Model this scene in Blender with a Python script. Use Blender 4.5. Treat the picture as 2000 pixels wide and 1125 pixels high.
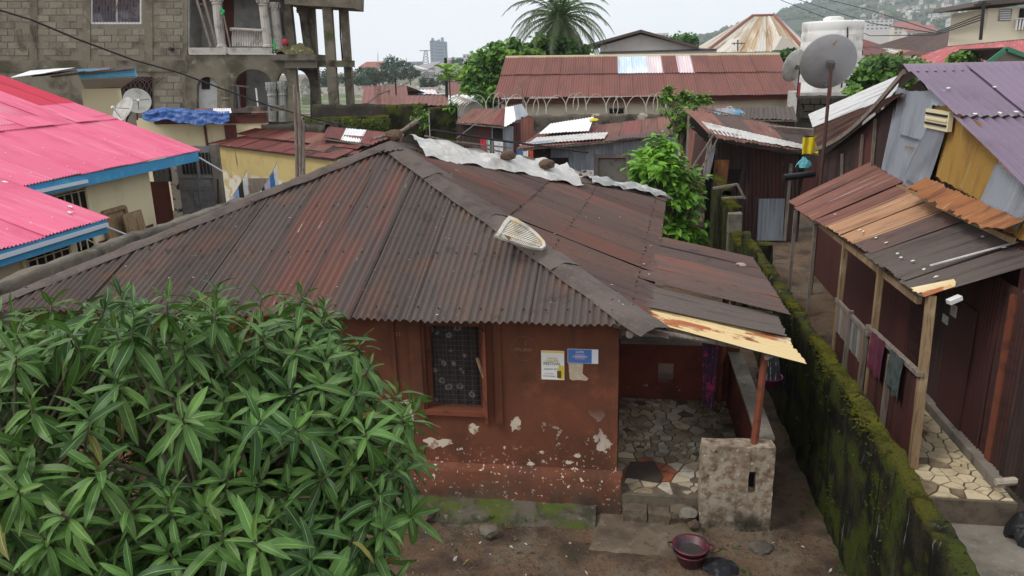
import bpy, bmesh, math, random
from mathutils import Vector, Matrix, noise as mnoise
random.seed(7)
for o in list(bpy.data.objects): bpy.data.objects.remove(o)
S = bpy.context.scene
COL = S.collection
rad = math.radians
V = Vector
# ------------------------------------------------------------------ camera
FPX, PITCH, ROLL, YAW, CAMZ = 1500.0, rad(16.0), rad(1.4), rad(8.8), 5.9
_f0 = V((-math.sin(YAW), math.cos(YAW), 0)); _r0 = V((math.cos(YAW), math.sin(YAW), 0)); _u0 = V((0, 0, 1))
_fw = _f0*math.cos(PITCH) - _u0*math.sin(PITCH)
_uc = _u0*math.cos(PITCH) + _f0*math.sin(PITCH)
_R = _r0*math.cos(ROLL) - _uc*math.sin(ROLL)
_U = _uc*math.cos(ROLL) + _r0*math.sin(ROLL)
CAM = V((0, 0, CAMZ))
cd = bpy.data.cameras.new('camera'); co = bpy.data.objects.new('camera', cd); COL.objects.link(co)
cd.sensor_width = 36; cd.lens = FPX/2000*36; cd.clip_end = 20000; cd.clip_start = 0.1
m = Matrix((_R, _U, -_fw)).transposed().to_4x4(); m.translation = CAM
co.matrix_world = m
S.camera = co
# ------------------------------------------------------------------ sky, sun, exposure
SUN_EL, SUN_AZ = rad(52), rad(238)          # azimuth measured clockwise from +Y
w = bpy.data.worlds.new('World'); S.world = w; w.use_nodes = True
nt = w.node_tree; nt.nodes.clear()
out = nt.nodes.new('ShaderNodeOutputWorld'); bg = nt.nodes.new('ShaderNodeBackground'); bg2 = nt.nodes.new('ShaderNodeBackground')
sky = nt.nodes.new('ShaderNodeTexSky'); sky.sky_type = 'NISHITA'; sky.sun_disc = False
sky.sun_elevation = SUN_EL; sky.sun_rotation = SUN_AZ; sky.air_density = 1.0; sky.dust_density = 4.0
bg.inputs[1].default_value = 0.05
bg2.inputs[0].default_value = (0.93, 0.96, 1.0, 1); bg2.inputs[1].default_value = 0.92     # the even grey-white cloud deck
add = nt.nodes.new('ShaderNodeMixShader'); add.inputs[0].default_value = 0.90
nt.links.new(sky.outputs[0], bg.inputs[0]); nt.links.new(bg.outputs[0], add.inputs[1]); nt.links.new(bg2.outputs[0], add.inputs[2])
nt.links.new(add.outputs[0], out.inputs[0])
sl = bpy.data.lights.new('sun', 'SUN'); sl.energy = 1.3; sl.angle = rad(16); sl.color = (1, .965, .91)
so = bpy.data.objects.new('sun', sl); COL.objects.link(so)
_sd = V((math.sin(SUN_AZ)*math.cos(SUN_EL), math.cos(SUN_AZ)*math.cos(SUN_EL), math.sin(SUN_EL)))
so.rotation_euler = _sd.to_track_quat('Z', 'Y').to_euler()
S.view_settings.view_transform = 'Standard'; S.view_settings.look = 'None'; S.view_settings.exposure = 0.45; S.view_settings.gamma = 1.0
S.view_settings.use_curve_mapping = False
S.render.resolution_x, S.render.resolution_y = 1024, 576
S.cycles.volume_bounces = 3

# ------------------------------------------------------------------ places: a point of the photograph at a known depth or height
def ray(px, py): return _fw + _R*((px-1000)/FPX) + _U*((562.5-py)/FPX)
def PY(px, py, y): d = ray(px, py); return CAM + d*(y/d.y)
def PZ(px, py, z): d = ray(px, py); return CAM + d*((z-CAMZ)/d.z)
def PX(px, py, x): d = ray(px, py); return CAM + d*(x/d.x)
def proj(p):
    q = p-CAM; k = q.dot(_fw)
    return (1000+FPX*q.dot(_R)/k, 562.5-FPX*q.dot(_U)/k, k)
R_ = random.uniform
def nz(p, s=1.0, o=0.0): return mnoise.noise(V((p[0]*s+o, p[1]*s+o*1.7, p[2]*s-o)))

# ------------------------------------------------------------------ materials
MATS = {}
def mat(name, base, layers=(), rough=.8, bump=None, rnd=0.0, metal=0.0, spec=.3, transl=0.0, alpha=1.0):
    """layers: (colour, scale, lo, hi, {options}); options uv=1 uses the sheet's own metres, up=(a,b) only on faces that look up,
    z=(full,none) fades with height, vor=1 uses cells, det=detail"""
    if name in MATS: return MATS[name]
    m = bpy.data.materials.new(name); m.use_nodes = True; MATS[name] = m
    nt = m.node_tree; N = nt.nodes.new; L = nt.links.new
    bs = nt.nodes['Principled BSDF']
    geo = N('ShaderNodeNewGeometry'); oi = N('ShaderNodeObjectInfo'); tc = N('ShaderNodeTexCoord')
    off = N('ShaderNodeVectorMath'); off.operation = 'ADD'
    sc_ = N('ShaderNodeMath'); sc_.operation = 'MULTIPLY'; sc_.inputs[1].default_value = 37.0
    L(oi.outputs['Random'], sc_.inputs[0]); L(tc.outputs['UV'], off.inputs[0]); L(sc_.outputs[0], off.inputs[1])
    sep = N('ShaderNodeSeparateXYZ'); L(geo.outputs['Position'], sep.inputs[0])
    sepn = N('ShaderNodeSeparateXYZ'); L(geo.outputs['Normal'], sepn.inputs[0])
    def mapr(src, lo, hi, smooth=True):
        r = N('ShaderNodeMapRange'); r.interpolation_type = 'SMOOTHSTEP' if smooth else 'LINEAR'
        if hi < lo: r.inputs['From Min'].default_value = hi; r.inputs['From Max'].default_value = lo; r.inputs['To Min'].default_value = 1; r.inputs['To Max'].default_value = 0
        else: r.inputs['From Min'].default_value = lo; r.inputs['From Max'].default_value = hi
        L(src, r.inputs['Value']); return r.outputs['Result']
    def tex(scale, opt):
        vec = off.outputs[0] if opt.get('uv') else geo.outputs['Position']
        mp = N('ShaderNodeMapping'); L(vec, mp.inputs['Vector'])
        s = scale if isinstance(scale, tuple) else (scale,)*3
        mp.inputs['Scale'].default_value = s; mp.inputs['Location'].default_value = (opt.get('o', 0),)*3
        if opt.get('vor'):
            t = N('ShaderNodeTexVoronoi'); t.inputs['Scale'].default_value = 1; L(mp.outputs[0], t.inputs['Vector']); return t.outputs['Distance']
        t = N('ShaderNodeTexNoise'); t.inputs['Scale'].default_value = 1; t.inputs['Detail'].default_value = opt.get('det', 5); t.inputs['Roughness'].default_value = opt.get('rg', .6)
        L(mp.outputs[0], t.inputs['Vector']); return t.outputs['Fac']
    def mul(a, b):
        k = N('ShaderNodeMath'); k.operation = 'MULTIPLY'; L(a, k.inputs[0]); L(b, k.inputs[1]); return k.outputs[0]
    col = N('ShaderNodeRGB'); col.outputs[0].default_value = (*base, 1); cur = col.outputs[0]
    for ly in layers:
        c, s, lo, hi = ly[:4]; opt = ly[4] if len(ly) > 4 else {}
        f = mapr(tex(s, opt), lo, hi)
        if 'up' in opt: f = mul(f, mapr(sepn.outputs['Z'], *opt['up']))
        if 'z' in opt: f = mul(f, mapr(sep.outputs['Z'], opt['z'][1], opt['z'][0]))
        if 'x' in opt: f = mul(f, mapr(sep.outputs['X'], opt['x'][1], opt['x'][0]))
        if 'amt' in opt:
            k = N('ShaderNodeMath'); k.operation = 'MULTIPLY'; k.inputs[1].default_value = opt['amt']; L(f, k.inputs[0]); f = k.outputs[0]
        mx = N('ShaderNodeMix'); mx.data_type = 'RGBA'; L(f, mx.inputs['Factor']); L(cur, mx.inputs['A']); mx.inputs['B'].default_value = (*c, 1); cur = mx.outputs['Result']
    if rnd:
        hs = N('ShaderNodeHueSaturation'); r = N('ShaderNodeMapRange'); r.inputs['To Min'].default_value = 1-rnd; r.inputs['To Max'].default_value = 1+rnd
        L(oi.outputs['Random'], r.inputs['Value']); L(r.outputs[0], hs.inputs['Value']); L(cur, hs.inputs['Color']); cur = hs.outputs['Color']
    L(cur, bs.inputs['Base Color'])
    bs.inputs['Roughness'].default_value = rough; bs.inputs['Metallic'].default_value = metal
    bs.inputs['Specular IOR Level'].default_value = spec
    if bump:
        b = N('ShaderNodeBump'); b.inputs['Strength'].default_value = bump[1]; b.inputs['Distance'].default_value = bump[2] if len(bump) > 2 else .02
        L(tex(bump[0], {'det': 6, 'rg': .65}), b.inputs['Height']); L(b.outputs[0], bs.inputs['Normal'])
    if transl:
        t = N('ShaderNodeBsdfTranslucent'); L(cur, t.inputs['Color']); mx = N('ShaderNodeMixShader'); mx.inputs[0].default_value = transl
        L(bs.outputs[0], mx.inputs[1]); L(t.outputs[0], mx.inputs[2]); L(mx.outputs[0], nt.nodes['Material Output'].inputs['Surface'])
    if alpha < 1: bs.inputs['Alpha'].default_value = alpha
    return m
def srgb(r, g, b, k=1.0):
    f = lambda c: (c/255/12.92 if c/255 <= .04045 else ((c/255+.055)/1.055)**2.4)
    return (min(f(r)*k, .9), min(f(g)*k, .9), min(f(b)*k, .9))

# ------------------------------------------------------------------ mesh collecting
class B:
    def __init__(s): s.v = []; s.f = []; s.mi = []; s.uv = {}
    def add(s, vs, fs, mi=0):
        n = len(s.v); s.v += [tuple(v) for v in vs]
        for f in fs: s.f.append(tuple(i+n for i in f)); s.mi.append(mi)
        return s
    def hexa(s, p, mi=0):   # p: 4 bottom, 4 top
        return s.add(p, [(3, 2, 1, 0), (4, 5, 6, 7), (0, 1, 5, 4), (1, 2, 6, 5), (2, 3, 7, 6), (3, 0, 4, 7)], mi)
    def box(s, a, b, mi=0):
        x0, x1 = sorted((a[0], b[0])); y0, y1 = sorted((a[1], b[1])); z0, z1 = sorted((a[2], b[2]))
        return s.hexa([(x0, y0, z0), (x1, y0, z0), (x1, y1, z0), (x0, y1, z0), (x0, y0, z1), (x1, y0, z1), (x1, y1, z1), (x0, y1, z1)], mi)
    def slab(s, q, n, t, mi=0):   # quad q thickened along n by t
        n = V(n).normalized()*t
        return s.hexa([V(p) for p in q] + [V(p)+n for p in q], mi)
    def beam(s, a, b, w, h=None, mi=0, up=(0, 0, 1)):
        a, b = V(a), V(b); d = (b-a).normalized(); u = V(up)
        if abs(d.dot(u)) > .97: u = V((0, 1, 0))
        r = d.cross(u).normalized()*(w/2); t = r.cross(d).normalized()*((h or w)/2)
        return s.hexa([a-r-t, a+r-t, a+r+t, a-r+t, b-r-t, b+r-t, b+r+t, b-r+t], mi)
    def tube(s, pts, r, n=6, mi=0, cap=True):
        pts = [V(p) for p in pts]; rr = r if isinstance(r, (list, tuple)) else [r]*len(pts)
        base = len(s.v); u = None
        for i, p in enumerate(pts):
            d = (pts[min(i+1, len(pts)-1)]-pts[max(i-1, 0)]).normalized()
            if u is None: u = d.cross(V((0, 0, 1)) if abs(d.z) < .9 else V((1, 0, 0))).normalized()
            u = (u-d*u.dot(d)).normalized(); w_ = d.cross(u)
            for k in range(n):
                a = 2*math.pi*k/n; s.v.append(tuple(p+(u*math.cos(a)+w_*math.sin(a))*rr[i]))
        for i in range(len(pts)-1):
            for k in range(n):
                a = base+i*n+k; b = base+i*n+(k+1) % n; s.f.append((a, b, b+n, a+n)); s.mi.append(mi)
        if cap:
            s.f.append(tuple(range(base+n-1, base-1, -1))); s.mi.append(mi)
            e = base+(len(pts)-1)*n; s.f.append(tuple(range(e, e+n))); s.mi.append(mi)
        return s
    def lathe(s, c, prof, n=16, mi=0, axis=None, arc=None):   # prof: (radius, height)
        c = V(c); z = V(axis).normalized() if axis else V((0, 0, 1))
        x = z.cross(V((0, 1, 0)) if abs(z.y) < .9 else V((1, 0, 0))).normalized(); y = z.cross(x)
        base = len(s.v)
        for r, h in prof:
            for k in range(n):
                a = 2*math.pi*k/n; s.v.append(tuple(c+x*(r*math.cos(a))+y*(r*math.sin(a))+z*h))
        for i in range(len(prof)-1):
            for k in range(n):
                a = base+i*n+k; b = base+i*n+(k+1) % n; s.f.append((a, b, b+n, a+n)); s.mi.append(mi)
        return s
    def prism(s, poly, d, mi=0):    # polygon extruded by d
        n = len(poly); d = V(d)
        vs = [V(p) for p in poly]+[V(p)+d for p in poly]
        fs = [tuple(range(n-1, -1, -1)), tuple(range(n, 2*n))]+[(i, (i+1) % n, (i+1) % n+n, i+n) for i in range(n)]
        return s.add(vs, fs, mi)
    def mesh(s, mats, smooth=False, name='mesh'):
        me = bpy.data.meshes.new(name); me.from_pydata(s.v, [], s.f); me.update()
        for mm in (mats if isinstance(mats, (list, tuple)) else [mats]): me.materials.append(mm)
        me.polygons.foreach_set('material_index', s.mi)
        if smooth: me.polygons.foreach_set('use_smooth', [True]*len(s.f))
        return me
    def obj(s, name, mats, parent=None, smooth=False): return link(name, s.mesh(mats, smooth, name), parent)
def link(name, me, parent=None):
    o = bpy.data.objects.new(name, me); COL.objects.link(o)
    if parent is not None:
        o.parent = parent
        if parent.type == 'EMPTY': o.matrix_parent_inverse = Matrix.Translation(-parent.location)
    return o
def tag(o, label, cat=None, group=None, kind=None):
    if label: o['label'] = label
    if cat: o['category'] = cat
    if group: o['group'] = group
    if kind: o['kind'] = kind
    return o
def thing(name, label, cat, loc=(0, 0, 0), group=None):
    o = bpy.data.objects.new(name, None); COL.objects.link(o); o.location = loc; o.empty_display_size = .2
    return tag(o, label, cat, group)
def grid(nu, nv, fn, uvfn=None):   # fn(i,j)->point
    b = B(); b.v = [tuple(fn(i, j)) for j in range(nv+1) for i in range(nu+1)]
    for j in range(nv):
        for i in range(nu):
            a = j*(nu+1)+i; b.f.append((a, a+1, a+nu+2, a+nu+1)); b.mi.append(0)
    return b
def lerp(a, b, t): return a+(b-a)*t

# ------------------------------------------------------------------ corrugated sheets
def sheet(name, cols, nrm, mats, parent, period=.13, amp=.014, rows=3, lift=0, jag=0.0, sag=0.0, label=None, phase=0, seed=None, curl=0.0):
    """cols(t) -> (foot, head) of the sheet at t 0..1 across; waves run foot to head"""
    a0, h0 = cols(0); a1, h1 = cols(1)
    wd = max((V(a1)-V(a0)).length, (V(h1)-V(h0)).length)
    n = max(3, int(round(wd/period*(5 if period > .1 else 4))))
    n = min(n, 120)
    nrm = V(nrm).normalized(); sd = random.random()*50 if seed is None else seed
    me = bpy.data.meshes.new(name); vs = []; uvs = []
    for i in range(n+1):
        t = i/n; f, h = cols(t); f = V(f); h = V(h); L_ = (h-f).length; d = (h-f).normalized() if L_ > 1e-6 else V((0, 0, 0))
        wv = math.sin(2*math.pi*(t*wd/period)+phase)*amp
        j0 = mnoise.noise(V((t*wd*5, sd, 0)))*jag + (random.random()-.5)*jag*.7
        j1 = mnoise.noise(V((t*wd*5, sd+9, 0)))*jag*.5
        f = f+d*j0; h = h+d*j1
        for r in range(rows+1):
            k = r/rows; p = f.lerp(h, k)
            bend = mnoise.noise(V((t*wd*.9+sd, k*L_*.7, sd)))*(.018+sag*.6) - sag*math.sin(math.pi*k)
            e = max(0, 1-k*rows)*curl*mnoise.noise(V((t*wd*1.3, sd+3, 1)))
            vs.append(p+nrm*(wv+lift+bend+e)); uvs.append((t*wd, k*L_))
    R1 = rows+1
    fs = [(i*R1+r, (i+1)*R1+r, (i+1)*R1+r+1, i*R1+r+1) for i in range(n) for r in range(rows)]
    me.from_pydata(vs, [], fs); me.update()
    ul = me.uv_layers.new(name='UVMap')
    me.uv_layers[0].data.foreach_set('uv', [c for f in fs for vi in f for c in uvs[vi]])
    me.polygons.foreach_set('use_smooth', [True]*len(fs))
    me.materials.append(mats)
    o = link(name, me, parent)
    if label: o['label'] = label
    return o
def quadcols(A, Bp, C, D):     # A,B foot left/right ; D,C head left/right
    A, Bp, C, D = map(V, (A, Bp, C, D))
    return lambda t: (A.lerp(Bp, t), D.lerp(C, t))
def sheets(parent, A, Bp, C, D, width, mats, name='sheet', period=.13, amp=.014, rows=3, jag=.02, sag=0.0, over=.06, lift0=0.0, curl=0.0, n=None, ends=.0):
    """a run of overlapping sheets from A..B (foot edge) to D..C (head edge); mats is a list picked in turn or a function"""
    A, Bp, C, D = map(V, (A, Bp, C, D)); nrm = (Bp-A).cross(D-A).normalized()
    if nrm.z < 0 and abs(nrm.z) > .05: nrm = -nrm
    wd = (Bp-A).length; n = n or max(1, int(round(wd/width))); res = []
    for i in range(n):
        t0 = i/n; t1 = min(1, (i+1)/n+over/wd)
        q = quadcols(A.lerp(Bp, t0), A.lerp(Bp, t1), D.lerp(C, t1), D.lerp(C, t0))
        dv = R_(-ends, ends)
        def cols(t, q=q, dv=dv):
            f, h = q(t); d = (f-h).normalized(); return f+d*dv, h
        mm = mats(i, n) if callable(mats) else mats[i % len(mats)] if isinstance(mats, (list, tuple)) else mats
        res.append(sheet(name, cols, nrm, mm, parent, period, amp, rows, lift0+(i % 2)*amp*.7+R_(0, .004), jag, sag, curl=curl))
    return res
# ------------------------------------------------------------------ shared materials
RUSTD = (.035, .022, .018)
m_roof = mat('old_brown_sheet', (.088, .067, .058), [((.112, .066, .052), (1.2, .5, 1), .45, .7, {'uv': 1}), ((.066, .055, .05), (7, .8, 1), .5, .72, {'uv': 1}), ((.17, .145, .125), 26, .58, .8, {'amt': .6}), ((.04, .031, .028), 3.1, .55, .72, {'amt': .75}), ((.135, .07, .048), 1.1, .56, .7, {'amt': .7}), ((.035, .026, .022), 14, .62, .74, {'amt': .7}), ((.02, .016, .014), 75, .58, .72, {'amt': .6}), ((.24, .2, .17), 95, .66, .76, {'amt': .5})], rough=.72, bump=(60, .25, .01), rnd=.16)
m_roof_red = mat('reddish_brown_sheet', (.145, .062, .046), [((.085, .063, .055), (2, .4, 1), .4, .62, {'uv': 1}), ((.075, .045, .04), (9, .7, 1), .52, .74, {'uv': 1}), ((.55, .5, .45), (9, 1.3, 1), .69, .75, {'uv': 1, 'amt': .8}), ((.2, .14, .11), 22, .6, .8, {'amt': .4})], rough=.66, bump=(60, .2, .01), rnd=.14)
m_roof_side = mat('brown_red_sheet', (.096, .062, .053), [((.122, .064, .05), (1.0, .5, 1), .45, .7, {'uv': 1}), ((.06, .043, .04), (10, .5, 1), .5, .7, {'uv': 1}), ((.17, .13, .11), 24, .6, .8, {'amt': .5}), ((.045, .033, .028), 2.7, .55, .72, {'amt': .7}), ((.15, .07, .048), .9, .55, .7, {'amt': .6}), ((.04, .028, .024), 13, .62, .74, {'amt': .7}), ((.02, .016, .014), 70, .58, .72, {'amt': .6}), ((.22, .17, .14), 90, .66, .76, {'amt': .5})], rough=.7, bump=(60, .2, .01), rnd=.14)
m_roof_grey = mat('grey_brown_sheet', (.1, .078, .068), [((.055, .042, .038), (8, .6, 1), .5, .72, {'uv': 1}), ((.18, .15, .13), 20, .55, .8, {'amt': .5})], rough=.8, bump=(60, .25, .01), rnd=.1)
m_ochre = mat('ochre_painted_rusty_sheet', (.62, .47, .24), [((.34, .105, .035), (2.6, 1.1, 1), .52, .57, {'uv': 1}), ((.16, .06, .03), (3.0, 2.0, 1), .62, .66, {'uv': 1}), ((.7, .62, .45), (4, 1, 1), .58, .7, {'uv': 1, 'amt': .6})], rough=.6, rnd=.0)
m_wallred = mat('red_brown_plaster', (.158, .054, .028), [((.09, .036, .021), 1.3, .42, .72), ((.24, .085, .04), 4.5, .5, .8, {'amt': .7}), ((.1, .045, .03), (5, 5, .6), .55, .8, {'amt': .6}), ((.72, .63, .52), 2.6, .64, .66, {'z': (.65, 1.6), 'det': 7}), ((.68, .6, .49), 7.5, .635, .665, {'z': (.5, 1.1), 'det': 7}), ((.7, .62, .52), 19, .625, .65, {'z': (.55, .95), 'det': 6}), ((.075, .04, .026), (4, 4, .5), .54, .72, {'amt': .7}), ((.09, .06, .042), 3.5, .4, .6, {'z': (.18, .55), 'amt': .8}), ((.06, .028, .018), 60, .58, .74, {'amt': .55}), ((.3, .14, .08), 75, .66, .78, {'amt': .4}), ((.04, .03, .022), 2.5, .4, .62, {'z': (.12, .42)})], rough=.85, bump=(22, .25, .015))
m_wallred_in = mat('dark_red_plaster', (.17, .042, .026), [((.09, .03, .022), 2, .45, .7), ((.5, .44, .36), 6, .62, .68, {'z': (.45, .75)})], rough=.9, bump=(18, .3, .02))
m_peelblock = mat('peeling_whitewash', (.40, .34, .265), [((.22, .15, .1), 9, .44, .6, {'det': 8}), ((.2, .14, .095), 2.2, .42, .7, {'amt': .8}), ((.55, .49, .4), 15, .6, .66, {'det': 8}), ((.07, .05, .035), 9, .62, .7, {'det': 7}), ((.045, .04, .028), 2.5, .38, .6, {'z': (.1, .42)})], rough=.92, bump=(30, .5, .02))
m_conc = mat('grey_concrete', (.24, .21, .175), [((.13, .115, .09), 1.5, .42, .7), ((.34, .31, .27), 9, .55, .8), ((.05, .048, .035), 3.2, .58, .76)], rough=.92, bump=(25, .4, .02))
m_concdark = mat('stained_concrete', (.16, .14, .11), [((.06, .052, .042), 1.4, .42, .66), ((.28, .25, .2), 6, .6, .8), ((.055, .07, .018), 2.3, .6, .75, {'up': (.2, .8)})], rough=.92, bump=(20, .5, .03))
m_soil = mat('damp_dirt', (.165, .102, .062), [((.2, .16, .115), .6, .46, .6, {'amt': .85}), ((.066, .043, .031), 1.1, .45, .64), ((.18, .125, .082), 2.7, .5, .74), ((.1, .085, .07), 5, .55, .7), ((.06, .042, .03), 11, .5, .7, {'amt': .7}), ((.055, .062, .02), .8, .62, .76), ((.3, .25, .2), 38, .68, .74), ((.05, .032, .021), 30, .58, .72, {'amt': .6}), ((.24, .18, .13), 85, .62, .74, {'amt': .6}), ((.025, .017, .012), 95, .6, .72, {'amt': .6})], rough=.92, bump=(26, 1.0, .05))
m_moss = mat('moss_grown_wall', (.045, .041, .021), [((.016, .015, .011), 1.6, .4, .58), ((.062, .08, .014), 1.9, .46, .62), ((.075, .068, .05), (7, 7, .9), .58, .68), ((.2, .19, .165), (5, 5, .6), .66, .69), ((.008, .008, .007), (9, 9, .35), .6, .68), ((.085, .082, .012), 2.2, .4, .56, {'up': (.25, .7)}), ((.05, .045, .03), 5, .6, .7, {'up': (.3, .8)}), ((.008, .008, .006), 40, .54, .68, {'amt': .8}), ((.1, .11, .03), 60, .64, .76, {'amt': .5})], rough=1, bump=(40, 1, .05), spec=.1)
m_mosstuft = mat('moss_tuft', (.105, .098, .012), [((.04, .042, .01), 2.2, .4, .6), ((.17, .15, .02), 13, .58, .75)], rough=1, spec=.05, transl=.2)
m_wood = mat('raw_timber', (.3, .2, .11), [((.16, .1, .055), (30, 30, 2), .45, .7), ((.4, .31, .2), 4, .5, .8)], rough=.85, bump=(40, .2, .01))
m_woodgrey = mat('weathered_timber', (.23, .19, .155), [((.11, .085, .065), (25, 25, 2), .42, .7), ((.34, .29, .24), 5, .55, .8)], rough=.9, bump=(40, .3, .01))
m_woodred = mat('red_painted_timber', (.2, .06, .032), [((.1, .035, .022), 6, .45, .7)], rough=.8)
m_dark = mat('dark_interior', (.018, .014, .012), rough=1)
m_tileedge = mat('mortar', (.15, .12, .085), [((.08, .06, .045), 6, .4, .7)], rough=.95, bump=(30, .4, .02))
m_tiles = [mat('floor_tile_'+n, c, [((c[0]*.5, c[1]*.48, c[2]*.45), 3.5, .42, .7), ((.09, .065, .045), 1.3, .5, .68, {'amt': .7})], rough=.5, rnd=.22) for n, c in (('cream', (.5, .42, .3)), ('buff', (.36, .28, .18)), ('white', (.58, .52, .42)), ('terracotta', (.35, .11, .055)))]
m_iron = mat('dark_iron', (.02, .018, .018), rough=.6)
m_wire = mat('wire_grey', (.12, .12, .12), rough=.5, metal=.5)
m_black = mat('black_plastic', (.015, .015, .017), rough=.5)
m_stone = mat('brown_rock', (.12, .075, .05), [((.06, .045, .035), 6, .45, .7), ((.22, .17, .13), 12, .6, .75)], rough=.95, bump=(25, .6, .02))
m_cream = mat('cream_plaster', (.72, .64, .42), [((.55, .47, .3), .8, .5, .8), ((.35, .28, .18), (3, 3, .35), .62, .85, {'amt': .6})], rough=.85, bump=(30, .1, .01))
m_bluefascia = mat('blue_painted_board', (.05, .28, .52), [((.1, .4, .6), 3, .5, .75), ((.03, .17, .35), 9, .6, .8)], rough=.6)
m_white = mat('white_paint', (.75, .74, .72), [((.5, .48, .44), 5, .55, .8)], rough=.6)
m_whitetarp = mat('old_white_tarpaulin', (.53, .515, .49), [((.3, .275, .245), 2.2, .5, .72), ((.72, .71, .7), 7, .5, .8), ((.12, .1, .08), 6, .66, .74)], rough=.75, bump=(12, .5, .03))
m_rock2 = m_stone
# ------------------------------------------------------------------ ground (one sheet to the horizon, with relief near the house)
def axis(fine0, fine1, step, far):
    a = [fine0+step*i for i in range(int((fine1-fine0)/step)+1)]
    k = step; lo = [fine0]; hi = [a[-1]]
    while lo[-1] > -far: k *= 1.5; lo.append(lo[-1]-k)
    k = step
    while hi[-1] < far: k *= 1.5; hi.append(hi[-1]+k)
    return lo[:0:-1]+a+hi[1:]
gx = axis(-5, 5, .1, 2400); gy = axis(6.4, 13, .1, 2400)
def gz(x, y):
    r = max(0, 1-max(abs(x+1)-6, abs(y-10)-6, 0)/6)
    z = (nz((x, y, 0), 1.1)*.05+nz((x, y, 3), 4.5)*.022+nz((x, y, 5), 14)*.008)*r
    if y < 10 and x < 2.6:                       # washed-out gully running away from the house front
        z -= .09*math.exp(-((y-(8.75+.25*nz((x, 1, 0), .9)))/.22)**2)*max(0, min(1, (-x-.9)/.8))
    return z
ground = grid(len(gx)-1, len(gy)-1, lambda i, j: (gx[i], gy[j], gz(gx[i], gy[j]))).obj('ground', m_soil, smooth=True)
tag(ground, 'bare reddish brown dirt yard', kind='structure')
# ------------------------------------------------------------------ the hipped house in the middle
EFR = V((.28, 9.08, 2.80)); EFL = V((-9.05, 9.08, 2.80)); EBR = V((.92, 18.8, 2.8)); EBL = V((-9.3, 18.7, 2.8)); APEX = V((-4.27, 13.62, 4.6))
house = thing('hipped_house', 'red-brown plastered house under a brown corrugated hipped roof', 'house', (-4.2, 13.5, 0))
FY = 9.45
wx0, wx1, wz0, wz1 = -2.68, -1.9, 1.4, 2.62
b = B()
b.box((-8.6, FY, .0), (wx0, FY+.2, 2.78)); b.box((wx1, FY, .0), (-.08, FY+.2, 2.78)); b.box((wx0, FY, 0), (wx1, FY+.2, wz0)); b.box((wx0, FY, wz1), (wx1, FY+.2, 2.78))
fw = b.obj('front_wall', m_wallred, house)
b = B(); b.box((-.3, FY+.2, 0), (-.1, 18.2, 2.78)); b.obj('side_wall', m_wallred_in, house)
b = B(); b.box((-8.6, FY+.2, 0), (-8.4, 18.2, 2.78)); b.box((-8.4, 18.0, 0), (-.3, 18.2, 2.78)); b.obj('rear_walls', m_wallred_in, house)
# sloping plinth, lumpy
def plinth(i, j):
    x = lerp(-8.7, -.02, i/60); pr = [(0.02, 9.27), (.30, 9.29), (.5, 9.32), (.56, 9.35), (.60, FY+.01)][j]
    z = pr[0]-(.06 if j == 0 else 0); n = nz((x, j, 0), 2.2)*.02+nz((x, j*3, 4), 7)*.01
    return (x, pr[1]+n if j < 4 else pr[1], z+n*.8)
bp = grid(60, 4, plinth); bp.add([(-.02, 9.27, -.05), (-.02, FY+.3, -.05), (-.02, FY+.3, .5), (-.02, 9.35, .55)], [(0, 1, 2, 3)])
bp.obj('plinth', m_wallred, house, smooth=True)
# window: curtain, mesh grille, frame, sill, open shutter
win = B().box((wx0, FY+.13, wz0), (wx0+.05, FY+.2, wz1)).box((wx1-.05, FY+.13, wz0), (wx1, FY+.2, wz1)).box((wx0+.05, FY+.13, wz1-.05), (wx1-.05, FY+.2, wz1)).obj('window', m_woodred, house)
m_curt = mat('patterned_dark_curtain', (.05, .04, .037), [((.26, .23, .21), (6.5, .01, 6.5), .34, .26, {'vor': 1}), ((.07, .055, .05), (6.5, .01, 6.5), .2, .12, {'vor': 1}), ((.3, .27, .25), (6.5, .01, 6.5), .07, .03, {'vor': 1}), ((.03, .024, .022), 9, .52, .66)], rough=.95)
cur = grid(40, 12, lambda i, j: (lerp(wx0, wx1, i/40), FY+.19+.022*math.sin(i*.9+.5*math.sin(j*.5)), lerp(wz0, wz1, j/12)-.0)).obj('curtain', m_curt, win, smooth=True)
b = B()
for k in range(13): x = lerp(wx0+.05, wx1-.05, k/12); b.beam((x, FY+.12, wz0), (x, FY+.12, wz1), .0035)
for k in range(17): z = lerp(wz0+.03, wz1-.03, k/16); b.beam((wx0+.04, FY+.112, z), (wx1-.04, FY+.112, z), .0035)
b.obj('wire_grille', m_wire, win)
B().box((wx0-.08, FY-.05, wz0-.07), (wx1+.05, FY+.12, wz0-.002)).obj('sill', m_woodred, win)
B().hexa([(wx1+.0, FY-.02, wz0-.02), (wx1+.06, FY-.17, wz0-.02), (wx1+.09, FY-.17, wz0-.02), (wx1+.03, FY-.0, wz0-.02), (wx1+.0, FY-.02, 2.6), (wx1+.06, FY-.17, 2.6), (wx1+.09, FY-.17, 2.6), (wx1+.03, FY-.0, 2.6)]).obj('shutter_edge', m_woodred, win)
b = B()
for xx, ww in ((wx1+.17, .10), (wx1+.02, .05), (wx0-.2, .16), (wx0-.45, .05)): b.box((xx, FY-.035, .62), (xx+ww, FY-.0, 2.76)) if ww > .12 else b.box((xx, FY-.03, 1.25), (xx+ww, FY-.0, 2.7))
for k, xx in enumerate((wx1+.17, wx1+.02, wx0-.2, wx0-.45)):
    B().box((xx, FY-.035, 1.22), (xx+(.1, .05, .16, .05)[k], FY+.01, 2.74)).obj('pilaster_strip', m_wallred, house)
B().beam((wx1-.05, FY-.06, 2.2), (wx1+.05, FY-.14, 1.95), .03).obj('broken_slat', m_wood, house)
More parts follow.
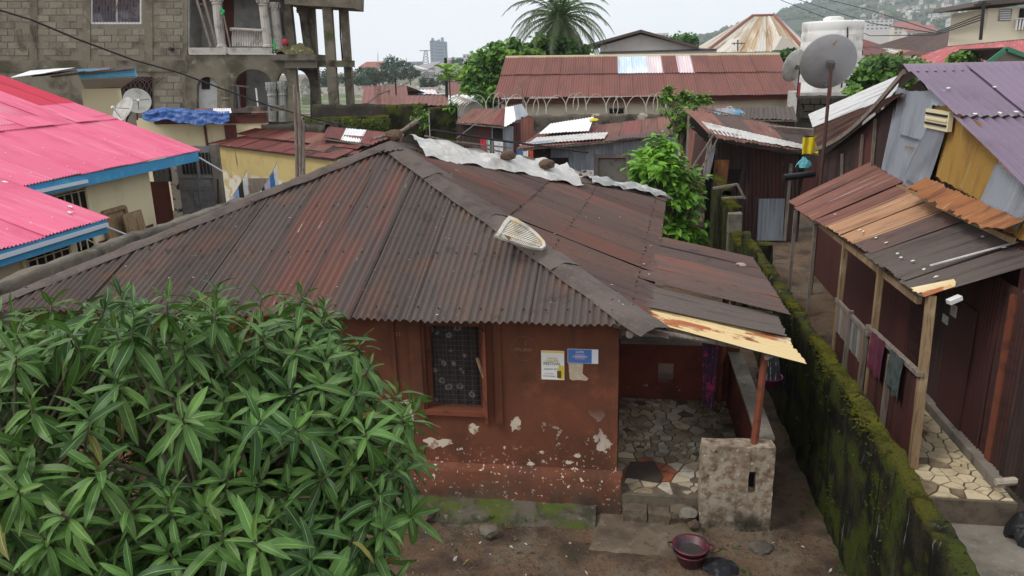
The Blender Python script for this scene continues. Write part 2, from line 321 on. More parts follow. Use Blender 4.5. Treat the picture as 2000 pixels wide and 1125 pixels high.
# mossy concrete apron at the foot of the wall
def apron(i, j):
    x = lerp(-3.4, -.35, i/50); t = j/8; wd = .34+.12*nz((x, 0, 2), 1.4)
    return (x, 9.29-wd*t, .13*(1-t)**.7+.02-.06*(t > .99)+nz((x, t, 0), 5)*.02+nz((x, t, 2), 16)*.012)
m_apron = mat('mossy_broken_concrete', (.12, .1, .075), [((.05, .045, .03), 3, .42, .62), ((.075, .095, .018), 2.1, .47, .62), ((.2, .17, .13), 9, .58, .75)], rough=.95, bump=(22, .7, .04))
tag(grid(50, 8, apron).obj('concrete_apron', m_apron, smooth=True), 'mossy strip of broken concrete along the foot of the red wall', kind='structure')
m_slab = mat('dirty_slab', (.15, .115, .08), [((.09, .065, .045), 1.4, .42, .66), ((.2, .165, .125), 5, .52, .75), ((.07, .05, .036), 13, .58, .72)], rough=.95, bump=(24, .6, .03))
def slabp(i, j):
    x = lerp(-.5, 1.1, i/40)+.03*nz((i, j, 2), .2); y = lerp(8.42, 9.3, j/22)+.04*nz((i, j, 7), .25)*(j < 2); e = min(i/2, (40-i)/2, j/2, 1)
    return (x, y, -.05+.085*min(1, e)*(1 if i > 4 else i/5)+.012*nz((x, y, 0), 5)+.006*nz((x, y, 0), 16))
tag(grid(40, 22, slabp).obj('concrete_doorstep', m_slab, smooth=True), 'flat concrete slab in front of the veranda entrance', kind='structure')
# roof planes
roof = B().tube([(-8.8, 9.5, 2.78), (-.1, 9.5, 2.76)], .05, 6).tube([(-.1, 9.5, 2.72), (.2, 18.4, 2.72)], .05, 6).tube([(-8.9, 9.5, 2.74), (-9, 18.4, 2.7)], .05, 6).obj('roof', m_woodgrey, house)
def hip_plane(A, Bp, T, width, pick, rows, name='roof_sheet', nrm=None, period=.13, amp=.027):
    A, Bp, T = V(A), V(Bp), V(T); L_ = (Bp-A).length; e = (Bp-A)/L_; sT = (T-A).dot(e); up = T-(A+e*sT)
    nrm = e.cross(up).normalized(); nrm = nrm if nrm.z > 0 else -nrm
    n = int(round(L_/width)); rnd_ = random.Random(3)
    for i in range(n):
        s0 = i*L_/n; s1 = min(L_, (i+1)*L_/n+.07)
        fr = lambda s: max(.004, min(s/sT, (L_-s)/(L_-sT)))
        for k, (lo, hi) in enumerate(rows):
            if max(fr(s0), fr(s1), fr((s0+s1)/2)) <= lo: continue
            def cols(t, lo=lo, hi=hi, s0=s0, s1=s1):
                s = s0+(s1-s0)*t; f_ = fr(s); a = min(lo, f_); h = min(hi, f_)
                return A+e*s+up*a, A+e*s+up*h
            sheet(name, cols, nrm, pick(i, n, k), roof, period, amp, 6, lift=(i % 2)*.010+k*.028+rnd_.uniform(0, .006), jag=.018, phase=rnd_.uniform(0, 6))
hip_plane(EFL, EFR, APEX, .78, lambda i, n, k: m_roof_red if i in (5, 6) else m_roof, [(0, 1)], period=.14, amp=.024)
hip_plane(EFR, EBR, APEX, .8, lambda i, n, k: [m_roof_side, m_roof_red, m_roof_side, m_roof_side][(i*3+k) % 4] if i > 0 else m_roof_red, [(0, .5), (.47, 1)])
hip_plane(EBL, EFL, APEX, 1.6, lambda i, n, k: m_roof, [(0, 1)], period=.2)
hip_plane(EBR, EBL, APEX, 1.6, lambda i, n, k: m_roof, [(0, 1)], period=.2)
# hip caps: bent sheet strips
def hipcap(A, Bp, n1, n2, wd, mt, lift, t0=0, t1=1, seed=0, w2=None):
    A, Bp, n1, n2 = map(V, (A, Bp, n1, n2)); d = (Bp-A).normalized(); nu = (n1+n2).normalized()
    s1 = d.cross(n1).normalized(); s2 = d.cross(n2).normalized()
    if s1.dot(n2) > 0: s1 = -s1
    if s2.dot(n1) > 0: s2 = -s2
    L_ = (Bp-A).length; n = 22
    def f(i, j):
        t = lerp(t0, t1, i/n); p = A+(Bp-A)*t; k = (j-5)/5
        w_ = (wd if k < 0 else (w2 or wd))*(1+.14*nz((t*L_, seed, k > 0), 1.6)); s = s1 if k < 0 else s2
        h = .03*(1-abs(k))**.5+lift+.016+.022*nz((t*L_*2.5, k*1.5, seed), 1)+.012*nz((t*L_*9, k*3, seed), 1)
        return p+s*(abs(k)*w_)+((n1 if k < 0 else n2)*abs(k)+nu*(1-abs(k)))*h
    return grid(n, 10, f).obj('hip_cap', mt, roof, smooth=True)
NF = (EFR-EFL).cross(APEX-EFL).normalized(); NR = (EBR-EFR).cross(APEX-EFR).normalized(); NL = (EFL-EBL).cross(APEX-EBL).normalized(); NB = (EBL-EBR).cross(APEX-EBR).normalized()
m_cap = mat('felt_hip_cap', (.115, .09, .078), [((.075, .057, .05), 3, .42, .7), ((.16, .13, .115), 15, .55, .8), ((.15, .08, .062), 1.7, .6, .75)], rough=.85, bump=(40, .4, .02), rnd=.12)
for k, (a, c) in enumerate(((.0, .27), (.25, .52), (.5, .78), (.76, 1.0))): hipcap(EFR, APEX, NF, NR, .23, m_cap, .012+.008*k, a-.015*(k == 0), c, k, .3)
for k, (a, c) in enumerate(((.0, .22), (.2, .44), (.42, .62), (.6, .82), (.8, 1.0))): hipcap(EFL, APEX, NF, NL, .17, m_cap, .01+.007*k, a, c, 10+k)
for k, (a, c) in enumerate(((.0, .5), (.48, 1.0))): hipcap(EBR, APEX, NR, NB, .25, m_cap, .03+.02*k, a, c, 20+k)
# patches of bent sheet round the peak
for k, (p, q, r_, s_) in enumerate((((-4.85, 13.2), (-3.95, 13.25), (-4.0, 13.95), (-4.8, 13.9)), ((-4.2, 13.7), (-3.5, 13.6), (-3.3, 14.15), (-4.1, 14.3)), ((-5.0, 13.7), (-4.3, 13.6), (-4.2, 14.2), (-4.9, 14.2)))):
    def zz(x, y): return 4.6-.39*max(abs(x+4.27), abs(y-13.62))+.085+.02*k
    A_, B_, C_, D_ = [V((x, y, zz(x, y))) for x, y in (p, q, r_, s_)]
    sheet('peak_patch', quadcols(A_, B_, C_, D_), (0, 0, 1), m_cap, roof, .09, .012, 3, jag=.05, curl=.05)
# veranda roof, flatter, in three lapped runs
sheets(roof, (2.22, 10.45, 2.50), (2.2, 13.75, 2.50), (-.12, 14.6, 2.84), (.1, 11.0, 2.86), .8, [m_roof_side, m_roof_red, m_roof_side], 'veranda_sheet', jag=.02, lift0=.055)
rr = random.Random(77); b = B(); b2 = B()
def onroof(A, Bp, T, s, v):
    A, Bp, T = V(A), V(Bp), V(T); e = (Bp-A).normalized(); L_ = (Bp-A).length; sT = (T-A).dot(e); fr = min(s/sT, (L_-s)/(L_-sT)); return A+e*s+(T-(A+e*sT))*min(v, fr*.97)
for A0, B0, N0, L0 in ((EFL, EFR, NF, 9.3), (EFR, EBR, NR, 9.7)):
    for v in (.05, .3, .56, .8):
        for k in range(int(L0/.28)):
            p = onroof(A0, B0, APEX, .2+k*.28, v+.004*rr.uniform(-1, 1))+N0*.045; b.lathe(p, [(.011, -.02), (.011, 0), (.005, .01), (0, .01)], 6, axis=N0)
    for k in range(150):
        p = onroof(A0, B0, APEX, rr.uniform(.3, L0-.3), rr.random()**1.3)+N0*.04; s = rr.uniform(.008, .028); a = rr.uniform(0, 6)
        b2.add([p+V((math.cos(a+q*1.57), math.sin(a+q*1.57), 0))*s*rr.uniform(.5, 1.1)+N0*rr.uniform(0, .01) for q in range(4)], [(0, 1, 2, 3)], rr.choice((0, 0, 1)))
o = b.obj('nail_heads', mat('rusty_nail', (.06, .03, .02), rough=.8), roof); o['kind'] = 'stuff'
o = b2.obj('leaf_litter', [mat('dry_leaf_bits', (.2, .15, .1), rough=1), mat('pale_flecks', (.5, .47, .43), rough=1)], roof); o['kind'] = 'stuff'
sheets(roof, (2.05, 9.75, 2.46), (2.08, 10.6, 2.47), (.15, 10.75, 2.84), (.2, 9.8, 2.82), .9, [m_roof_grey], 'veranda_sheet', jag=.02, lift0=.03)
sheets(roof, (2.14, 9.0, 2.40), (2.08, 9.85, 2.43), (.2, 9.98, 2.80), (.1, 9.45, 2.78), 1.0, [m_ochre], 'veranda_sheet', jag=.05, lift0=.012, amp=.013)
sheets(roof, (.55, 9.1, 2.66), (.5, 9.7, 2.68), (-.02, 9.7, 2.8), (-.05, 9.15, 2.79), .8, [m_roof_red], 'veranda_sheet', jag=.05, lift0=-.02)
# rafters of the veranda
for y in (9.3, 11, 12.6): B().tube([(-.15, y, 2.74), (2.1, y+.05, 2.38)], .035, 6).obj('rafter', m_woodgrey, roof)
B().tube([(1.72, 9.15, 2.42), (1.78, 13.8, 2.42)], .04, 6).obj('rafter', m_woodgrey, roof)
B().tube([(.05, 9.05, 2.70), (.1, 9.75, 2.72)], .05, 7).obj('rafter', m_woodgrey, roof)
# veranda: floor slab, crazy paving, parapets, block, posts
FZ = .34
ver = B().box((-.1, 9.30, -.05), (1.9, 12.6, FZ-.012)).obj('veranda_floor', m_tileedge, house)
def voronoi(pts, x0, x1, y0, y1, gap):
    res = []
    for i, p in enumerate(pts):
        poly = [V((x0, y0)), V((x1, y0)), V((x1, y1)), V((x0, y1))]
        for j, q in enumerate(pts):
            if i == j or (q-p).length > .9: continue
            mid = (p+q)/2; d = (q-p).normalized(); mid = mid-d*gap/2; new = []
            for k in range(len(poly)):
                a, c = poly[k], poly[(k+1) % len(poly)]; da = (a-mid).dot(d); dc = (c-mid).dot(d)
                if da <= 0: new.append(a)
                if da*dc < 0: new.append(a.lerp(c, da/(da-dc)))
            poly = new
            if len(poly) < 3: break
        if len(poly) >= 3: res.append((p, poly))
    return res
def paving(parent, x0, x1, y0, y1, z, n, pick, seed, gap=.016, skip=None):
    rr = random.Random(seed); pts = []
    for _ in range(6000):
        p = V((rr.uniform(x0, x1), rr.uniform(y0, y1))); md = .065+.16*max(0, .35+nz((p.x, p.y, seed), 1.7)+.5*nz((p.x, p.y, seed+3), 5))
        if all((p-q).length > md for q in pts): pts.append(p)
        if len(pts) >= n: break
    for p, poly in voronoi(pts, x0, x1, y0, y1, gap):
        cc = sum(poly, V((0, 0)))/len(poly); sk = rr.uniform(.92, 1); poly = [cc+(a-cc)*sk*rr.uniform(.93, 1.03) for a in poly]
        if skip and skip(p, rr): continue
        h = rr.uniform(.008, .016); tx, ty = rr.uniform(-.02, .02), rr.uniform(-.02, .02)
        vs = [(a.x, a.y, z+h+(a.x-p.x)*tx+(a.y-p.y)*ty) for a in poly]; k = len(vs)
        B().add(vs+[(a[0], a[1], z-.02) for a in vs], [tuple(range(k))]+[(i, i+k, (i+1) % k+k, (i+1) % k) for i in range(k)]).obj('tile_piece', pick(p, rr), parent)
def pickA(p, rr):
    r = rr.random()
    if p.y < 10.3 and p.x < .75 and r < .3: return m_tiles[3]
    return m_tiles[0] if r < .45 else m_tiles[1] if r < .8 else m_tiles[2]
PAVE = lambda: paving(ver, -.08, 1.72, 9.36, 12.45, FZ-.012, 270, pickA, 5, skip=lambda p, rr: rr.random() < .05 or (p.y < 9.5 and rr.random() < .5))
B().prism([(.03, 9.72, FZ+.01), (.5, 9.62, FZ+.01), (.56, 9.78, FZ+.01), (.45, 10.2, FZ+.01), (.1, 10.15, FZ+.01)], (0, 0, .012)).obj('worn_patch', mat('bare_dark_mortar', (.06, .045, .035), [((.09, .06, .05), 5, .5, .7)], rough=.9), ver)
PAVE()

hx0, hx1, hz0, hz1 = .57, .84, .62, .98
b = B().box((-.1, 12.5, 0), (hx0, 12.7, 1.33)).box((hx1, 12.5, 0), (1.9, 12.7, 1.33)).box((hx0, 12.5, 0), (hx1, 12.7, hz0)).box((hx0, 12.5, hz1), (hx1, 12.7, 1.33))
b.obj('rear_parapet', m_wallred_in, house)
B().box((-.08, 12.46, 1.332), (1.92, 12.74, 1.37)).obj('parapet_coping', m_conc, house)
B().box((1.74, 9.4, -.02), (1.9, 12.48, 1.2)).obj('side_parapet', m_wallred_in, house)
B().box((1.70, 9.36, 1.2), (1.93, 12.455, 1.245)).obj('parapet_coping', m_conc, house)
sx0, sx1, sz0, sz1 = 1.60, 1.69, .55, .86
def blk(b, x0, z0, x1, z1): b.box((x0, 9.12, z0), (x1, 9.34, z1))
def rough_box(x0, y0, z0, x1, y1, z1, n=10, a=.012):
    bm = bmesh.new(); bmesh.ops.create_cube(bm, size=1); bmesh.ops.subdivide_edges(bm, edges=bm.edges[:], cuts=n, use_grid_fill=True)
    me = bpy.data.meshes.new('m')
    for v in bm.verts:
        p = V((lerp(x0, x1, v.co.x+.5), lerp(y0, y1, v.co.y+.5), lerp(z0, z1, v.co.z+.5)))
        v.co = p+V((nz(p, 4), nz(p, 4, 7), nz(p, 4, 13)))*a+V((nz(p, 15), nz(p, 15, 7), nz(p, 15, 13)))*a*.4
    bm.to_mesh(me); bm.free(); return me
def rbox(name, p, q, mt, parent=None, n=8, a=.012):
    me = rough_box(*p, *q, n, a); me.materials.append(mt); return link(name, me, parent)
for k_, (x0_, x1_, y0_, z1_) in enumerate(((.0, .32, 9.12, .2), (.34, .62, 9.1, .17), (.63, .93, 9.14, .22))): rbox('step_stone', (x0_, y0_, -.03), (x1_, 9.315, z1_), m_slab, house, 6, .03)
rbox('end_block', (1.0, 9.12, -.03), (sx0, 9.36, 1.2), m_peelblock, house, 14, .018)
rbox('end_block', (sx1, 9.12, -.03), (1.9, 9.37, 1.21), m_peelblock, house, 14, .018)
rbox('end_block', (sx0-.01, 9.125, -.03), (sx1+.01, 9.36, sz0), m_peelblock, house, 8, .012)
rbox('end_block', (sx0-.01, 9.125, sz1), (sx1+.01, 9.36, 1.205), m_peelblock, house, 8, .012)
B().box((sx0, 9.3, sz0), (sx1, 9.33, sz1)).obj('slot_back', m_dark, house)
B().tube([(1.66, 9.26, 1.19), (1.69, 9.27, 1.8), (1.72, 9.3, 2.44)], [.05, .046, .044], 8).obj('veranda_post', m_woodred, house)
B().tube([(1.6, 12.4, .3), (1.62, 12.4, 2.46)], .05, 8).obj('veranda_post', m_woodred, house)
# writing scratched on the wall, posters
def text(name, s, loc, size, mt, parent=None, rx=90, rz=0, align='CENTER', ext=.0006, font=None, shear=0):
    c = bpy.data.curves.new(name, 'FONT'); c.body = s; c.size = size; c.align_x = align; c.align_y = 'CENTER'; c.extrude = ext; c.shear = shear
    tmp = bpy.data.objects.new('t', c); COL.objects.link(tmp); dg = bpy.context.evaluated_depsgraph_get()
    me = bpy.data.meshes.new_from_object(tmp.evaluated_get(dg)); bpy.data.objects.remove(tmp)
    me.materials.clear(); me.materials.append(mt); me.transform(Matrix.Translation(V(loc)) @ Matrix.Rotation(rad(rz), 4, 'Z') @ Matrix.Rotation(rad(rx), 4, 'X'))
    return link(name, me, parent)
m_chalk = mat('chalk', (.33, .19, .13), rough=1)
text('chalk_writing', 'ITN 2024', (-1.34, FY-.004, 2.31), .062, m_chalk, house, shear=.2)
text('chalk_writing', 'L', (-1.3, FY-.004, 2.4), .055, m_chalk, house, shear=.3)
text('chalk_writing', '151', (-3.05, FY-.004, 2.48), .08, m_chalk, house)
b = B()
for k in range(20): a0, a1 = k/20*2*math.pi, (k+.8)/20*2*math.pi; b.beam((-1.32+.17*math.cos(a0), FY-.004, 2.33+.17*math.sin(a0)), (-1.32+.17*math.cos(a1), FY-.004, 2.33+.17*math.sin(a1)), .002)
b.obj('chalk_writing', m_chalk, house)
def flat(name, x0, z0, x1, z1, c, parent, d, mt=None): return B().box((x0, FY-d, z0), (x1, FY-d+.0015, z1)).obj(name, mt or mat('print_%d_%d_%d' % tuple(int(q*100) for q in c), c, rough=.6), parent)
pa = tag(flat('poster', -1.095, 1.90, -.79, 2.31, (.86, .85, .82), None, .004), 'white and yellow event poster pasted on the red wall', 'poster')
flat('poster_band', -1.09, 2.28, -.795, 2.305, (.85, .62, .1), pa, .006)
flat('poster_band', -.865, 1.91, -.795, 2.1, (.75, .55, .05), pa, .006); flat('poster_band', -.885, 1.93, -.83, 2.03, (.12, .09, .02), pa, .008)
m_ink = mat('ink', (.03, .03, .03), rough=.7); m_gold = mat('gold_ink', (.6, .4, .05), rough=.7)
text('poster_lettering', 'UNITED', (-.95, FY-.007, 2.2), .04, m_gold, pa); text('poster_lettering', 'DANCERS', (-.95, FY-.007, 2.165), .04, m_gold, pa); text('poster_lettering', 'FESTIVAL', (-.95, FY-.007, 2.125), .058, m_ink, pa)
text('poster_lettering', 'AUGUST 24TH', (-.96, FY-.007, 2.05), .03, m_ink, pa); text('poster_lettering', 'LIVE MUSIC', (-.99, FY-.007, 1.985), .026, m_gold, pa); text('poster_lettering', 'FOOD & DRINKS', (-.99, FY-.007, 1.95), .022, m_ink, pa)
pb = tag(flat('poster', -.745, 2.145, -.345, 2.345, (.8, .82, .86), None, .004), 'small blue and white flyer pasted by the corner of the house', 'poster')
flat('poster_band', -.74, 2.15, -.43, 2.34, (.08, .2, .5), pb, .006); flat('poster_band', -.65, 2.2, -.52, 2.28, (.35, .25, .5), pb, .008)
text('poster_lettering', 'SUPER', (-.585, FY-.0095, 2.305), .04, mat('pale_ink', (.7, .8, .85), rough=.7), pb); text('poster_lettering', 'CHAMPIONS', (-.585, FY-.0105, 2.24), .035, MATS['pale_ink'], pb)
pc = tag(B().prism([(-.735, FY-.003, 2.14), (-.72, FY-.003, 1.92), (-.68, FY-.003, 1.9), (-.6, FY-.003, 1.91), (-.5, FY-.003, 1.9), (-.47, FY-.003, 1.93), (-.55, FY-.003, 2.0), (-.54, FY-.003, 2.14)], (0, .002, 0)).obj('torn_paper', mat('torn_paper_buff', (.52, .42, .3), [((.65, .57, .45), 14, .5, .7)], rough=.9)), 'torn buff paper remnant below the blue flyer', 'paper')
# patches where the paint has come off, as thin scabs of bare render
m_scab = mat('bare_cream_render', (.62, .53, .41), [((.34, .22, .14), 12, .5, .62), ((.7, .63, .53), 22, .58, .7)], rough=.95)
def scab(cx, cz, r, n=11, sq=1.0, seed=0):
    n = 26; pts = [(cx+r*math.cos(a)*(.85+.7*nz((math.cos(a)*1.3+cx*7, math.sin(a)*1.3, cz*9), 1)+.4*nz((math.cos(a)*5+cx*7, math.sin(a)*5, cz*9), 1)), FY-.003, cz+sq*r*math.sin(a)*(.85+.7*nz((math.cos(a)*1.3, math.sin(a)*1.3+cx*5, cz*5), 1)+.4*nz((math.cos(a)*5, math.sin(a)*5+cx*5, cz), 1))) for a in [2*math.pi*i/n for i in range(n)]]
    B().prism(pts[::-1], (0, .006, 0)).obj('bare_patch', m_scab, fw)
for cx, cz, r, sq in ((-1.47, 1.22, .085, 1.35), (-2.05, 1.13, .09, .9), (-2.55, .9, .2, .5), (-2.98, 1.32, .22, .9), (-3.25, 1.1, .2, .6), (-1.1, .82, .035, .7), (-.62, .8, .06, .6), (-.72, .69, .06, .45), (-1.62, .86, .025, 1)): scab(cx, cz, r, 11, sq)
# ------------------------------------------------------------------ moss-grown wall on the right
WX0, WX1 = 2.74, 2.98
def wall_run(name, pts, label, cat, mt, th=.22, seg=.12, amp=.03, parent=None, group=None, side=1):
    """pts: (x, y, ztop); a lumpy wall along the line, thickness to the +x / left side"""
    P = [V(p) for p in pts]; prof = [(-.12, 0), (-.06, .2), (-.03, .4), (0, .6), (0, .75), (0, .88), (.0, .965), (.12, 1), (.4, 1.0), (.7, 1.0), (.9, 1), (1, .96), (1, .8), (1, .4), (1, 0)]
    cols = []
    for a, c in zip(P, P[1:]):
        n = max(2, int((V(a.xy)-V(c.xy)).length/seg)); d = V((c.x-a.x, c.y-a.y, 0)).normalized(); nn = V((d.y, -d.x, 0))*side
        for i in range(n+(c == P[-1])):
            p = a.lerp(c, i/n); cols.append((p, nn))
    def f(i, j):
        p, nn = cols[i]; s, h = prof[j]; q = V((p.x, p.y, 0))+nn*(s*th); q.z = p.z*h
        k = nz(q, 1.3)*amp*.9+nz(q, 4, 3)*amp*.7+nz(q, 11, 3)*amp*.45
        q += nn*(k*(1 if s > .5 else -1)*(.15 < s or True)); q.z += (nz(q, 1.1, 9)*amp*1.6+nz(q, 3.7, 9)*amp*1.1+nz(q, 12, 2)*amp*.7)*(h > .5)
        return q
    o = grid(len(cols)-1, len(prof)-1, f).obj(name, mt, parent, smooth=True)
    if label: tag(o, label, cat, group, 'thing')
    return o, cols
mw, mwc = wall_run('boundary_wall', [(2.62, 2.5, 1.98), (2.63, 6, 1.98), (2.69, 8.6, 1.99), (2.67, 12, 1.98), (2.69, 15.8, 2.0), (2.68, 18.6, 1.98)], 'long moss-covered boundary wall beside the alley', 'wall', m_moss, .2, .06, .04)
# moss cushions along the top (too many to count)
def tufts(name, spots, size, mt, parent, seed=1, flat=.6):
    rr = random.Random(seed); b = B()
    for p in spots:
        s = size*rr.uniform(.5, 1.5); a0 = rr.uniform(0, 6); vs = [V(p)+V((0, 0, s*flat))]
        for k in range(5): a = a0+k*1.257; vs.append(V(p)+V((math.cos(a)*s*rr.uniform(.7, 1.2), math.sin(a)*s*rr.uniform(.7, 1.2), s*flat*rr.uniform(.1, .7))))
        for k in range(5): a = a0+k*1.257; vs.append(V(p)+V((math.cos(a)*s*1.1, math.sin(a)*s*1.1, -s*.4)))
        b.add(vs, [(0, 1+k, 1+(k+1) % 5) for k in range(5)]+[(1+k, 6+k, 6+(k+1) % 5, 1+(k+1) % 5) for k in range(5)])
    o = b.obj(name, mt, parent, smooth=True); o['kind'] = 'stuff'; return o
rr = random.Random(4); sp = []
for i in range(12000):
    y = 2.6+16*rr.random()**1.0; xc = lerp(2.72, 2.78, min(1, max(0, (y-6)/2.6))); x = rr.gauss(xc, .065)
    dens = nz((x, y, 0), 1.3)+.35*nz((x, y, 9), 4)
    if dens < .02 or not xc-.13 < x < xc+.13: continue
    e = max(0, abs(x-xc)-.08); q_ = V((x, y, 1.98)); z = 1.985-e*1.5+(nz(q_, 1.1, 9)*1.6+nz(q_, 3.7, 9)*1.1)*.04
    sp.append((x, y, z))
tufts('moss', sp, .0125, m_mosstuft, mw, 3)
sp = []
for i in range(7000):
    y = 3+15*rr.random(); z = rr.uniform(.1, 1.98); x = 2.66
    if nz((y, z, 0), 1.2)+.5*nz((y, z, 4), 4)+(z-1.2)*.3 < .22: continue
    sp.append((x, y, z))
m_mossdk = mat('dark_moss_tuft', (.05, .062, .01), [((.022, .026, .008), 4, .4, .65), ((.085, .1, .015), 9, .6, .75)], rough=1, spec=.05)
tufts('dark_moss', sp, .011, m_mossdk, mw, 5, .7)
# far stretch of that wall: broken, stepped blocks and piers
for k, (y0, y1, zt, lab) in enumerate(((18.9, 20.3, 1.55, 'low broken block of the mossy wall nearest the long stretch'), (20.7, 22.4, 2.15, 'middle broken block of the mossy wall beside the dark shed'), (22.7, 25.6, 2.35, 'farthest tall block of the mossy wall beside the bush'))):
    o, c = wall_run('wall_block', [(2.7, y0, zt), (2.66, y1, zt+.1)], lab, 'wall', m_moss, .26, .12, .03, group='broken blocks at the far end of the mossy wall')
    rr = random.Random(k); tufts('moss', [(2.8+rr.gauss(0, .08), rr.uniform(y0, y1), zt+.06+R_(0, .03)) for i in range(700)], .016, m_mosstuft, o, k)
for k, (y, zt, lab) in enumerate(((18.7, 1.7, 'small mossy pier by the shed door'), (20.5, 2.1, 'grey concrete pier in the broken mossy wall'))):
    tag(rbox('wall_pier', (2.62+.5*(k == 0), y-.15, 0), (2.95+.5*(k == 0), y+.15, zt), m_moss if k == 0 else m_concdark, None, 8, .03), lab, 'pier', None, 'thing')
# weeds at the foot of the wall
m_weed = mat('small_weed', (.06, .12, .025), [((.03, .07, .015), 9, .4, .7), ((.12, .17, .05), 14, .6, .75)], rough=.8, transl=.25)
def weeds(name, spots, size, mt, label, seed=0, n=9):
    rr = random.Random(seed); b = B()
    for p in spots:
        for k in range(rr.randint(4, n)):
            a = rr.uniform(0, 6.28); l = size*rr.uniform(.5, 1.3); d = V((math.cos(a), math.sin(a), rr.uniform(.3, 1.5))).normalized(); s = V((-math.sin(a), math.cos(a), 0))*l*.22
            q = V(p)+V((rr.gauss(0, size*.5), rr.gauss(0, size*.5), 0)); e = q+d*l
            b.add([q, q+d*l*.5-s, e-V((0, 0, l*.15)), q+d*l*.5+s], [(0, 1, 2, 3)])
    return tag(b.obj(name, mt), label, kind='stuff')
rr = random.Random(9)
weeds('weeds', [(2.66-abs(rr.gauss(0, .09)), rr.uniform(7, 14), .0) for i in range(130)]+[(rr.uniform(-3.5, -1), 9.0+rr.gauss(0, .1), .05) for i in range(60)]+[(rr.uniform(1.2, 2.6), rr.uniform(6.9, 9), 0) for i in range(30)]+[(rr.uniform(-3.5, -.8), rr.uniform(6.9, 9), 0) for i in range(40)]+[(2.66, rr.uniform(7, 13), rr.uniform(.1, 1.8)) for i in range(40)], .045, m_weed, 'small weeds at the foot of the mossy wall', 2)
# stones and litter on the dirt
def rock(name, c, r, mt, label, cat='stone', sq=.65, seed=0, group=None):
    bm = bmesh.new(); bmesh.ops.create_icosphere(bm, subdivisions=2, radius=1)
    for v in bm.verts:
        k = 1+.35*mnoise.noise(v.co*1.6+V((seed*3.1, 0, 0))); v.co = V((v.co.x*r*k, v.co.y*r*k*.85, v.co.z*r*k*sq))+V(c)
    me = bpy.data.meshes.new(name); bm.to_mesh(me); bm.free(); me.materials.append(mt)
    o = link(name, me)
    return tag(o, label, cat, group) if label else o
rock('stone', (.93, 9.0, .12), .09, m_stone, 'round brown stone at the corner of the white block', seed=4)
rock('stone', (.86, 9.14, .2), .13, m_conc, 'grey lump of rubble on the doorstep edge', seed=6, sq=.5)
rock('stone', (1.75, 8.75, .02), .17, m_concdark, 'flat greenish stone in the dirt before the white block', seed=2, sq=.3)
rock('stone', (-1.75, 8.72, .02), .13, m_concdark, 'dark jagged rock in the gully before the window', seed=8, sq=.6)
rock('stone', (-2.75, 9.0, .03), .2, m_stone, 'broken brown rock by the mango leaves', seed=9, sq=.5)
bq = B(); rr = random.Random(12)
for i in range(1500):
    x, y = rr.uniform(-4.2, 2.6), rr.uniform(6.8, 9.3); s = .006+.04*rr.random()**5; a = rr.uniform(0, 6)
    z = gz(x, y); bq.add([(x+s*math.cos(a+k*1.57)*rr.uniform(.6, 1.2), y+s*math.sin(a+k*1.57)*rr.uniform(.6, 1.2), z-.003) for k in range(4)]+[(x, y, z+s*rr.uniform(.4, .8))], [(0, 1, 4), (1, 2, 4), (2, 3, 4), (3, 0, 4)], 0 if rr.random() < .93 else 1)
tag(bq.obj('pebbles', [m_stone, mat('pale_litter', (.32, .29, .25), rough=.9)]), 'scattered pebbles and crumbs on the dirt yard', kind='stuff')
bq = B()
for i in range(420):
    x, y = rr.uniform(-4.3, 2.5), rr.uniform(6.7, 9.2); s = rr.uniform(.015, .045); a = rr.uniform(0, 6); z = gz(x, y)+.008; d = V((math.cos(a), math.sin(a), 0)); w_ = V((-d.y, d.x, 0))*s*.35; p = V((x, y, z))
    bq.add([p-d*s, p+w_+V((0, 0, s*.3)), p+d*s+V((0, 0, s*rr.uniform(0, .5))), p-w_+V((0, 0, s*.1))], [(0, 1, 2, 3)], rr.choice((0, 0, 0, 1, 1, 2)))
tag(bq.obj('fallen_leaves', [mat('dead_leaf_brown', (.1, .055, .03), rough=.9), mat('dead_leaf_yellow', (.25, .18, .06), rough=.9), mat('paper_scraps', (.45, .43, .4), rough=.9)]), 'dead leaves and scraps strewn over the dirt yard', kind='stuff')
# basin in the yard and black cloth beside it
bc = PZ(1348, 1092, .05)
bas = thing('wash_basin', 'nested red and black plastic basins standing on the dirt', 'basin', (bc.x, bc.y, 0))
m_basin = mat('marbled_basin_plastic', (.11, .02, .03), [((.03, .02, .03), 9, .45, .6), ((.3, .06, .09), 20, .6, .7)], rough=.4, spec=.5)
B().lathe((bc.x, bc.y, .0), [(0, .01), (.13, .0), (.15, .02), (.185, .15), (.21, .165), (.21, .18), (.18, .175), (.14, .03), (0, .03)], 28).obj('lower_basin', m_basin, bas, smooth=True)
B().lathe((bc.x, bc.y, .06), [(0, .01), (.13, .0), (.15, .03), (.195, .17), (.225, .18), (.225, .2), (.19, .195), (.14, .05), (0, .04)], 28).obj('upper_basin', m_basin, bas, smooth=True)
B().lathe((bc.x, bc.y, .17), [(0, 0), (.168, 0), (.17, -.005)], 24).obj('dirty_water', mat('grey_water', (.05, .045, .045), rough=.15, spec=.5), bas)
for s in (-1, 1):
    B().tube([(bc.x+s*.19, bc.y-.08, .24), (bc.x+s*.26, bc.y-.05, .245), (bc.x+s*.27, bc.y+.03, .245), (bc.x+s*.2, bc.y+.06, .24)], .012, 6).obj('handle', m_basin, bas, smooth=True)
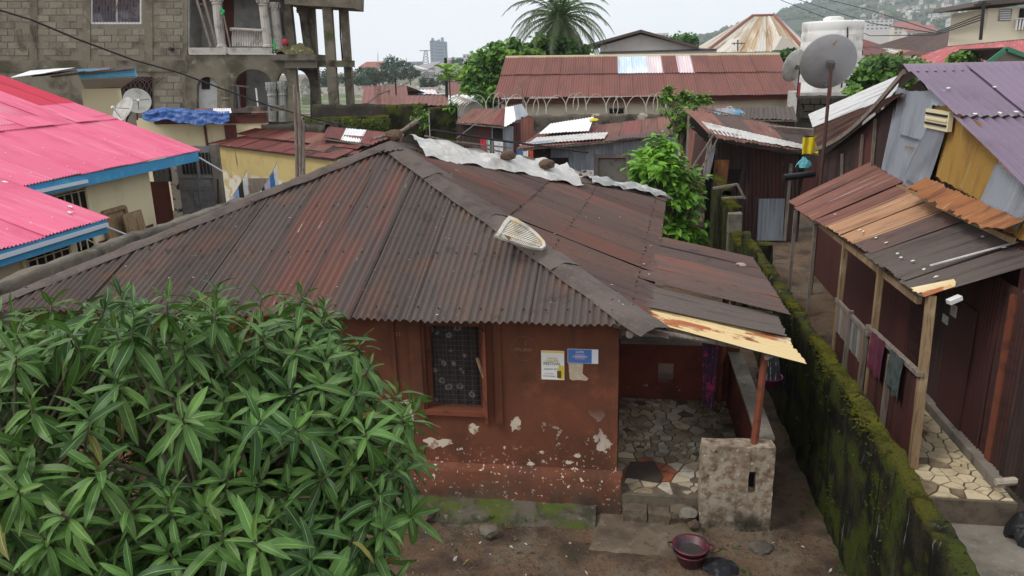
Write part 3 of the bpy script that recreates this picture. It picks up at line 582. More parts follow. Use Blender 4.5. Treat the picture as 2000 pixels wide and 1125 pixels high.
def crumple(name, c, sx, sy, h, mt, label, cat, seed=0, n=26):
    c = V(c)
    def f(i, j):
        u, v = i/n*2-1, j/n*2-1; r = math.hypot(u, v); e = 1+.25*nz((u, v, seed), 2)
        ang = math.atan2(v, u); k = max(abs(u), abs(v)); rr_ = k*(1+.18*nz((math.cos(ang), math.sin(ang), seed), 1.5))
        x, y = math.cos(ang)*rr_*sx, math.sin(ang)*rr_*sy
        z = h*(max(0, 1-rr_**2))**.6*(.75+.5*nz((u, v, seed+4), 2.5))+.25*h*abs(nz((u, v, seed+7), 5))*(1-rr_)
        return c+V((x, y, max(-.02, z-.02*(rr_ > .98))))
    return tag(grid(n, n, f).obj(name, mt, smooth=True), label, cat)
crumple('cloth_heap', (bc.x+.34, bc.y-.08, .0), .24, .2, .12, mat('black_cloth', (.016, .016, .02), [((.06, .06, .07), 12, .55, .7)], rough=.9), 'heap of wet black cloth beside the basins', 'cloth', 3)
# cloth hanging in the veranda, and the bundle hung outside its parapet
def hanging(name, top_a, top_b, drop, mt, label, cat, folds=5, amp=.03, taper=1.0, group=None, n=24, mm=14, jag=.04, seed=0):
    a, c = V(top_a), V(top_b); d = c-a; nn = V((d.y, -d.x, 0)).normalized() if d.xy.length > .001 else V((0, 1, 0))
    def f(i, j):
        u, v = i/n, j/mm; p = a.lerp(c, .5+(u-.5)*lerp(1, taper, v))
        dr = drop*(1+jag*nz((u*3, seed, 1), 2)+jag*(u-.5))
        return p+nn*(amp*math.sin(u*folds*6.28+v*1.3+seed)*(.3+.7*v)+.02*nz((u*4, v*3, seed), 1))+V((0, 0, -dr*v-.03*math.sin(u*3.14)*(1-v)))
    return tag(grid(n, mm, f).obj(name, mt, smooth=True), label, cat, group)
m_flow = mat('flowered_cloth', (.07, .03, .06), [((.5, .04, .16), 11, .55, .62), ((.02, .02, .03), 16, .55, .65), ((.5, .42, .44), 19, .66, .72)], rough=.9)
hanging('hanging_cloth', (1.06, 10.5, 2.4), (1.34, 10.5, 2.4), 1.28, m_flow, 'long pink and black flowered cloth hanging in the veranda', 'cloth', 4, .035, .55)
tag(B().tube([(-.1, 10.5, 2.42), (.8, 10.5, 2.39), (1.78, 10.5, 2.42)], .006, 5).obj('washing_line', m_iron), 'washing line strung across the veranda', 'line')
bn = thing('hanging_bundle', 'striped black bag over a purple basin hung outside the veranda parapet', 'bag', (2.0, 10.4, 1.5))
m_str = mat('striped_black_bag', (.02, .02, .022), [((.3, .3, .3), (40, 40, 3), .58, .64)], rough=.7)
B().lathe((2.02, 10.5, 1.62), [(.01, .42), (.05, .4), (.11, .28), (.14, .1), (.15, 0)], 16).obj('bag_body', m_str, bn, smooth=True)
B().lathe((2.02, 10.5, 1.5), [(0, 0), (.13, 0), (.18, .12), (.19, .12), (.19, .135), (.17, .12)], 20).obj('basin', mat('purple_basin', (.12, .015, .06), rough=.5), bn, smooth=True)
# upturned plastic chair back on the hip, foil, lumps, tarpaulin
ch = thing('chair_backrest', 'broken beige plastic chair back lying across the roof hip', 'chair', (-1.6, 10.75, 3.4))
m_plast = mat('dirty_ivory_plastic', (.52, .49, .43), [((.28, .25, .2), 4, .42, .66), ((.55, .4, .16), 2.6, .53, .66), ((.12, .1, .08), 11, .62, .74)], rough=.6)
Oc = PZ(1018, 482, 3.47); ex = (PZ(1075, 492, 3.42)-PZ(985, 478, 3.5)).normalized(); 
ez = (V(NF)*.6+V(NR)*.4).normalized(); ex = (ex-ez*ex.dot(ez)).normalized(); ey = ez.cross(ex)
def CH(u, v, h=0): return Oc+ex*(u*.34)+ey*(v*.33)+ez*(.09+h+.10*(v*v)*(1)-.05*u)
outl = [(-.95, -1.02), (-.55, -1.0), (0, -.86), (.55, -.62), (.92, -.25), (1.0, .1), (.9, .38), (.5, .68), (0, .9), (-.5, 1.02), (-.88, 1.04), (-1.0, .7), (-1.04, 0), (-1.0, -.7)]
def ring(k, h): return [CH(u*k, v*k, h) for u, v in outl]
o1, o2 = ring(1, .0), ring(1, .035); i1, i2 = ring(.86, .0), ring(.86, .03); n = len(outl)
B().add(o1+o2+i2+i1, [(k, (k+1) % n, (k+1) % n+n, k+n) for k in range(n)]+[(k+n, (k+1) % n+n, (k+1) % n+2*n, k+2*n) for k in range(n)]+[(k+2*n, (k+1) % n+2*n, (k+1) % n+3*n, k+3*n) for k in range(n)]).obj('rim', m_plast, ch)
def inside(u, v):
    c = False; pts = [(a*.9, d*.9) for a, d in outl]; j = n-1
    for i in range(n):
        if (pts[i][1] > v) != (pts[j][1] > v) and u < (pts[j][0]-pts[i][0])*(v-pts[i][1])/(pts[j][1]-pts[i][1])+pts[i][0]: c = not c
        j = i
    return c
for k in range(-9, 8):      # chevron slats
    for s in (-1, 1):
        p = []
        for q in range(15):
            v = s*q/14*.95; u = -.1+k*.125+abs(v)*.75*(1 if s < 0 else .9)-.15
            if inside(u, v) and not (-.85 < u < -.45 and -.15 < v*-1 < .5 and s < 0): p.append((u, v))
        if len(p) > 2:
            B().add([CH(u+e, v, .012) for u, v in p for e in (-.043, .043)], [(2*i, 2*i+1, 2*i+3, 2*i+2) for i in range(len(p)-1)]).obj('slat', m_plast, ch)
B().add([CH(u, v, .02) for u, v in ((-.95, -.05), (.97, -.03), (.97, .06), (-.95, .07))], [(0, 1, 2, 3)]).obj('centre_rib', m_plast, ch)
m_foil = mat('crumpled_foil', (.6, .62, .66), [((.15, .16, .18), 25, .5, .6)], rough=.3, metal=.6)
fp = PZ(1155, 462, 3.05)
tag(crumple('foil_scrap', fp+V((0, 0, .04)), .11, .08, .07, m_foil, None, None, 5, 10), 'crumpled silver foil on the brown side roof', 'litter')
for k, (px, py, lab) in enumerate(((1225, 470, 'bent rusty scrap at the edge of the side roof'), (1447, 522, 'pale scrap of paper on the veranda roof'))):
    p = PZ(px, py, 2.86 if k == 0 else 2.6); tag(crumple('roof_scrap', p+V((0, 0, .05)), .09, .04, .03, mat('pale_scrap', (.35, .3, .25), rough=.9), None, None, k, 8), lab, 'litter')
# white tarpaulin bunched along the rear hip
def tarp(name, A, Bp, wd, label, seed, mt=m_whitetarp, n=60, mm=16, h=.1):
    A, Bp = V(A), V(Bp); d = (Bp-A).normalized(); nu = (NR+NB).normalized(); s1 = d.cross(NR).normalized(); s2 = d.cross(NB).normalized()
    if s1.dot(NB) > 0: s1 = -s1
    if s2.dot(NR) > 0: s2 = -s2
    L_ = (Bp-A).length
    def f(i, j):
        t = i/n; k = j/mm*2-1; p = A+(Bp-A)*t; w_ = wd*(1+.3*nz((t*L_, k > 0, seed), 1.1))
        s = s1 if k < 0 else s2; z = .06+h*(1-abs(k)**2)*(.8+.8*nz((t*L_*1.2, k, seed), 1.1))+.10*abs(nz((t*L_*1.7+k*2, k*3.5, seed), 1))+.05*nz((t*L_*4, k*6+t*9, seed+3), 1)
        return p+s*(abs(k)*w_)+nu*max(.07 if abs(k) < .9 else .045, z)
    return tag(grid(n, mm, f).obj(name, mt, smooth=True), label, 'tarpaulin')
hp = lambda t: EBR.lerp(APEX, t)
tarp('tarpaulin', hp(.95), hp(.44), .66, 'dirty white tarpaulin bunched along the rear hip of the roof', 1, h=.24)
tarp('tarpaulin', hp(.36), hp(.04), .3, 'grey-white torn tarpaulin on the lower rear hip', 5, mat('grey_tarpaulin', (.36, .36, .35), [((.55, .54, .52), 4, .5, .7), ((.14, .13, .12), 6, .6, .72)], rough=.8), h=.12)
rock('roof_stone', hp(.68)+V((.25, -.22, .22)), .16, m_stone, 'brown lump weighing down the middle of the white tarpaulin', seed=3)
rock('roof_stone', hp(.545)+V((.25, -.2, .2)), .17, m_stone, 'rust-brown lump at the low end of the white tarpaulin', seed=5)
rock('roof_stone', APEX+V((.05, .1, .16)), .17, m_stone, 'dark lump with a knotted stick on the roof peak', seed=7)
for k, (a, c, h) in enumerate(((.9, .55, .3), (.8, .68, .33))):
    tag(B().beam(hp(a)+V((.0, -.12*k, h)), hp(c)+V((.25*k, .3*k, h-.02)), .06, .03).obj('batten', m_woodgrey), ('long', 'short')[k]+' weathered batten lying on the white tarpaulin', 'batten')
tag(B().tube([APEX+V((-.3, 0, .12)), APEX+V((.2, .15, .25)), APEX+V((.45, .3, .42))], [.03, .035, .05], 6).obj('stick', m_woodgrey), 'knotted stick poking up at the roof peak', 'stick')
tag(B().tube([hp(.9)+V((.1, .1, .4)), hp(.72)+V((.2, .3, .42)), hp(.45)+V((.5, 1.2, .4))], .025, 6).obj('pole', m_iron), 'thin dark pole lying above the white tarpaulin', 'pole')
# ------------------------------------------------------------------ tin house on the right: patchwork gable, purple roof, lean-to porch
rh = thing('tin_house', 'tin house with a purple gable roof and patchwork sheet wall', 'house', (8, 15, 0))
m_purple = mat('purple_sheet', (.18, .125, .185), [((.13, .09, .13), (1, .5, 1), .45, .7, {'uv': 1}), ((.24, .18, .24), 18, .58, .8, {'amt': .5})], rough=.5, spec=.4, rnd=.08, bump=(80, .1, .005))
m_galv = mat('galvanised_sheet', (.30, .33, .37), [((.2, .22, .25), (2, .6, 1), .45, .7, {'uv': 1}), ((.4, .42, .45), (6, 1, 1), .55, .75, {'uv': 1}), ((.2, .14, .09), (5, 1.2, 1), .66, .74, {'uv': 1})], rough=.5, spec=.4, rnd=.12)
m_ochrerust = mat('ochre_rust_sheet', (.36, .21, .05), [((.24, .12, .035), (2, .5, 1), .45, .7, {'uv': 1}), ((.42, .3, .1), (7, .7, 1), .55, .75, {'uv': 1}), ((.08, .04, .02), (6, 3, 1), .66, .72, {'uv': 1})], rough=.7, rnd=.1)
m_darkred = mat('dark_red_sheet', (.085, .03, .026), [((.05, .022, .02), (3, .5, 1), .45, .7, {'uv': 1}), ((.13, .05, .04), (8, .5, 1), .56, .75, {'uv': 1})], rough=.7, rnd=.18)
m_darkbr = mat('dark_brown_sheet', (.06, .036, .032), [((.03, .02, .019), (3, .5, 1), .45, .7, {'uv': 1}), ((.1, .06, .05), (9, .5, 1), .56, .75, {'uv': 1}), ((.2, .17, .15), (6, .8, 1), .7, .74, {'uv': 1})], rough=.75, rnd=.2)
m_rusto = mat('orange_rust_sheet', (.3, .12, .045), [((.15, .055, .03), (3, .8, 1), .45, .65, {'uv': 1}), ((.42, .24, .12), (6, 1.2, 1), .55, .72, {'uv': 1}), ((.07, .035, .025), 7, .64, .72)], rough=.8, rnd=.12)
m_tan = mat('tan_rust_sheet', (.36, .2, .11), [((.22, .11, .065), (3, .8, 1), .45, .68, {'uv': 1}), ((.45, .3, .19), (7, .8, 1), .55, .72, {'uv': 1}), ((.05, .025, .02), (14, 5, 1), .68, .72, {'uv': 1})], rough=.8, rnd=.12)
m_redrust = mat('red_rust_sheet', (.2, .085, .062), [((.12, .055, .045), (3, .6, 1), .45, .68, {'uv': 1}), ((.3, .17, .13), (8, .6, 1), .57, .75, {'uv': 1}), ((.05, .03, .025), 9, .66, .72)], rough=.75, rnd=.16)
m_whitesheet = mat('white_painted_sheet', (.8, .8, .8), [((.66, .65, .64), (2, .5, 1), .5, .75, {'uv': 1}), ((.05, .045, .04), (10, 1.2, 1), .68, .71, {'uv': 1})], rough=.6)
GX = 5.28; RIDGE = V((5.05, 15.75, 5.72)); NEAR = PX(2010, 372, 5.05); FAR = PX(1592, 288, 5.05)
proof = B().beam((5.2, 15.75, 5.62), (13, 15.75, 5.62), .1).obj('gable_roof', m_woodgrey, rh)
sl_ = (NEAR-RIDGE); MID = RIDGE+sl_*.50
E_ = V((9, 0, 0)); LOW = RIDGE+sl_*1.15
sheets(proof, LOW, LOW+E_, MID-sl_*.02+E_, MID-sl_*.02, 1.05, m_purple, 'roof_sheet', .15, .022, 4, jag=.012, lift0=.0)
sheets(proof, MID, MID+E_, RIDGE+E_, RIDGE, 1.05, m_purple, 'roof_sheet', .15, .022, 4, jag=.012, lift0=.045)
fs = FAR-RIDGE
def sagp(t, x=0): p = RIDGE+fs*t; return V((p.x+x, p.y, p.z-.28*math.sin(math.pi*t)))
sheets(proof, PX(1598, 292, 5.05), PX(1585, 250, 5.75), PX(1745, 188, 5.6), PX(1765, 182, 5.08), .5, [m_redrust, m_roof_side], 'roof_sheet', .11, .014, 6, jag=.03)
sheets(proof, PX(1590, 254, 5.7), PX(1580, 224, 7.0), PX(1792, 134, 6.6), PX(1740, 190, 5.55), .8, [m_whitesheet, m_whitesheet], 'roof_sheet', .11, .012, 6, jag=.05, lift0=.02)
sheets(proof, PX(1752, 186, 5.5), PX(1782, 145, 6.2), RIDGE+V((1, .1, .02)), RIDGE, .8, [m_galv, m_whitesheet], 'roof_sheet', .11, .012, 3, jag=.03, lift0=.03)
b = B()
for k in range(10): b.beam(sagp(k/10, .0)+V((0, 0, -.06)), sagp((k+1)/10, .0)+V((0, 0, -.06)), .05, .1)
b.obj('barge_board', m_woodgrey, proof)
# ridge cap
grid(12, 6, lambda i, j: (5.0+i*.7, 15.75+(j-3)*.12, 5.80-.045*abs(j-3)+.01*nz((i, j, 0), 1))).obj('ridge_cap', m_purple, proof, smooth=True)
m_clip = mat('white_washer', (.72, .7, .66), rough=.6)
def washers(spots, nrm, parent, s=.05):
    for p in spots:
        p = V(p); n_ = V(nrm).normalized(); t = n_.orthogonal().normalized(); a = R_(0, 3); c, d = t*math.cos(a)+n_.cross(t)*math.sin(a), None; d = n_.cross(c)
        B().prism([p+c*s+n_*.018, p+d*s*.7+n_*.02, p-c*s+n_*.018, p-d*s*.7+n_*.02], n_*.006).obj('washer', m_clip, parent)
npur = E_.cross(RIDGE-LOW).normalized(); npur = npur if npur.z > 0 else -npur
def on_plane(px, py, p0, n_): d = ray(px, py); return CAM+d*((V(p0)-CAM).dot(n_)/d.dot(n_))
washers([on_plane(px, py, RIDGE, npur)+npur*.06 for px, py in ((1850, 181), (1941, 179), (1902, 232), (1950, 230), (1982, 228))], npur, proof, .045)
# patchwork wall, each sheet its own
pw = B().beam((GX+.12, 11.2, 3.2), (GX+.12, 22, 3.2), .08).obj('patchwork_wall', m_woodgrey, rh)
def wp(px, py, x): return PX(px, py, x)
def patch(quad, mt, x, nm='wall_sheet', period=.075, amp=.008, label=None, jag=.03, curl=0.0):
    A_, B_, C_, D_ = [wp(px, py, x) for px, py in quad]   # foot-left, foot-right, head-right, head-left
    return sheet(nm, quadcols(A_, B_, C_, D_), (-1, 0, .05), mt, pw, period, amp, 4, jag=jag, sag=.01, label=label, curl=curl)
patch(((1722, 330), (1796, 385), (1826, 195), (1752, 170)), m_galv, GX-.01)
patch(((1755, 262), (1808, 275), (1826, 178), (1772, 178)), m_galv, GX-.05, label='pale galvanised sheet hanging over its neighbours')
patch(((1762, 345), (1808, 372), (1846, 252), (1815, 240)), m_galv, GX-.09, label='loose galvanised sheet slanting outwards', curl=.1)
patch(((1742, 330), (1790, 345), (1800, 290), (1768, 285)), m_ochrerust, GX+.005)
patch(((1828, 345), (1905, 390), (1916, 240), (1852, 212)), m_ochrerust, GX-.02)
patch(((1870, 365), (1925, 400), (1955, 300), (1905, 250)), m_ochrerust, GX-.05)
patch(((1905, 410), (1982, 452), (2030, 380), (1945, 318)), m_galv, GX-.07, label='grey sheet at the near end of the patchwork wall')
patch(((1960, 450), (2060, 500), (2090, 380), (2010, 375)), m_ochrerust, GX-.03)
patch(((1816, 228), (1862, 236), (1866, 200), (1838, 190)), m_ochrerust, GX-.03)
patch(((1822, 205), (1846, 208), (1846, 176), (1812, 165)), m_galv, GX-.06)
for q, mt in ((((1590, 400), (1625, 395), (1640, 290), (1600, 305)), m_darkbr), (((1622, 395), (1665, 388), (1680, 258), (1637, 292)), m_darkbr), (((1660, 385), (1700, 375), (1715, 225), (1678, 262)), m_darkred), (((1692, 375), (1728, 350), (1755, 185), (1712, 230)), m_darkbr), (((1555, 410), (1595, 400), (1605, 305), (1575, 320)), m_darkred)): patch(q, mt, GX+.0, amp=.012)
for px0, py0, px1, py1 in ((1676, 330, 1685, 262), (1700, 320, 1710, 232), (1640, 380, 1645, 300)):
    B().beam(wp(px0, py0+40, GX-.05), wp(px1, py1, GX-.05), .06, .04).obj('batten', m_woodgrey, pw)
B().box((GX+.02, 11, 0), (GX+.1, 22.3, 3.4)).obj('inner_wall', m_darkred, rh)
B().prism([(GX+.05, 11, 3.4), (GX+.05, 22.3, 3.4), (GX+.05, 15.75, 5.5)], (.04, 0, 0)).obj('gable_panel', m_darkbr, rh)
v0 = wp(1808, 246, GX-.1); v1 = wp(1855, 246, GX-.1)
vent = B().box((GX-.13, v1.y, v0.z-.02), (GX-.06, v0.y, v0.z+.3)).obj('air_vent', m_cream, pw)
for k in range(3): B().box((GX-.15, v1.y+.05, v0.z+.05+.08*k), (GX-.13, v0.y-.05, v0.z+.085+.08*k)).obj('louvre', m_dark if k != 1 else m_cream, vent)
# lean-to porch roof
pr = B().beam((4.1, 11.1, 2.6), (3.95, 18.2, 2.6), .07, .1).beam((5.2, 11.1, 3.48), (5.2, 18.4, 3.5), .06, .08).obj('porch_roof', m_wood, rh)
pr_m = [m_roof_grey, m_roof_grey, m_roof_grey, m_roof_side, m_tan, m_tan, m_redrust, m_redrust, m_redrust]
A_ = V((3.98, 10.5, 2.80)); B_ = V((3.74, 18.5, 2.66)); C_ = V((5.33, 18.1, 3.6)); D_ = V((5.5, 10.5, 3.36))
nS = 10
for i in range(nS):
    t0, t1 = i/nS, min(1, (i+1)/nS+.012)
    q = quadcols(A_.lerp(B_, t0), A_.lerp(B_, t1), D_.lerp(C_, t1), D_.lerp(C_, t0)); dv = R_(-.05, .06)
    mt = [m_roof_grey, m_roof_grey, m_roof_grey, m_roof_side, m_tan, m_tan, m_redrust, m_redrust, m_redrust, m_redrust][i]
    sheet('porch_sheet', (lambda t, q=q, dv=dv: (q(t)[0]+(q(t)[0]-q(t)[1]).normalized()*dv, q(t)[1])), (-.5, 0, .9), mt, pr, .105, .012, 4, lift=(i % 2)*.012+.05+.006*i, jag=.035, curl=.03)
sheet('porch_sheet', quadcols(A_+V((-.03, -.02, -.02)), A_.lerp(B_, .045)+V((-.1, 0, 0)), A_.lerp(B_, .045).lerp(D_, .3), A_.lerp(D_, .22)), (-.5, 0, .9), m_ochre, pr, .105, .012, 3, lift=.075, jag=.05, label='yellowed patched corner of the porch roof')
for t, w_ in ((.10, .05), (.80, .05), (.97, .05)):
    B().beam(A_.lerp(B_, t)+V((.3, 0, .28)), D_.lerp(C_, t)+V((-.1, 0, .06)), w_, .012).obj('sealing_strip', m_whitetarp, pr)
# bent rusty flashing between wall and porch
fl = [PX(1765, 368, 5.0), PX(1860, 455, 4.95), PX(1935, 462, 5.0), PX(2010, 440, 5.2), PX(1990, 425, 5.22), PX(1830, 350, 5.22), PX(1800, 365, 5.1)]
sheet('flashing', quadcols(PX(1768, 375, 4.85), PX(1940, 466, 4.9), PX(2000, 440, 5.2), PX(1812, 352, 5.22)), (-.3, 0, 1), m_rusto, pr, .14, .012, 4, lift=.06, jag=.08, curl=.1, label='bent orange-rusted flashing over the porch roof')
npr = (B_-A_).cross(D_-A_).normalized(); npr = npr if npr.z > 0 else -npr
washers([on_plane(px, py, A_, npr)+npr*.11 for px, py in ((1757, 510), (1787, 525), (1809, 542), (1833, 557), (1735, 488), (1764, 518), (1923, 478), (1965, 500), (1690, 465), (1715, 478), (1741, 402), (1855, 452), (1808, 430), (1622, 422), (1635, 430), (1683, 462))], npr, pr, .035)
# porch: posts, low fence, floor, inner wall
def post(a, c, w_, mt, nm='porch_post', par=rh): return B().beam(a, c, w_, w_).obj(nm, mt, par)
post((4.02, 10.36, .3), (4.04, 10.56, 2.84), .105, m_wood); post((4.02, 12.6, .1), (4.02, 12.6, 2.7), .09, m_wood); post((4.0, 14.7, 0), (4.02, 14.7, 2.66), .09, m_wood); post((3.9, 16.6, 0), (3.9, 16.6, 2.6), .07, m_woodgrey); post((3.8, 18.2, 0), (3.82, 18.2, 2.6), .07, m_woodgrey)
B().beam((4.22, 10.45, 2.78), (4.38, 10.5, 2.84), .09, .06).obj('rafter_end', m_white, pr)
PF = .38
m_ptile = mat('porch_tile_cream', (.66, .55, .36), [((.5, .4, .25), 2.5, .45, .7), ((.2, .14, .08), 1.7, .58, .68), ((.3, .26, .16), 9, .6, .75)], rough=.5, rnd=.1)
pf = B().box((3.86, 9.55, 0), (5.02, 14.6, PF-.012)).obj('porch_floor', m_tileedge, rh)
paving(pf, 3.9, 5.0, 9.6, 13.6, PF-.012, 120, lambda p, rr: m_ptile if rr.random() < .85 else m_tiles[1], 8, .012)
B().box((4.86, 9.9, PF), (5.02, 14, PF+.14)).obj('wall_kerb', m_conc, rh)
m_board = mat('dark_red_board', (.06, .025, .022), [((.03, .014, .012), (2, 2, 8), .45, .7), ((.11, .05, .04), 7, .6, .8)], rough=.7)
for k in range(8): sheet('wall_sheet', quadcols((5.0-.008*(k % 2), 8.4+k*.78, PF+.1), (5.0-.008*(k % 2), 8.4+(k+1)*.78+.05, PF+.1), (5.02, 8.4+(k+1)*.78+.05, 3.0), (5.02, 8.4+k*.78, 3.0)), (-1, 0, 0), [m_darkred, m_darkbr, m_board, m_darkred][k % 4], rh, .09, .012, 4, jag=.03)
B().box((4.98, 10.35, PF+.1), (5.06, 10.5, 2.9)).obj('door_frame', m_woodred, rh)
B().box((4.95, 11.3, PF+.15), (4.975, 12.2, 2.4)).obj('door', m_darkred, rh)
for y0 in (11.9, 12.15): B().box((4.93, y0, 2.1-.2*(y0 > 12)), (4.945, y0+.2, 2.28-.25*(y0 > 12))).obj('notice_sheet', m_whitetarp, rh)
# fence of sheets and palings
fn = thing('porch_fence', 'low fence of rusty sheets and pale palings along the tin porch', 'fence', (4.0, 12.5, 0))
for i in range(5): sheet('fence_sheet', quadcols((4.0, 10.42+i*.86, .1), (4.0, 10.42+(i+1)*.86+.04, .1), (4.0, 10.42+(i+1)*.86+.04, 1.68-.05*i-.25*(i > 2)), (4.0, 10.42+i*.86, 1.72-.05*i-.25*(i > 2))), (-1, 0, 0), m_darkred, fn, .075, .01, 2, lift=.01*(i % 2))
for i in range(14): B().box((3.97, 12.9+i*.13, .9+R_(0, .05)), (3.99, 12.9+i*.13+.115, 1.5+R_(-.02, .02))).obj('paling', [m_woodgrey, m_wood, m_galv][i % 3 if i % 4 else 0], fn)
B().beam((3.97, 10.4, 1.76), (3.98, 12.8, 1.64), .08, .06).obj('rail', m_woodgrey, fn); B().beam((3.95, 12.6, 1.56), (3.98, 14.8, 1.5), .06, .07).obj('rail', m_woodgrey, fn)
for y in (11.5, 12.75, 13.7): B().beam((3.93, y, 0), (3.95, y, 1.62), .08, .06).obj('fence_stake', m_woodgrey, fn)
m_tow1 = mat('maroon_towel', (.14, .03, .055), [((.09, .02, .04), (1, 22, 1), .45, .55)], rough=1); m_tow2 = mat('grey_green_towel', (.075, .095, .09), [((.05, .065, .06), 12, .45, .6)], rough=1)
hanging('towel', (3.92, 12.4, 1.72), (3.92, 11.75, 1.75), .66, m_tow1, 'maroon towel draped over the porch fence rail', 'towel', 2, .02)
hanging('towel', (3.91, 11.45, 1.77), (3.91, 10.9, 1.79), .62, m_tow2, 'grey-green towel draped over the porch fence rail', 'towel', 2, .02, jag=.12)
# yard by the porch
tag(B().prism([(2.98, 2, 0), (9, 2, 0), (9, 9.6, 0), (2.98, 9.6, 0)], (0, 0, .03)).obj('concrete_yard', m_conc), 'worn grey concrete yard beside the mossy wall', kind='structure')
tag(B().prism([(2.98, 9.6, 0), (3.86, 9.6, 0), (3.86, 24.5, 0), (2.98, 24.5, 0)], (0, 0, .022)).obj('alley', m_concdark), 'damp concrete alley between the wall and the tin house', kind='structure')
tag(B().tube([(4.75, 9.62, .62), (5.6, 9.7, .70)], [.05, .07], 8).obj('log', mat('pale_log', (.5, .43, .35), [((.3, .25, .2), 9, .5, .7)], rough=.9)), 'pale sawn log lying at the right edge of the porch', 'log')
p = PZ(1990, 960, .0)
crumple('black_bag', (5.15, 9.3, .0), .35, .3, .5, m_black, 'black bulging bag at the right end of the porch', 'bag', 6)
p = PZ(1572, 600, 0); bk = thing('black_bucket', 'black bucket standing in the alley by the mossy wall', 'bucket', (3.42, 18.3, 0))
B().lathe((3.42, 18.3, 0), [(0, 0), (.2, 0), (.26, .38), (.28, .38), (.28, .42), (.24, .42), (.18, .05), (0, .05)], 18).obj('bucket_body', m_black, bk, smooth=True)
B().tube([(3.42+.27*math.cos(a), 18.3-.1, .4+.25*math.sin(a)) for a in [k*math.pi/8 for k in range(9)]], .008, 5).obj('handle', m_black, bk)
# ------------------------------------------------------------------ left side: boundary wall, pink-roofed house
def polyY(name, pts, y, th, mt, parent=None): return B().prism([PY(px, py, y) for px, py in pts][::-1], (0, th, 0)).obj(name, mt, parent)
def boxY(name, px0, py0, px1, py1, y, th, mt, parent=None, zmin=None):
    a, c = PY(px0, py1, y), PY(px1, py0, y); z0 = a.z if zmin is None else zmin; mid = (py0+py1)/2; a.x = PY(px0, mid, y).x; c.x = PY(px1, mid, y).x
    return B().box((a.x, y, z0), (c.x, y+th, c.z)).obj(name, mt, parent)
lw, lwc = wall_run('boundary_wall', [(-10.7, 9.5, 2.5), (-10.7, 14, 2.55), (-10.6, 24.5, 2.52)], 'grey concrete boundary wall left of the hipped house', 'wall', m_concdark, .3, .14, .03, side=-1)
tag(B().prism([(-16, 9.5, 0), (-11, 9.5, 0), (-11, 30, 0), (-16, 30, 0)], (0, 0, .03)).obj('passage', m_concdark), 'concrete passage beside the pink-roofed house', kind='structure')
m_pink = mat('pink_sheet', (.72, .145, .25), [((.64, .1, .195), (.8, .4, 1), .45, .7, {'uv': 1}), ((.8, .3, .4), (6, .4, 1), .5, .75, {'uv': 1, 'amt': .6}), ((.45, .08, .12), 9, .66, .76, {'amt': .6}), ((.62, .3, .34), (.5, .15, 1), .5, .66, {'uv': 1, 'amt': .6})], rough=.5, spec=.35, rnd=.05)
m_pinkred = mat('crimson_sheet', (.55, .03, .07), [((.45, .03, .06), (2, .5, 1), .45, .7, {'uv': 1})], rough=.5, rnd=.05)
m_brownpl = mat('brown_painted_plaster', (.13, .04, .03), [((.08, .03, .025), 3, .45, .7)], rough=.8)
ph = thing('pink_roofed_house', 'cream house under a pink corrugated roof with blue fascia', 'house', (-17, 16, 0))
pk = lambda X: 3.6-.366*(X+13.5)
prf = B().beam((-13.7, 15, 3.5), (-13.7, 22.8, 3.5), .08).obj('pink_roof', m_wood, ph)
def prow(y0, y1, xa, xb, lift, mt=m_pink): return sheets(prf, (xa, y0, pk(xa)), (xa, y1, pk(xa)), (xb, y1, pk(xb)), (xb, y0, pk(xb)), .95, mt, 'roof_sheet', .1, .022, 3, jag=.008, lift0=lift)
prow(8.5, 15.5, -11.5, -16.8, 0); prow(8.5, 15.5, -16.5, -20, .03); prow(15.5, 23, -13.5, -16.8, 0); prow(15.5, 21.4, -16.5, -20, .03); prow(21.4, 23, -16.5, -17.7, .03); prow(21.4, 23, -17.6, -20, .045, m_pinkred)
prow(8.5, 23.0, -16.2, -16.9, .04)
washers([(x, y, pk(x)+.03) for x in (-12, -13.9, -15) for y in [8.8+k*.62 for k in range(11 if x > -13 else 23)] if not (x == -15 and R_(0, 1) < .5)], (.34, 0, .94), prf, .022)
washers([(-13.6+R_(-.3, .3), y, pk(-13.6)+.09) for y in (12.5, 13.2, 13.9, 14.4, 15.1)]+[(-12, 14.9, pk(-12)+.04), (-12.2, 15.2, pk(-12.2)+.04)], (.34, 0, .94), prf, .07)
B().box((-11.58, 8.5, 2.55), (-11.55, 15.45, 2.84)).obj('fascia', m_bluefascia, ph); B().box((-13.58, 15.5, 3.28), (-13.55, 22.95, 3.57)).obj('fascia', m_bluefascia, ph)
m_pvc = mat('pale_gutter', (.62, .66, .72), rough=.5)
B().box((-11.55, 8.5, 2.70), (-11.48, 15.4, 2.78)).obj('gutter', m_pvc, ph); B().box((-13.55, 15.7, 3.36), (-13.48, 17.6, 3.44)).obj('gutter', m_pvc, ph)
B().tube([(-11.5, 15.35, 2.7), (-11.05, 15.9, 2.25)], .02, 6).obj('downpipe', m_pvc, ph); B().tube([(-13.45, 22.8, 3.4), (-13.0, 23.3, 2.9)], .025, 6).obj('downpipe', m_pvc, ph)
B().box((-12.5, 8, 0), (-12.2, 15.2, 3.0)).obj('wall', m_cream, ph); B().box((-12.195, 8, 0), (-12.17, 15.2, 1.62)).obj('dado', m_brownpl, ph)
B().box((-14.5, 15.2, 0), (-14.2, 21.0, 3.7)).obj('wall', m_cream, ph); B().box((-14.195, 15.2, 0), (-14.17, 21.0, 1.62)).obj('dado', m_brownpl, ph)
B().box((-20, 21.0, 0), (-14.2, 21.2, 3.7)).obj('wall', m_cream, ph)
B().box((-19.9, 8, 3.4), (-13.6, 22.5, 3.44)).obj('ceiling', m_woodgrey, ph) if False else None
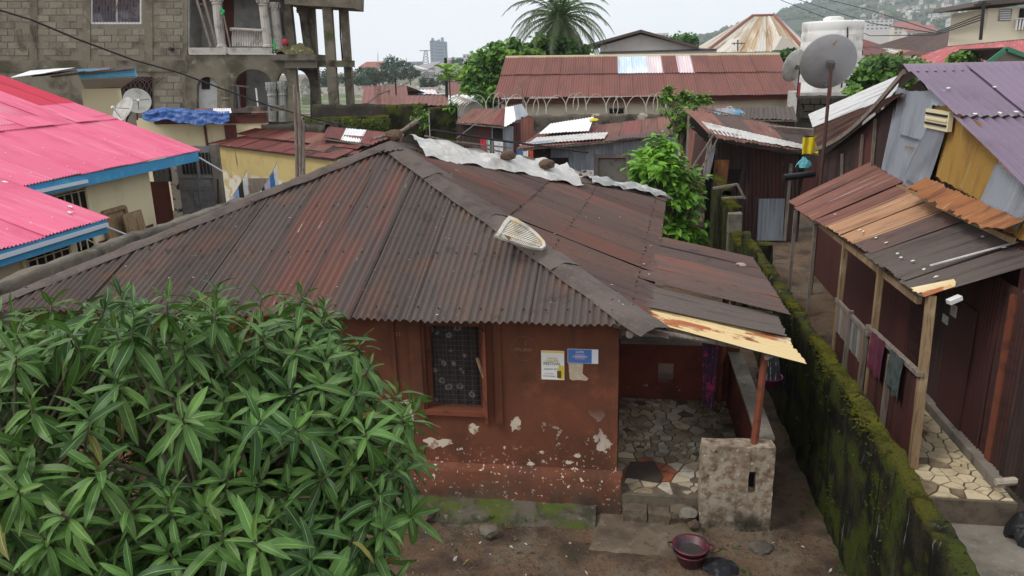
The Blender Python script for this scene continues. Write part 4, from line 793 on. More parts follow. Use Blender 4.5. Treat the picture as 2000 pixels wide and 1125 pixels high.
def grille(parent, X, y0, y1, z0, z1):
    w_ = B().box((X-.02, y0, z0), (X+.01, y1, z1)).obj('window', m_dark, parent)
    b = B()
    for k in range(6): y = lerp(y0+.04, y1-.04, k/5); b.beam((X+.05, y, z0), (X+.05, y, z1), .03, .02)
    for z in (z0+.03, lerp(z0, z1, .3), lerp(z0, z1, .62), z1-.03): b.beam((X+.05, y0, z), (X+.05, y1, z), .03, .02)
    for s in (-1, 1): b.beam((X+.05, lerp(y0, y1, .5+.1*s), lerp(z0, z1, .3)), (X+.05, lerp(y0, y1, .5+.45*s), lerp(z0, z1, .1)), .03, .02)
    b.obj('grille', m_cream, w_)
    for ys in (y0-.05, y1+.05): B().box((X-.02, ys-.05, z0-.05), (X+.06, ys+.05, z1+.05)).obj('frame', m_cream, w_)
grille(ph, -14.18, 16.9, 18.3, 1.5, 3.1); grille(ph, -12.18, 13.6, 14.9, 1.2, 2.35); grille(ph, -12.18, 11.4, 12.5, 1.2, 2.35)
# old panelled doors leaning against the cream wall
for k, (y, xb, w_, lab) in enumerate(((19.3, -13.95, .95, 'battered wooden door frame leaning on the cream wall'), (19.75, -13.7, .85, 'panelled wooden door leaning in front of a door frame'))):
    d = thing('leaning_door', lab, 'door', (xb, y, 0))
    def L_(v, z, o=0): return V((xb-.25*z/2.0+o, y+v*w_/2, z))
    z1 = 2.36-.15*k
    B().hexa([L_(-1, 1.1), L_(-1, 1.1, .05), L_(1, 1.1, .05), L_(1, 1.1), L_(-1, z1), L_(-1, z1, .05), L_(1, z1, .05), L_(1, z1)]).obj('door_leaf', m_wood, d)
    for s in (-.5, .5):
        pts = [L_(s-.3, 1.2, .052), L_(s+.3, 1.2, .052), L_(s+.3, z1-.35+.15*(s < 0), .052), L_(s, z1-.2, .052), L_(s-.3, z1-.35+.15*(s > 0), .052)]
        if k: B().prism(pts, (.02, 0, .0)).obj('panel', m_wood, d)
    if not k:
        for s in (-1, 1): B().beam(L_(s, 1, .08), L_(s, z1, .08), .1, .1).obj('jamb', m_wood, d)
        B().beam(L_(-1, z1, .08), L_(1, z1, .08), .1, .1).obj('lintel', m_wood, d)
# doorway and grey metal gate between the cream and yellow houses
gy = 23.6
gt = thing('metal_gate', 'dark grey double metal gate with glazed tops', 'gate', tuple(PY(385, 430, gy)))
m_gate = mat('grey_gate_paint', (.17, .175, .18), [((.11, .115, .12), 3, .45, .7), ((.24, .24, .24), 13, .62, .75)], rough=.6)
boxY('gate_leaf', 350, 285, 385, 440, gy, .05, m_gate, gt, .1); boxY('gate_leaf', 386, 285, 418, 440, gy, .05, m_gate, gt, .1)
for k, (x0, x1) in enumerate(((353, 383), (388, 416))):
    for q in range(4): a = lerp(x0, x1, q/4); boxY('pane', a+1, 298, a+(x1-x0)/4-1.5, 340, gy-.02, .02, m_dark, gt)
    for yy in (345, 368): boxY('gate_rail', x0, yy, x1, yy+3, gy-.03, .03, m_gate, gt)
    boxY('gate_panel', x0+3, 352, x1-3, 366, gy-.015, .02, m_gate, gt); boxY('gate_panel', x0+3, 374, x1-3, 425, gy-.015, .02, m_gate, gt)
m_peelpost = mat('peeling_white_post', (.55, .52, .48), [((.05, .045, .04), 3, .5, .56, {'det': 7}), ((.3, .22, .17), 5, .6, .7)], rough=.9)
tag(boxY('gate_post', 334, 290, 350, 440, gy, .25, m_peelpost, None, 0), 'peeling black and white post left of the grey gate', 'post')
tag(boxY('gate_post', 418, 282, 430, 440, gy-.1, .25, m_concdark, None, 0), 'weathered grey post right of the grey gate', 'post')
br = thing('brown_doorway', 'dark brown doorway with glass-block light beside the gate', 'doorway', tuple(PY(315, 440, gy)))
boxY('door_panel', 296, 355, 334, 450, gy, .06, m_brownpl, br, 0); boxY('glass_light', 298, 318, 334, 355, gy, .06, mat('dusty_glass_block', (.16, .17, .17), [((.08, .08, .08), 8, .5, .6)], rough=.3), br)
for q in range(1, 4): boxY('glazing_bar', 298+q*9, 318, 299.5+q*9, 355, gy-.02, .02, m_gate, br)
for q in (330, 343): boxY('glazing_bar', 298, q, 334, q+1.5, gy-.025, .02, m_gate, br)
# the crimson-edged lean-to with a blue board behind the pink roof
bh = thing('rear_house', 'cream house with a blue gable board behind the pink roof', 'house', tuple(PY(215, 230, 27)))
boxY('wall', 165, 172, 236, 260, 27, .2, m_cream, bh, 0)
polyY('gable_board', [(150, 135), (262, 133), (267, 150), (157, 155)], 26.2, .05, mat('sky_blue_board', (.13, .42, .62), [((.2, .5, .7), 6, .5, .7)], rough=.6), bh)
B().hexa([PY(157, 156, 26.2), PY(267, 151, 26.2), PY(237, 172, 27.2), PY(168, 178, 27.2), PY(157, 154, 26.2), PY(267, 149, 26.2), PY(237, 170, 27.2), PY(168, 176, 27.2)]).obj('soffit', mat('grey_soffit', (.4, .38, .37), rough=.8), bh)
rf = B().beam(PY(100, 150, 26), PY(262, 132, 26), .06).obj('roof', m_woodgrey, bh)
sheets(rf, PY(60, 150, 25.5), PY(268, 131, 26.1), PY(262, 128, 28), PY(70, 140, 28), .9, [m_redrust, m_darkbr], 'roof_sheet', .1, .012, 2, jag=.03)
sheets(rf, PY(20, 152, 24.5), PY(90, 143, 25.2), PY(150, 132, 27), PY(60, 138, 27), .9, [m_whitesheet, m_redrust], 'roof_sheet', .1, .012, 2, jag=.04)
# satellite dishes: bowl, arm, mast
m_dish = mat('grey_dish_paint', (.50, .49, .45), [((.35, .33, .29), 3, .45, .7), ((.2, .13, .08), 7, .68, .75)], rough=.55, spec=.4)
def dish(c, r, aim, label, foot, mt=m_dish, deep=.16, group=None, mast=.03):
    c = V(c); aim = V(aim).normalized(); d = thing('satellite_dish', label, 'satellite dish', foot, group)
    B().lathe(c, [(0, 0), (r*.3, r*deep*.1), (r*.6, r*deep*.36), (r*.85, r*deep*.72), (r, r*deep), (r*1.02, r*deep), (r*.99, r*deep-.02), (r*.6, r*deep*.36-.02), (0, -.02)], 36, axis=aim).obj('bowl', mt, d, smooth=True)
    B().beam(c-aim*.02, c-aim*.22, .16, .16).obj('mount', m_wire, d)
    q = V(foot); B().tube([q, V((q.x, q.y, 0)).lerp(c-aim*.2, 1) if False else c-aim*.2], mast, 8).obj('mast', mat('rusty_mast', (.09, .045, .035), [((.05, .03, .025), 9, .5, .7)], rough=.8), d)
    f = c+aim*r*.95+V((0, 0, -r*.25)); u = aim.cross(V((0, 0, 1))).normalized()
    for s in (-1, 0, 1): e = c+aim*r*deep+(u*s*.9+(V((0, 0, -1)) if s == 0 else V((0, 0, .1)))*.9)*r*.98; B().tube([e, f], .012, 5).obj('feed_arm', m_wire, d)
    B().lathe(f, [(0, -.08), (.05, -.08), (.05, .05), (0, .05)], 10, axis=aim).obj('feed_horn', m_white, d)
    return d
fwd = V((-math.sin(YAW), math.cos(YAW), 0))
dish(PY(243, 217, 25.5), .50, -fwd*.75+V((-.45, 0, .55)), 'pale satellite dish in front, half hidden by the pink roof', tuple(PY(243, 245, 25.6)))
dish(PY(268, 198, 26.3), .46, -fwd*.8+V((.5, 0, .4)), 'second satellite dish tilted right behind the first', tuple(PY(268, 235, 26.4)))
# ------------------------------------------------------------------ yellow house with red tin roof
yh = thing('yellow_house', 'yellow and white plastered house with a dark red tin roof', 'house', (-13, 27, 0))
m_yel = mat('yellow_plaster', (.56, .44, .19), [((.44, .34, .15), 1.2, .45, .7), ((.16, .12, .06), (2.5, 2.5, .7), .6, .72), ((.7, .66, .58), 1.1, .46, .52, {'z': (1.75, 1.95), 'x': (-13.6, -13.0)})], rough=.9, bump=(20, .2, .02))
ya, yb, yc = PZ(412, 282, 2.95), PZ(655, 312, 2.95), PZ(700, 292, 2.95)
for k, (a, c) in enumerate(((ya, yb), (yb, yc))):
    d = (c-a).normalized(); nn = V((-d.y, d.x, 0))*.2
    B().prism([(a.x, a.y, 0), (c.x, c.y, 0), (c.x+nn.x, c.y+nn.y, 0), (a.x+nn.x, a.y+nn.y, 0)], (0, 0, 2.9)).obj('wall', m_yel, yh)
yr = B().beam(ya+V((0, 0, -.02)), yb+V((0, 0, -.02)), .06).obj('roof', m_woodgrey, yh)
m_oxred = mat('oxide_red_sheet', (.17, .045, .038), [((.1, .035, .03), (2, .5, 1), .45, .7, {'uv': 1}), ((.24, .08, .065), (9, .5, 1), .55, .75, {'uv': 1}), ((.5, .45, .42), (5, .8, 1), .72, .74, {'uv': 1})], rough=.65, rnd=.15)
ra, rb = PZ(392, 279, 3.0), PZ(652, 311, 3.0); rc, rdd = PZ(708, 285, 3.1), PZ(470, 254, 3.5)
sheets(yr, ra, rb, rc, rdd, .9, [m_oxred], 'roof_sheet', .12, .014, 3, jag=.03)
sheets(yr, PZ(460, 262, 3.4), PZ(700, 291, 3.1), PZ(735, 268, 3.4), PZ(500, 250, 3.7), .9, [m_oxred, m_redrust], 'roof_sheet', .12, .014, 3, jag=.04, lift0=.05)
d_ = (yb-ya).normalized(); fr = V((d_.y, -d_.x, 0))
def YF(px, py, o): # on the yellow front wall
    return on_plane(px, py, ya+fr*o, fr)
B().prism([YF(x, y, .02) for x, y in ((485, 348), (540, 348), (540, 400), (485, 405))], -fr*.05).obj('wooden_shutter', m_woodgrey, yh)
for k, (px, py, px2, py2, lab) in enumerate(((575, 165, 580, 362, 'left bamboo prop rising behind the roof hip'), (583, 180, 587, 358, 'middle bamboo prop rising behind the roof hip'), (592, 235, 592, 352, 'short right bamboo prop behind the roof hip'))):
    p, q = PY(px, py, 24.2), PY(px2, py2, 24.0); q = q+(q-p)*.35
    tag(B().tube([p, p.lerp(q, .5)+V((.02, 0, 0)), q], [.05, .06, .07], 8).obj('bamboo_prop', m_woodgrey), lab, 'pole')
tag(B().tube([PY(425, 350, 23), PY(427, 410, 23)], .03, 6).obj('iron_stake', m_iron), 'thin iron stake by the yellow house', 'stake')
# washing lines with clothes
cl_m = [mat('cloth_'+n, c, [((c[0]*.6, c[1]*.6, c[2]*.6), 6, .5, .75)], rough=.95, transl=.15) for n, c in (('white', (.75, .75, .76)), ('black', (.03, .03, .035)), ('skyblue', (.3, .42, .6)), ('navy', (.06, .08, .22)), ('red', (.55, .05, .07)), ('mint', (.45, .7, .6)), ('lilac', (.5, .45, .6)), ('blue', (.05, .2, .5)), ('orange', (.6, .12, .04)))]
def washing(A, Bp, names, label, drop=.5, each='garment'):
    A, Bp = V(A), V(Bp)
    tag(B().tube([A, A.lerp(Bp, .5)+V((0, 0, -.06)), Bp], .008, 5).obj('washing_line', m_wire), label, 'line')
    for k, (t0, t1, ci, lab) in enumerate(names):
        hanging(each, A.lerp(Bp, t0)+V((0, 0, -.03)), A.lerp(Bp, t1)+V((0, 0, -.03)), drop*R_(.8, 1.25), cl_m[ci], lab, 'clothing', 2, .03, .85, n=12, mm=8, seed=k)
washing(PY(482, 332, 23.5), PY(448, 392, 20.5), ((.0, .25, 0, 'white shirt at the top of the left washing line'), (.26, .52, 1, 'black garment on the left washing line'), (.53, .75, 2, 'light blue garment on the left washing line'), (.76, .95, 6, 'lilac garment at the low end of the left washing line')), 'left washing line before the yellow house', .75)
washing(PY(541, 318, 24), PY(505, 376, 21), ((.0, .18, 0, 'white cloth at the top of the right washing line'), (.2, .42, 7, 'blue garment on the right washing line'), (.44, .7, 6, 'pale striped garment on the right washing line'), (.72, .85, 1, 'black garment on the right washing line'), (.87, 1, 0, 'white cloth at the low end of the right washing line')), 'right washing line before the yellow house', .7)
# ------------------------------------------------------------------ cream building with a blue tarpaulin
cb = thing('cream_building', 'low cream building with a brown concrete band and a blue tarpaulin on top', 'building', tuple(PY(420, 280, 32)))
boxY('wall', 270, 228, 522, 290, 32, .2, m_cream, cb, 0)
boxY('band', 300, 224, 522, 243, 31.93, .08, m_brownpl, cb); boxY('band', 440, 244, 462, 290, 31.93, .07, m_brownpl, cb); boxY('band', 512, 243.5, 522, 290, 31.93, .07, m_brownpl, cb)
boxY('pipe', 400, 245, 404, 290, 31.95, .05, m_brownpl, cb)
cbr = B().beam(PY(280, 224, 32.2), PY(520, 221, 32.2), .08).obj('roof', m_woodgrey, cb)
sheets(cbr, PY(275, 224, 31.8), PY(525, 220, 31.8), PY(520, 210, 34), PY(280, 214, 34), .9, [m_redrust, m_whitesheet, m_darkbr], 'roof_sheet', .12, .014, 2, jag=.03)
m_bluetarp = mat('blue_tarpaulin', (.02, .075, .27), [((.04, .13, .4), 3, .45, .6), ((.45, .5, .6), 7, .66, .7), ((.01, .03, .12), 5, .6, .7)], rough=.45, spec=.4)
def btarp(i, j):
    t = i/50; k = j/12; px = lerp(278, 448, t); top = 214-3*math.sin(t*5)+4*nz((t*6, 0, 0), 1); h = (22+12*math.sin(t*3.14))*(.85+.3*nz((t*5, 3, 0), 1))
    yy = 31.5-.22*k+.12*nz((t*9, k*2, 1), 1)+.07*nz((t*22, k*4, 2), 1)+.6*(k < .15)
    return PY(px, lerp(top, top+h, k), yy)
tag(grid(50, 12, btarp).obj('blue_tarpaulin', m_bluetarp, smooth=True), 'crumpled blue tarpaulin over the edge of the cream building', 'tarpaulin')
for k, (px, lab) in enumerate(((498, 'left dark concrete block on the cream building roof'), (540, 'right dark concrete block on the cream building roof'))):
    tag(boxY('roof_block', px-19+6*k, 208-2*k, px+18-8*k, 219-2*k, 32.4, .3, m_concdark), lab, 'block')
# ------------------------------------------------------------------ unfinished concrete building
m_cblock = mat('weathered_block', (.25, .222, .17), [((.155, .138, .105), .9, .45, .7), ((.36, .32, .25), 7, .55, .8), ((.08, .07, .045), (1.2, 1.2, .5), .58, .74)], rough=.95, bump=(18, .5, .03), rnd=.14)
m_cmort = mat('block_mortar', (.215, .19, .145), [((.1, .085, .06), 1.1, .45, .7), ((.3, .27, .21), 6, .6, .8)], rough=.95, bump=(18, .5, .03))
m_cwall = mat('stained_render', (.2, .175, .13), [((.085, .075, .05), .7, .42, .66), ((.3, .265, .2), 3, .55, .78), ((.07, .08, .03), .6, .6, .74), ((.05, .045, .035), (2, 2, .4), .6, .76)], rough=.95, bump=(14, .5, .03))
m_colw = mat('pale_column', (.5, .47, .42), [((.28, .26, .22), 2, .48, .7), ((.15, .135, .11), (5, 5, .5), .6, .74)], rough=.85, bump=(25, .2, .02))
m_greyren = mat('grey_render', (.34, .345, .33), [((.22, .22, .2), 1.2, .45, .7)], rough=.9)
cbd = thing('unfinished_building', 'weathered unfinished concrete block building with balcony arches and bare pillars', 'building', tuple(PY(400, 260, 37)))
CQ = V((PY(400, 150, 37).x, 37, 0)); CN = V((-math.sin(rad(9)), math.cos(rad(9)), 0)); CDr = V((math.cos(rad(9)), math.sin(rad(9)), 0))
def CF(px, py, o=0.0): return on_plane(px, py, CQ+CN*o, CN)
def cpoly(name, pts, o, th, mt, parent=cbd): return B().prism([CF(x, y, o) for x, y in pts][::-1], CN*th).obj(name, mt, parent)
def crect(name, x0, y0, x1, y1, o, th, mt, parent=cbd): return cpoly(name, [(x0, y1), (x1, y1), (x1, y0), (x0, y0)], o, th, mt, parent)
# block wall with window opening
bw = B()
for (x0, y0, x1, y1) in ((-150, -90, 176, 330), (277, -90, 366, 330), (176, 47, 277, 330), (176, -90, 277, -40)): bw.prism([CF(x, y, .02) for x, y in ((x0, y1), (x1, y1), (x1, y0), (x0, y0))][::-1], CN*.25)
blockw = bw.obj('block_wall', m_cmort, cbd)
rr = random.Random(21)
for r in range(18):
    yb = 214-r*13.2
    if 118 < yb < 150: continue
    x = -160+(r % 2)*13
    while x < 352:
        x2 = x+27; w0, w1 = x+.9, min(x2-.9, 357)
        band = 56 < (x+x2)/2 < 76 or 160 < (x+x2)/2 < 180 or 281 < (x+x2)/2 < 300
        inwin = x2 > 172 and x < 282 and yb < 62
        if not band and not inwin and w1-w0 > 5 and (yb < 120 or x > 296) and rr.random() > .03:
            d = rr.uniform(0, .016); crect('block', w0, yb-12.2+rr.uniform(-.3, .3), w1, yb-.6, .02-.012-d*.7, .1, m_cblock, blockw)
        x = x2
for x0, x1 in ((58, 73), (161, 176), (282, 298)): crect('pilaster', x0, -90, x1, 118, -.015, .04, m_cwall)
crect('ring_beam', -150, 118, 366, 140, -.03, .06, m_cwall)
wn = thing('sliding_window', 'x', None) if False else None
wi = crect('window', 177, -40, 276, 46, .12, .02, mat('dark_window_glass', (.05, .045, .055), [((.16, .15, .18), 1.2, .5, .6)], rough=.15, spec=.6))
for x0, x1 in ((177, 180.5), (226, 229), (273, 276)): crect('frame', x0, -40, x1, 46, .07, .05, m_white, wi)
crect('frame', 177, 43, 276, 47, .06, .05, m_white, wi)
b = B()
for k in range(1, 16):
    px = 178+k*6.1; b.beam(CF(px, -38, .04), CF(px, 45, .04), .018)
for k in range(5):
    for s in (-1, 1): b.beam(CF(190+k*18, 22, .038), CF(190+k*18+9*s, -14, .038), .018)
b.obj('grille', mat('rusty_grille', (.12, .06, .055), rough=.7), wi)
B().tube([CF(332, 95, .1), CF(337, 97, -.35)], .09, 8).obj('drain_pipe', m_iron, cbd)
# balcony storey
crect('balcony_back', 364, -60, 560, 100, 1.6, .15, m_greyren); crect('balcony_side', 362, -90, 370, 95, .05, 1.6, m_greyren)
crect('balcony_door', 436, -30, 456, 92, 1.55, .05, m_brownpl)
crect('balcony_ceiling', 364, -75, 620, -58, .0, 1.8, m_cwall)
crect('balcony_sill', 368, 93, 422, 105, -.08, .4, m_colw); crect('balcony_sill', 441, 93, 531, 105, -.08, .4, m_colw); crect('balcony_sill', 422, 91, 441, 107, -.12, .45, m_colw)
cpoly('arched_wall', [(362, 106)] + [(362, 330), (384, 330), (384, 175)] + [(404+20*math.cos(a), 172-22*math.sin(a)) for a in [math.pi-k*math.pi/8 for k in range(9)]] + [(424, 330), (456, 330), (456, 175)] + [(494+38*math.cos(a), 172-37*math.sin(a)) for a in [math.pi-k*math.pi/12 for k in range(13)]] + [(532, 330), (541, 330), (541, 165)] + [(551+10*math.cos(a), 165-22*math.sin(a)) for a in [math.pi-k*math.pi/8 for k in range(9)]] + [(561, 330), (572, 330), (572, 106)], 0, .3, m_cwall)
crect('arch_recess', 382, 140, 426, 330, .3, .05, mat('white_niche', (.55, .56, .54), [((.35, .35, .33), 1.5, .5, .7)], rough=.9)); crect('niche_hole', 394, 150, 409, 174, .24, .06, m_dark)
crect('arch_back', 455, 120, 540, 330, 2.2, .1, m_greyren); crect('lower_door', 462, 140, 480, 330, 2.1, .06, m_brownpl)
def column(px, y0, y1, w_, o, cap=True, mt=m_colw, flute=True, name='column'):
    a, c = CF(px[1], y1, o), CF(px[0], y0, o); r = (CF(px[0]+w_/2, y0, o)-CF(px[0]-w_/2, y0, o)).length/2; n = 24; b = B()
    H = (c-a).length
    prof = [(1.15, 0), (1.15, .03), (1, .06), (.98, .5), (.95, .8)]+([(.95, .83), (1.12, .85), (1.0, .87), (1.12, .9), (1.3, .96), (1.35, .97), (1.35, 1)] if cap else [(.95, 1)])
    base = len(b.v)
    for q, h in prof:
        for k in range(n):
            rr_ = r*q*(1-.07*(k % 2)*flute); ang = 2*math.pi*k/n; b.v.append(tuple(a.lerp(c, h)+CDr*rr_*math.cos(ang)+CN*rr_*math.sin(ang)))
    for i in range(len(prof)-1):
        for k in range(n): p = i*n+k; q = i*n+(k+1) % n; b.f.append((p, q, q+n, p+n)); b.mi.append(0)
    col_ = b.obj(name, mt, cbd)
    if cap:
        for k in range(8):
            ang = 2*math.pi*k/8; p = a.lerp(c, .93)+CDr*r*1.2*math.cos(ang)+CN*r*1.2*math.sin(ang); B().tube([p-V((0, 0, .09)), p+V((0, 0, .05)), p+(CDr*math.cos(ang)+CN*math.sin(ang))*.06+V((0, 0, .03))], [.05, .05, .03], 5).obj('acanthus_leaf', mt, col_)
    return col_
column((422, 432), -8, 92, 19, .1); column((512, 524), -5, 92, 18, .1); column((535, 545), 5, 97, 18, .4)
column((443, 446), 168, 330, 20, .15, mt=m_cwall); column((530, 538), 160, 330, 18, .1, mt=m_greyren); column((552, 558), 158, 330, 18, .2, mt=m_greyren)
# balustrade
bal = B().tube([CF(450, 57, .12), CF(518, 61, .12)], .09, 8).obj('balustrade', m_colw, cbd)
for k in range(14):
    px = 455+k*4.8; py0, py1 = 60+k*.3, 91
    B().tube([CF(px, lerp(py0, py1, t), .12+.10*math.sin(t*3.14)) for t in (0, .25, .5, .75, 1)], [.045, .05, .075, .06, .05], 6).obj('baluster', m_colw, bal)
    B().tube([CF(px-1.5, 55+k*.3, .0), CF(px+1.5, 58+k*.3, .0)], .05, 6).obj('rail_twist', m_colw, bal)
# leaning ladder of boards and props
for k, (a, c) in enumerate((((383, -5), (412, 92)), ((397, -5), (424, 92)))): B().beam(CF(*a, -.0), CF(*c, -.1), .12, .05).obj('leaning_board', m_woodgrey, cbd)
for k in range(4): B().beam(CF(387+8*k, 8+24*k, -.0), CF(401+8*k, 8+24*k, -.0), .06, .04).obj('board_rung', m_woodgrey, cbd)
B().beam(CF(437, 30, -.05), CF(450, 92, -.05), .07, .05).obj('leaning_board', m_woodgrey, cbd)
B().beam(CF(465, 168, -.3), CF(468, 215, -.3), .1, .1).obj('pipe_stand', m_wire, cbd); B().beam(CF(452, 166, -.3), CF(487, 170, -.3), .07, .07).obj('pipe_stand', m_wire, cbd); B().beam(CF(500, 172, -.3), CF(504, 210, -.3), .06, .06).obj('pipe_stand', m_white, cbd)
# projecting slab with rubble, pillars and beams
crect('slab', 528, 106, 616, 118, -.5, 2.5, m_concdark); crect('beam', 555, 118, 618, 133, -.3, .4, m_cwall); crect('beam', 618, 118, 690, 131, -.1, .4, mat('mossy_beam', (.14, .13, .075), [((.06, .055, .035), 1.5, .42, .62)], rough=.95))
cpoly('roof_slab', [(555, 8), (692, 16), (694, -60), (555, -60)], -.3, 2.6, m_cwall); cpoly('balcony_lintel', [(366, -14), (555, -8), (555, -60), (366, -60)], .0, .35, m_cwall)
for x0, x1, y0, y1, w_, o in ((558, 570, -10, 106, 15, .6), (605, 625, 15, 330, 15, 1.4), (636, 660, -10, 330, 18, -.1), (670, 692, 12, 330, 14, .5), (568, 582, 133, 330, 18, -.1)):
    cpoly('pillar', [(x0-w_/2, y0), (x1-w_/2, y1), (x1+w_/2, y1), (x0+w_/2, y0)][::-1], o, .45, m_cwall)
column((590, 603), 15, 106, 17, 1.2, mt=m_concdark)
cpoly('rear_arch', [(582, 133), (618, 133), (618, 330), (606, 330)] + [(582+24*math.cos(a), 175-38*math.sin(a)) for a in [k*math.pi/16 for k in range(9)]], 1.6, .3, m_cwall)
B().tube([CF(663, 18, .8), CF(665, 70, .8), CF(669, 118, .8)], .04, 6).obj('loose_cable', m_iron, cbd)
b = B()
for k in range(11): b.beam(CF(586+k*2, 150+2*abs(k-5), 1.9), CF(592+k*2, 205, 1.9), .02)
b.obj('iron_grille', m_greyren, cbd)
# clutter on the slab
crumple('green_growth', CF(575, 105, .0)+V((0, 0, -.03)), 1.1, .35, .55, mat('weedy_rubble', (.12, .1, .06), [((.09, .1, .02), 5, .45, .6), ((.38, .34, .28), 8, .58, .68), ((.03, .03, .03), 7, .62, .7)], rough=1), 'heap of mossy rubble and plants on the balcony slab', 'rubble', 11)
rock('red_bucket', CF(556, 82, -.2), .17, mat('red_plastic', (.4, .03, .05), rough=.5), 'red plastic bucket on the balcony slab', 'bucket', .9, 1)
tag(B().lathe(CF(537, 97, -.2), [(.05, 0), (.06, .25), (.025, .38), (.025, .5), (0, .5)], 10).obj('green_bottle', mat('green_plastic', (.02, .45, .12), rough=.4), smooth=True), 'bright green bottle beside the balcony column', 'bottle')
hanging('dark_cloth', CF(547, 22, -.1), CF(553, 24, -.1), 1.1, cl_m[1], 'dark cloth hanging beside the balcony column', 'cloth', 1, .03, n=8, mm=8)
tag(B().tube([CF(432, 18, -.15), CF(437, 22, -.15), CF(434, 28, -.15)], .07, 6).obj('green_rag', mat('green_plastic', (.02, .45, .12))), 'green rag tied to the balcony column', 'rag')
cg = thing('grille_window', 'dark arched iron window grille low on the concrete building', 'window', tuple(CF(275, 215, -.05)))
crect('opening', 236, 150, 297, 214, -.035, .03, m_dark, cg); b = B()
for k in range(7): b.tube([CF(238+k*9, 214, -.06), CF(240+k*9, 180, -.06), CF(250+k*9, 160, -.06), CF(266+k*9, 151, -.06)], .02, 4); b.tube([CF(300-k*9, 214, -.07), CF(298-k*9, 180, -.07), CF(288-k*9, 160, -.07), CF(272-k*9, 151, -.07)], .02, 4)
b.obj('grille', MATS['rusty_grille'], cg)
# long cable sagging over the left of the picture
tag(B().tube([PY(px, py, yy) for px, py, yy in ((-60, 2, 14), (60, 38, 17), (150, 76, 19), (260, 117, 21), (350, 142, 23), (430, 172, 25), (520, 205, 27), (600, 228, 29), (700, 252, 31))], .028, 5).obj('sagging_cable', m_iron), 'thick black cable sagging across the concrete building', 'cable')
tag(B().tube([PY(px, py, yy) for px, py, yy in ((700, 215, 40), (740, 185, 60), (800, 160, 90), (868, 118, 120))], .05, 4).obj('power_cable', m_iron), 'thin power cable running to the far wooden pole', 'cable')
# ------------------------------------------------------------------ mossy walls and tin roofs in the middle distance
def mwall(px0, py0, px1, py1, y, label, th=.3, mt=m_moss, mossz=True, y1=None):
    a, c = PY(px0, py0, y), PY(px1, py1, y1 or y); w_, cc = wall_run('yard_wall', [tuple(a), tuple(c)], label, 'wall', mt, th, .3, .05, side=-1); return w_
m_blackwall = mat('blackened_wall', (.05, .043, .034), [((.025, .022, .018), 1.2, .42, .64), ((.13, .115, .09), 2.5, .56, .74), ((.075, .08, .015), 1.6, .58, .7)], rough=1, bump=(12, .6, .04))
mwall(608, 205, 800, 203, 36, 'blackened concrete wall with a white streak before the bare pillars', mt=m_blackwall)
mwall(520, 240, 660, 238, 33, 'low black wall behind the bamboo props', mt=m_blackwall)
w2 = mwall(590, 230, 760, 226, 33.5, 'green mossy wall behind the bamboo props', mt=m_moss)
mwall(512, 246, 635, 244, 31.5, 'rounded black concrete ledge above the yellow house', .5, m_blackwall)
mwall(752, 205, 832, 203, 34, 'tall mossy wall with a creeper on its corner', mt=m_moss); mwall(838, 212, 890, 205, 35, 'mossy yellow-green wall left of the small tin shed', mt=m_moss)
rr = random.Random(31)
a, c = PY(590, 240, 33), PY(760, 245, 33)
o = tufts('moss', [(lerp(a.x, c.x, rr.random()), 33.2+rr.uniform(-.05, .2), lerp(a.z, c.z, .5)+rr.uniform(-.35, .2)) for i in range(900)], .025, mat('bright_moss', (.1, .14, .012), [((.04, .06, .01), 2, .45, .6)], rough=1), w2, 7)
def tinroof(name, label, quad, ys, width, mats, posts=True, period=.14, amp=.016, jag=.04, cat='roof', wall=None, parent=None, drop=0):
    """quad: foot-left, foot-right, head-right, head-left pixels with a depth each"""
    P = [PY(px, py, y) for (px, py), y in zip(quad, ys)]
    t = parent or thing(name, label, cat, (P[0].x, P[0].y, 0))
    r = B().beam(P[0]+V((0, .05, -.05)), P[1]+V((0, .05, -.05)), .06).obj('roof_frame', m_woodgrey, t)
    sheets(r, P[0], P[1], P[2], P[3], width, mats, 'roof_sheet', period, amp, 2, jag=jag, sag=.01, curl=.04)
    if wall:
        for a, c in ((P[0], P[1]), (P[1], P[2]), (P[2], P[3]), (P[3], P[0])):
            a = a.lerp((P[0]+P[1]+P[2]+P[3])/4, .06); c = c.lerp((P[0]+P[1]+P[2]+P[3])/4, .06)
            B().prism([(a.x, a.y, 0), (c.x, c.y, 0), (c.x, c.y, c.z-.08), (a.x, a.y, a.z-.08)], (0, .06, 0)).obj('wall', wall, t)
    return t, P
tinroof('tin_lean_to', 'red and white striped tin roof behind the house peak', [(630, 268), (775, 290), (790, 262), (640, 247)], (29, 28, 31, 32), .8, [m_oxred, m_whitesheet, m_oxred, m_oxred, m_redrust], wall=m_darkbr)
tinroof('tin_lean_to', 'low rusty tin roof right of the bamboo props', [(590, 292), (720, 306), (750, 290), (620, 270)], (27.5, 27, 29, 30), .8, [m_redrust, m_darkbr, m_oxred, m_whitesheet], wall=m_darkbr)
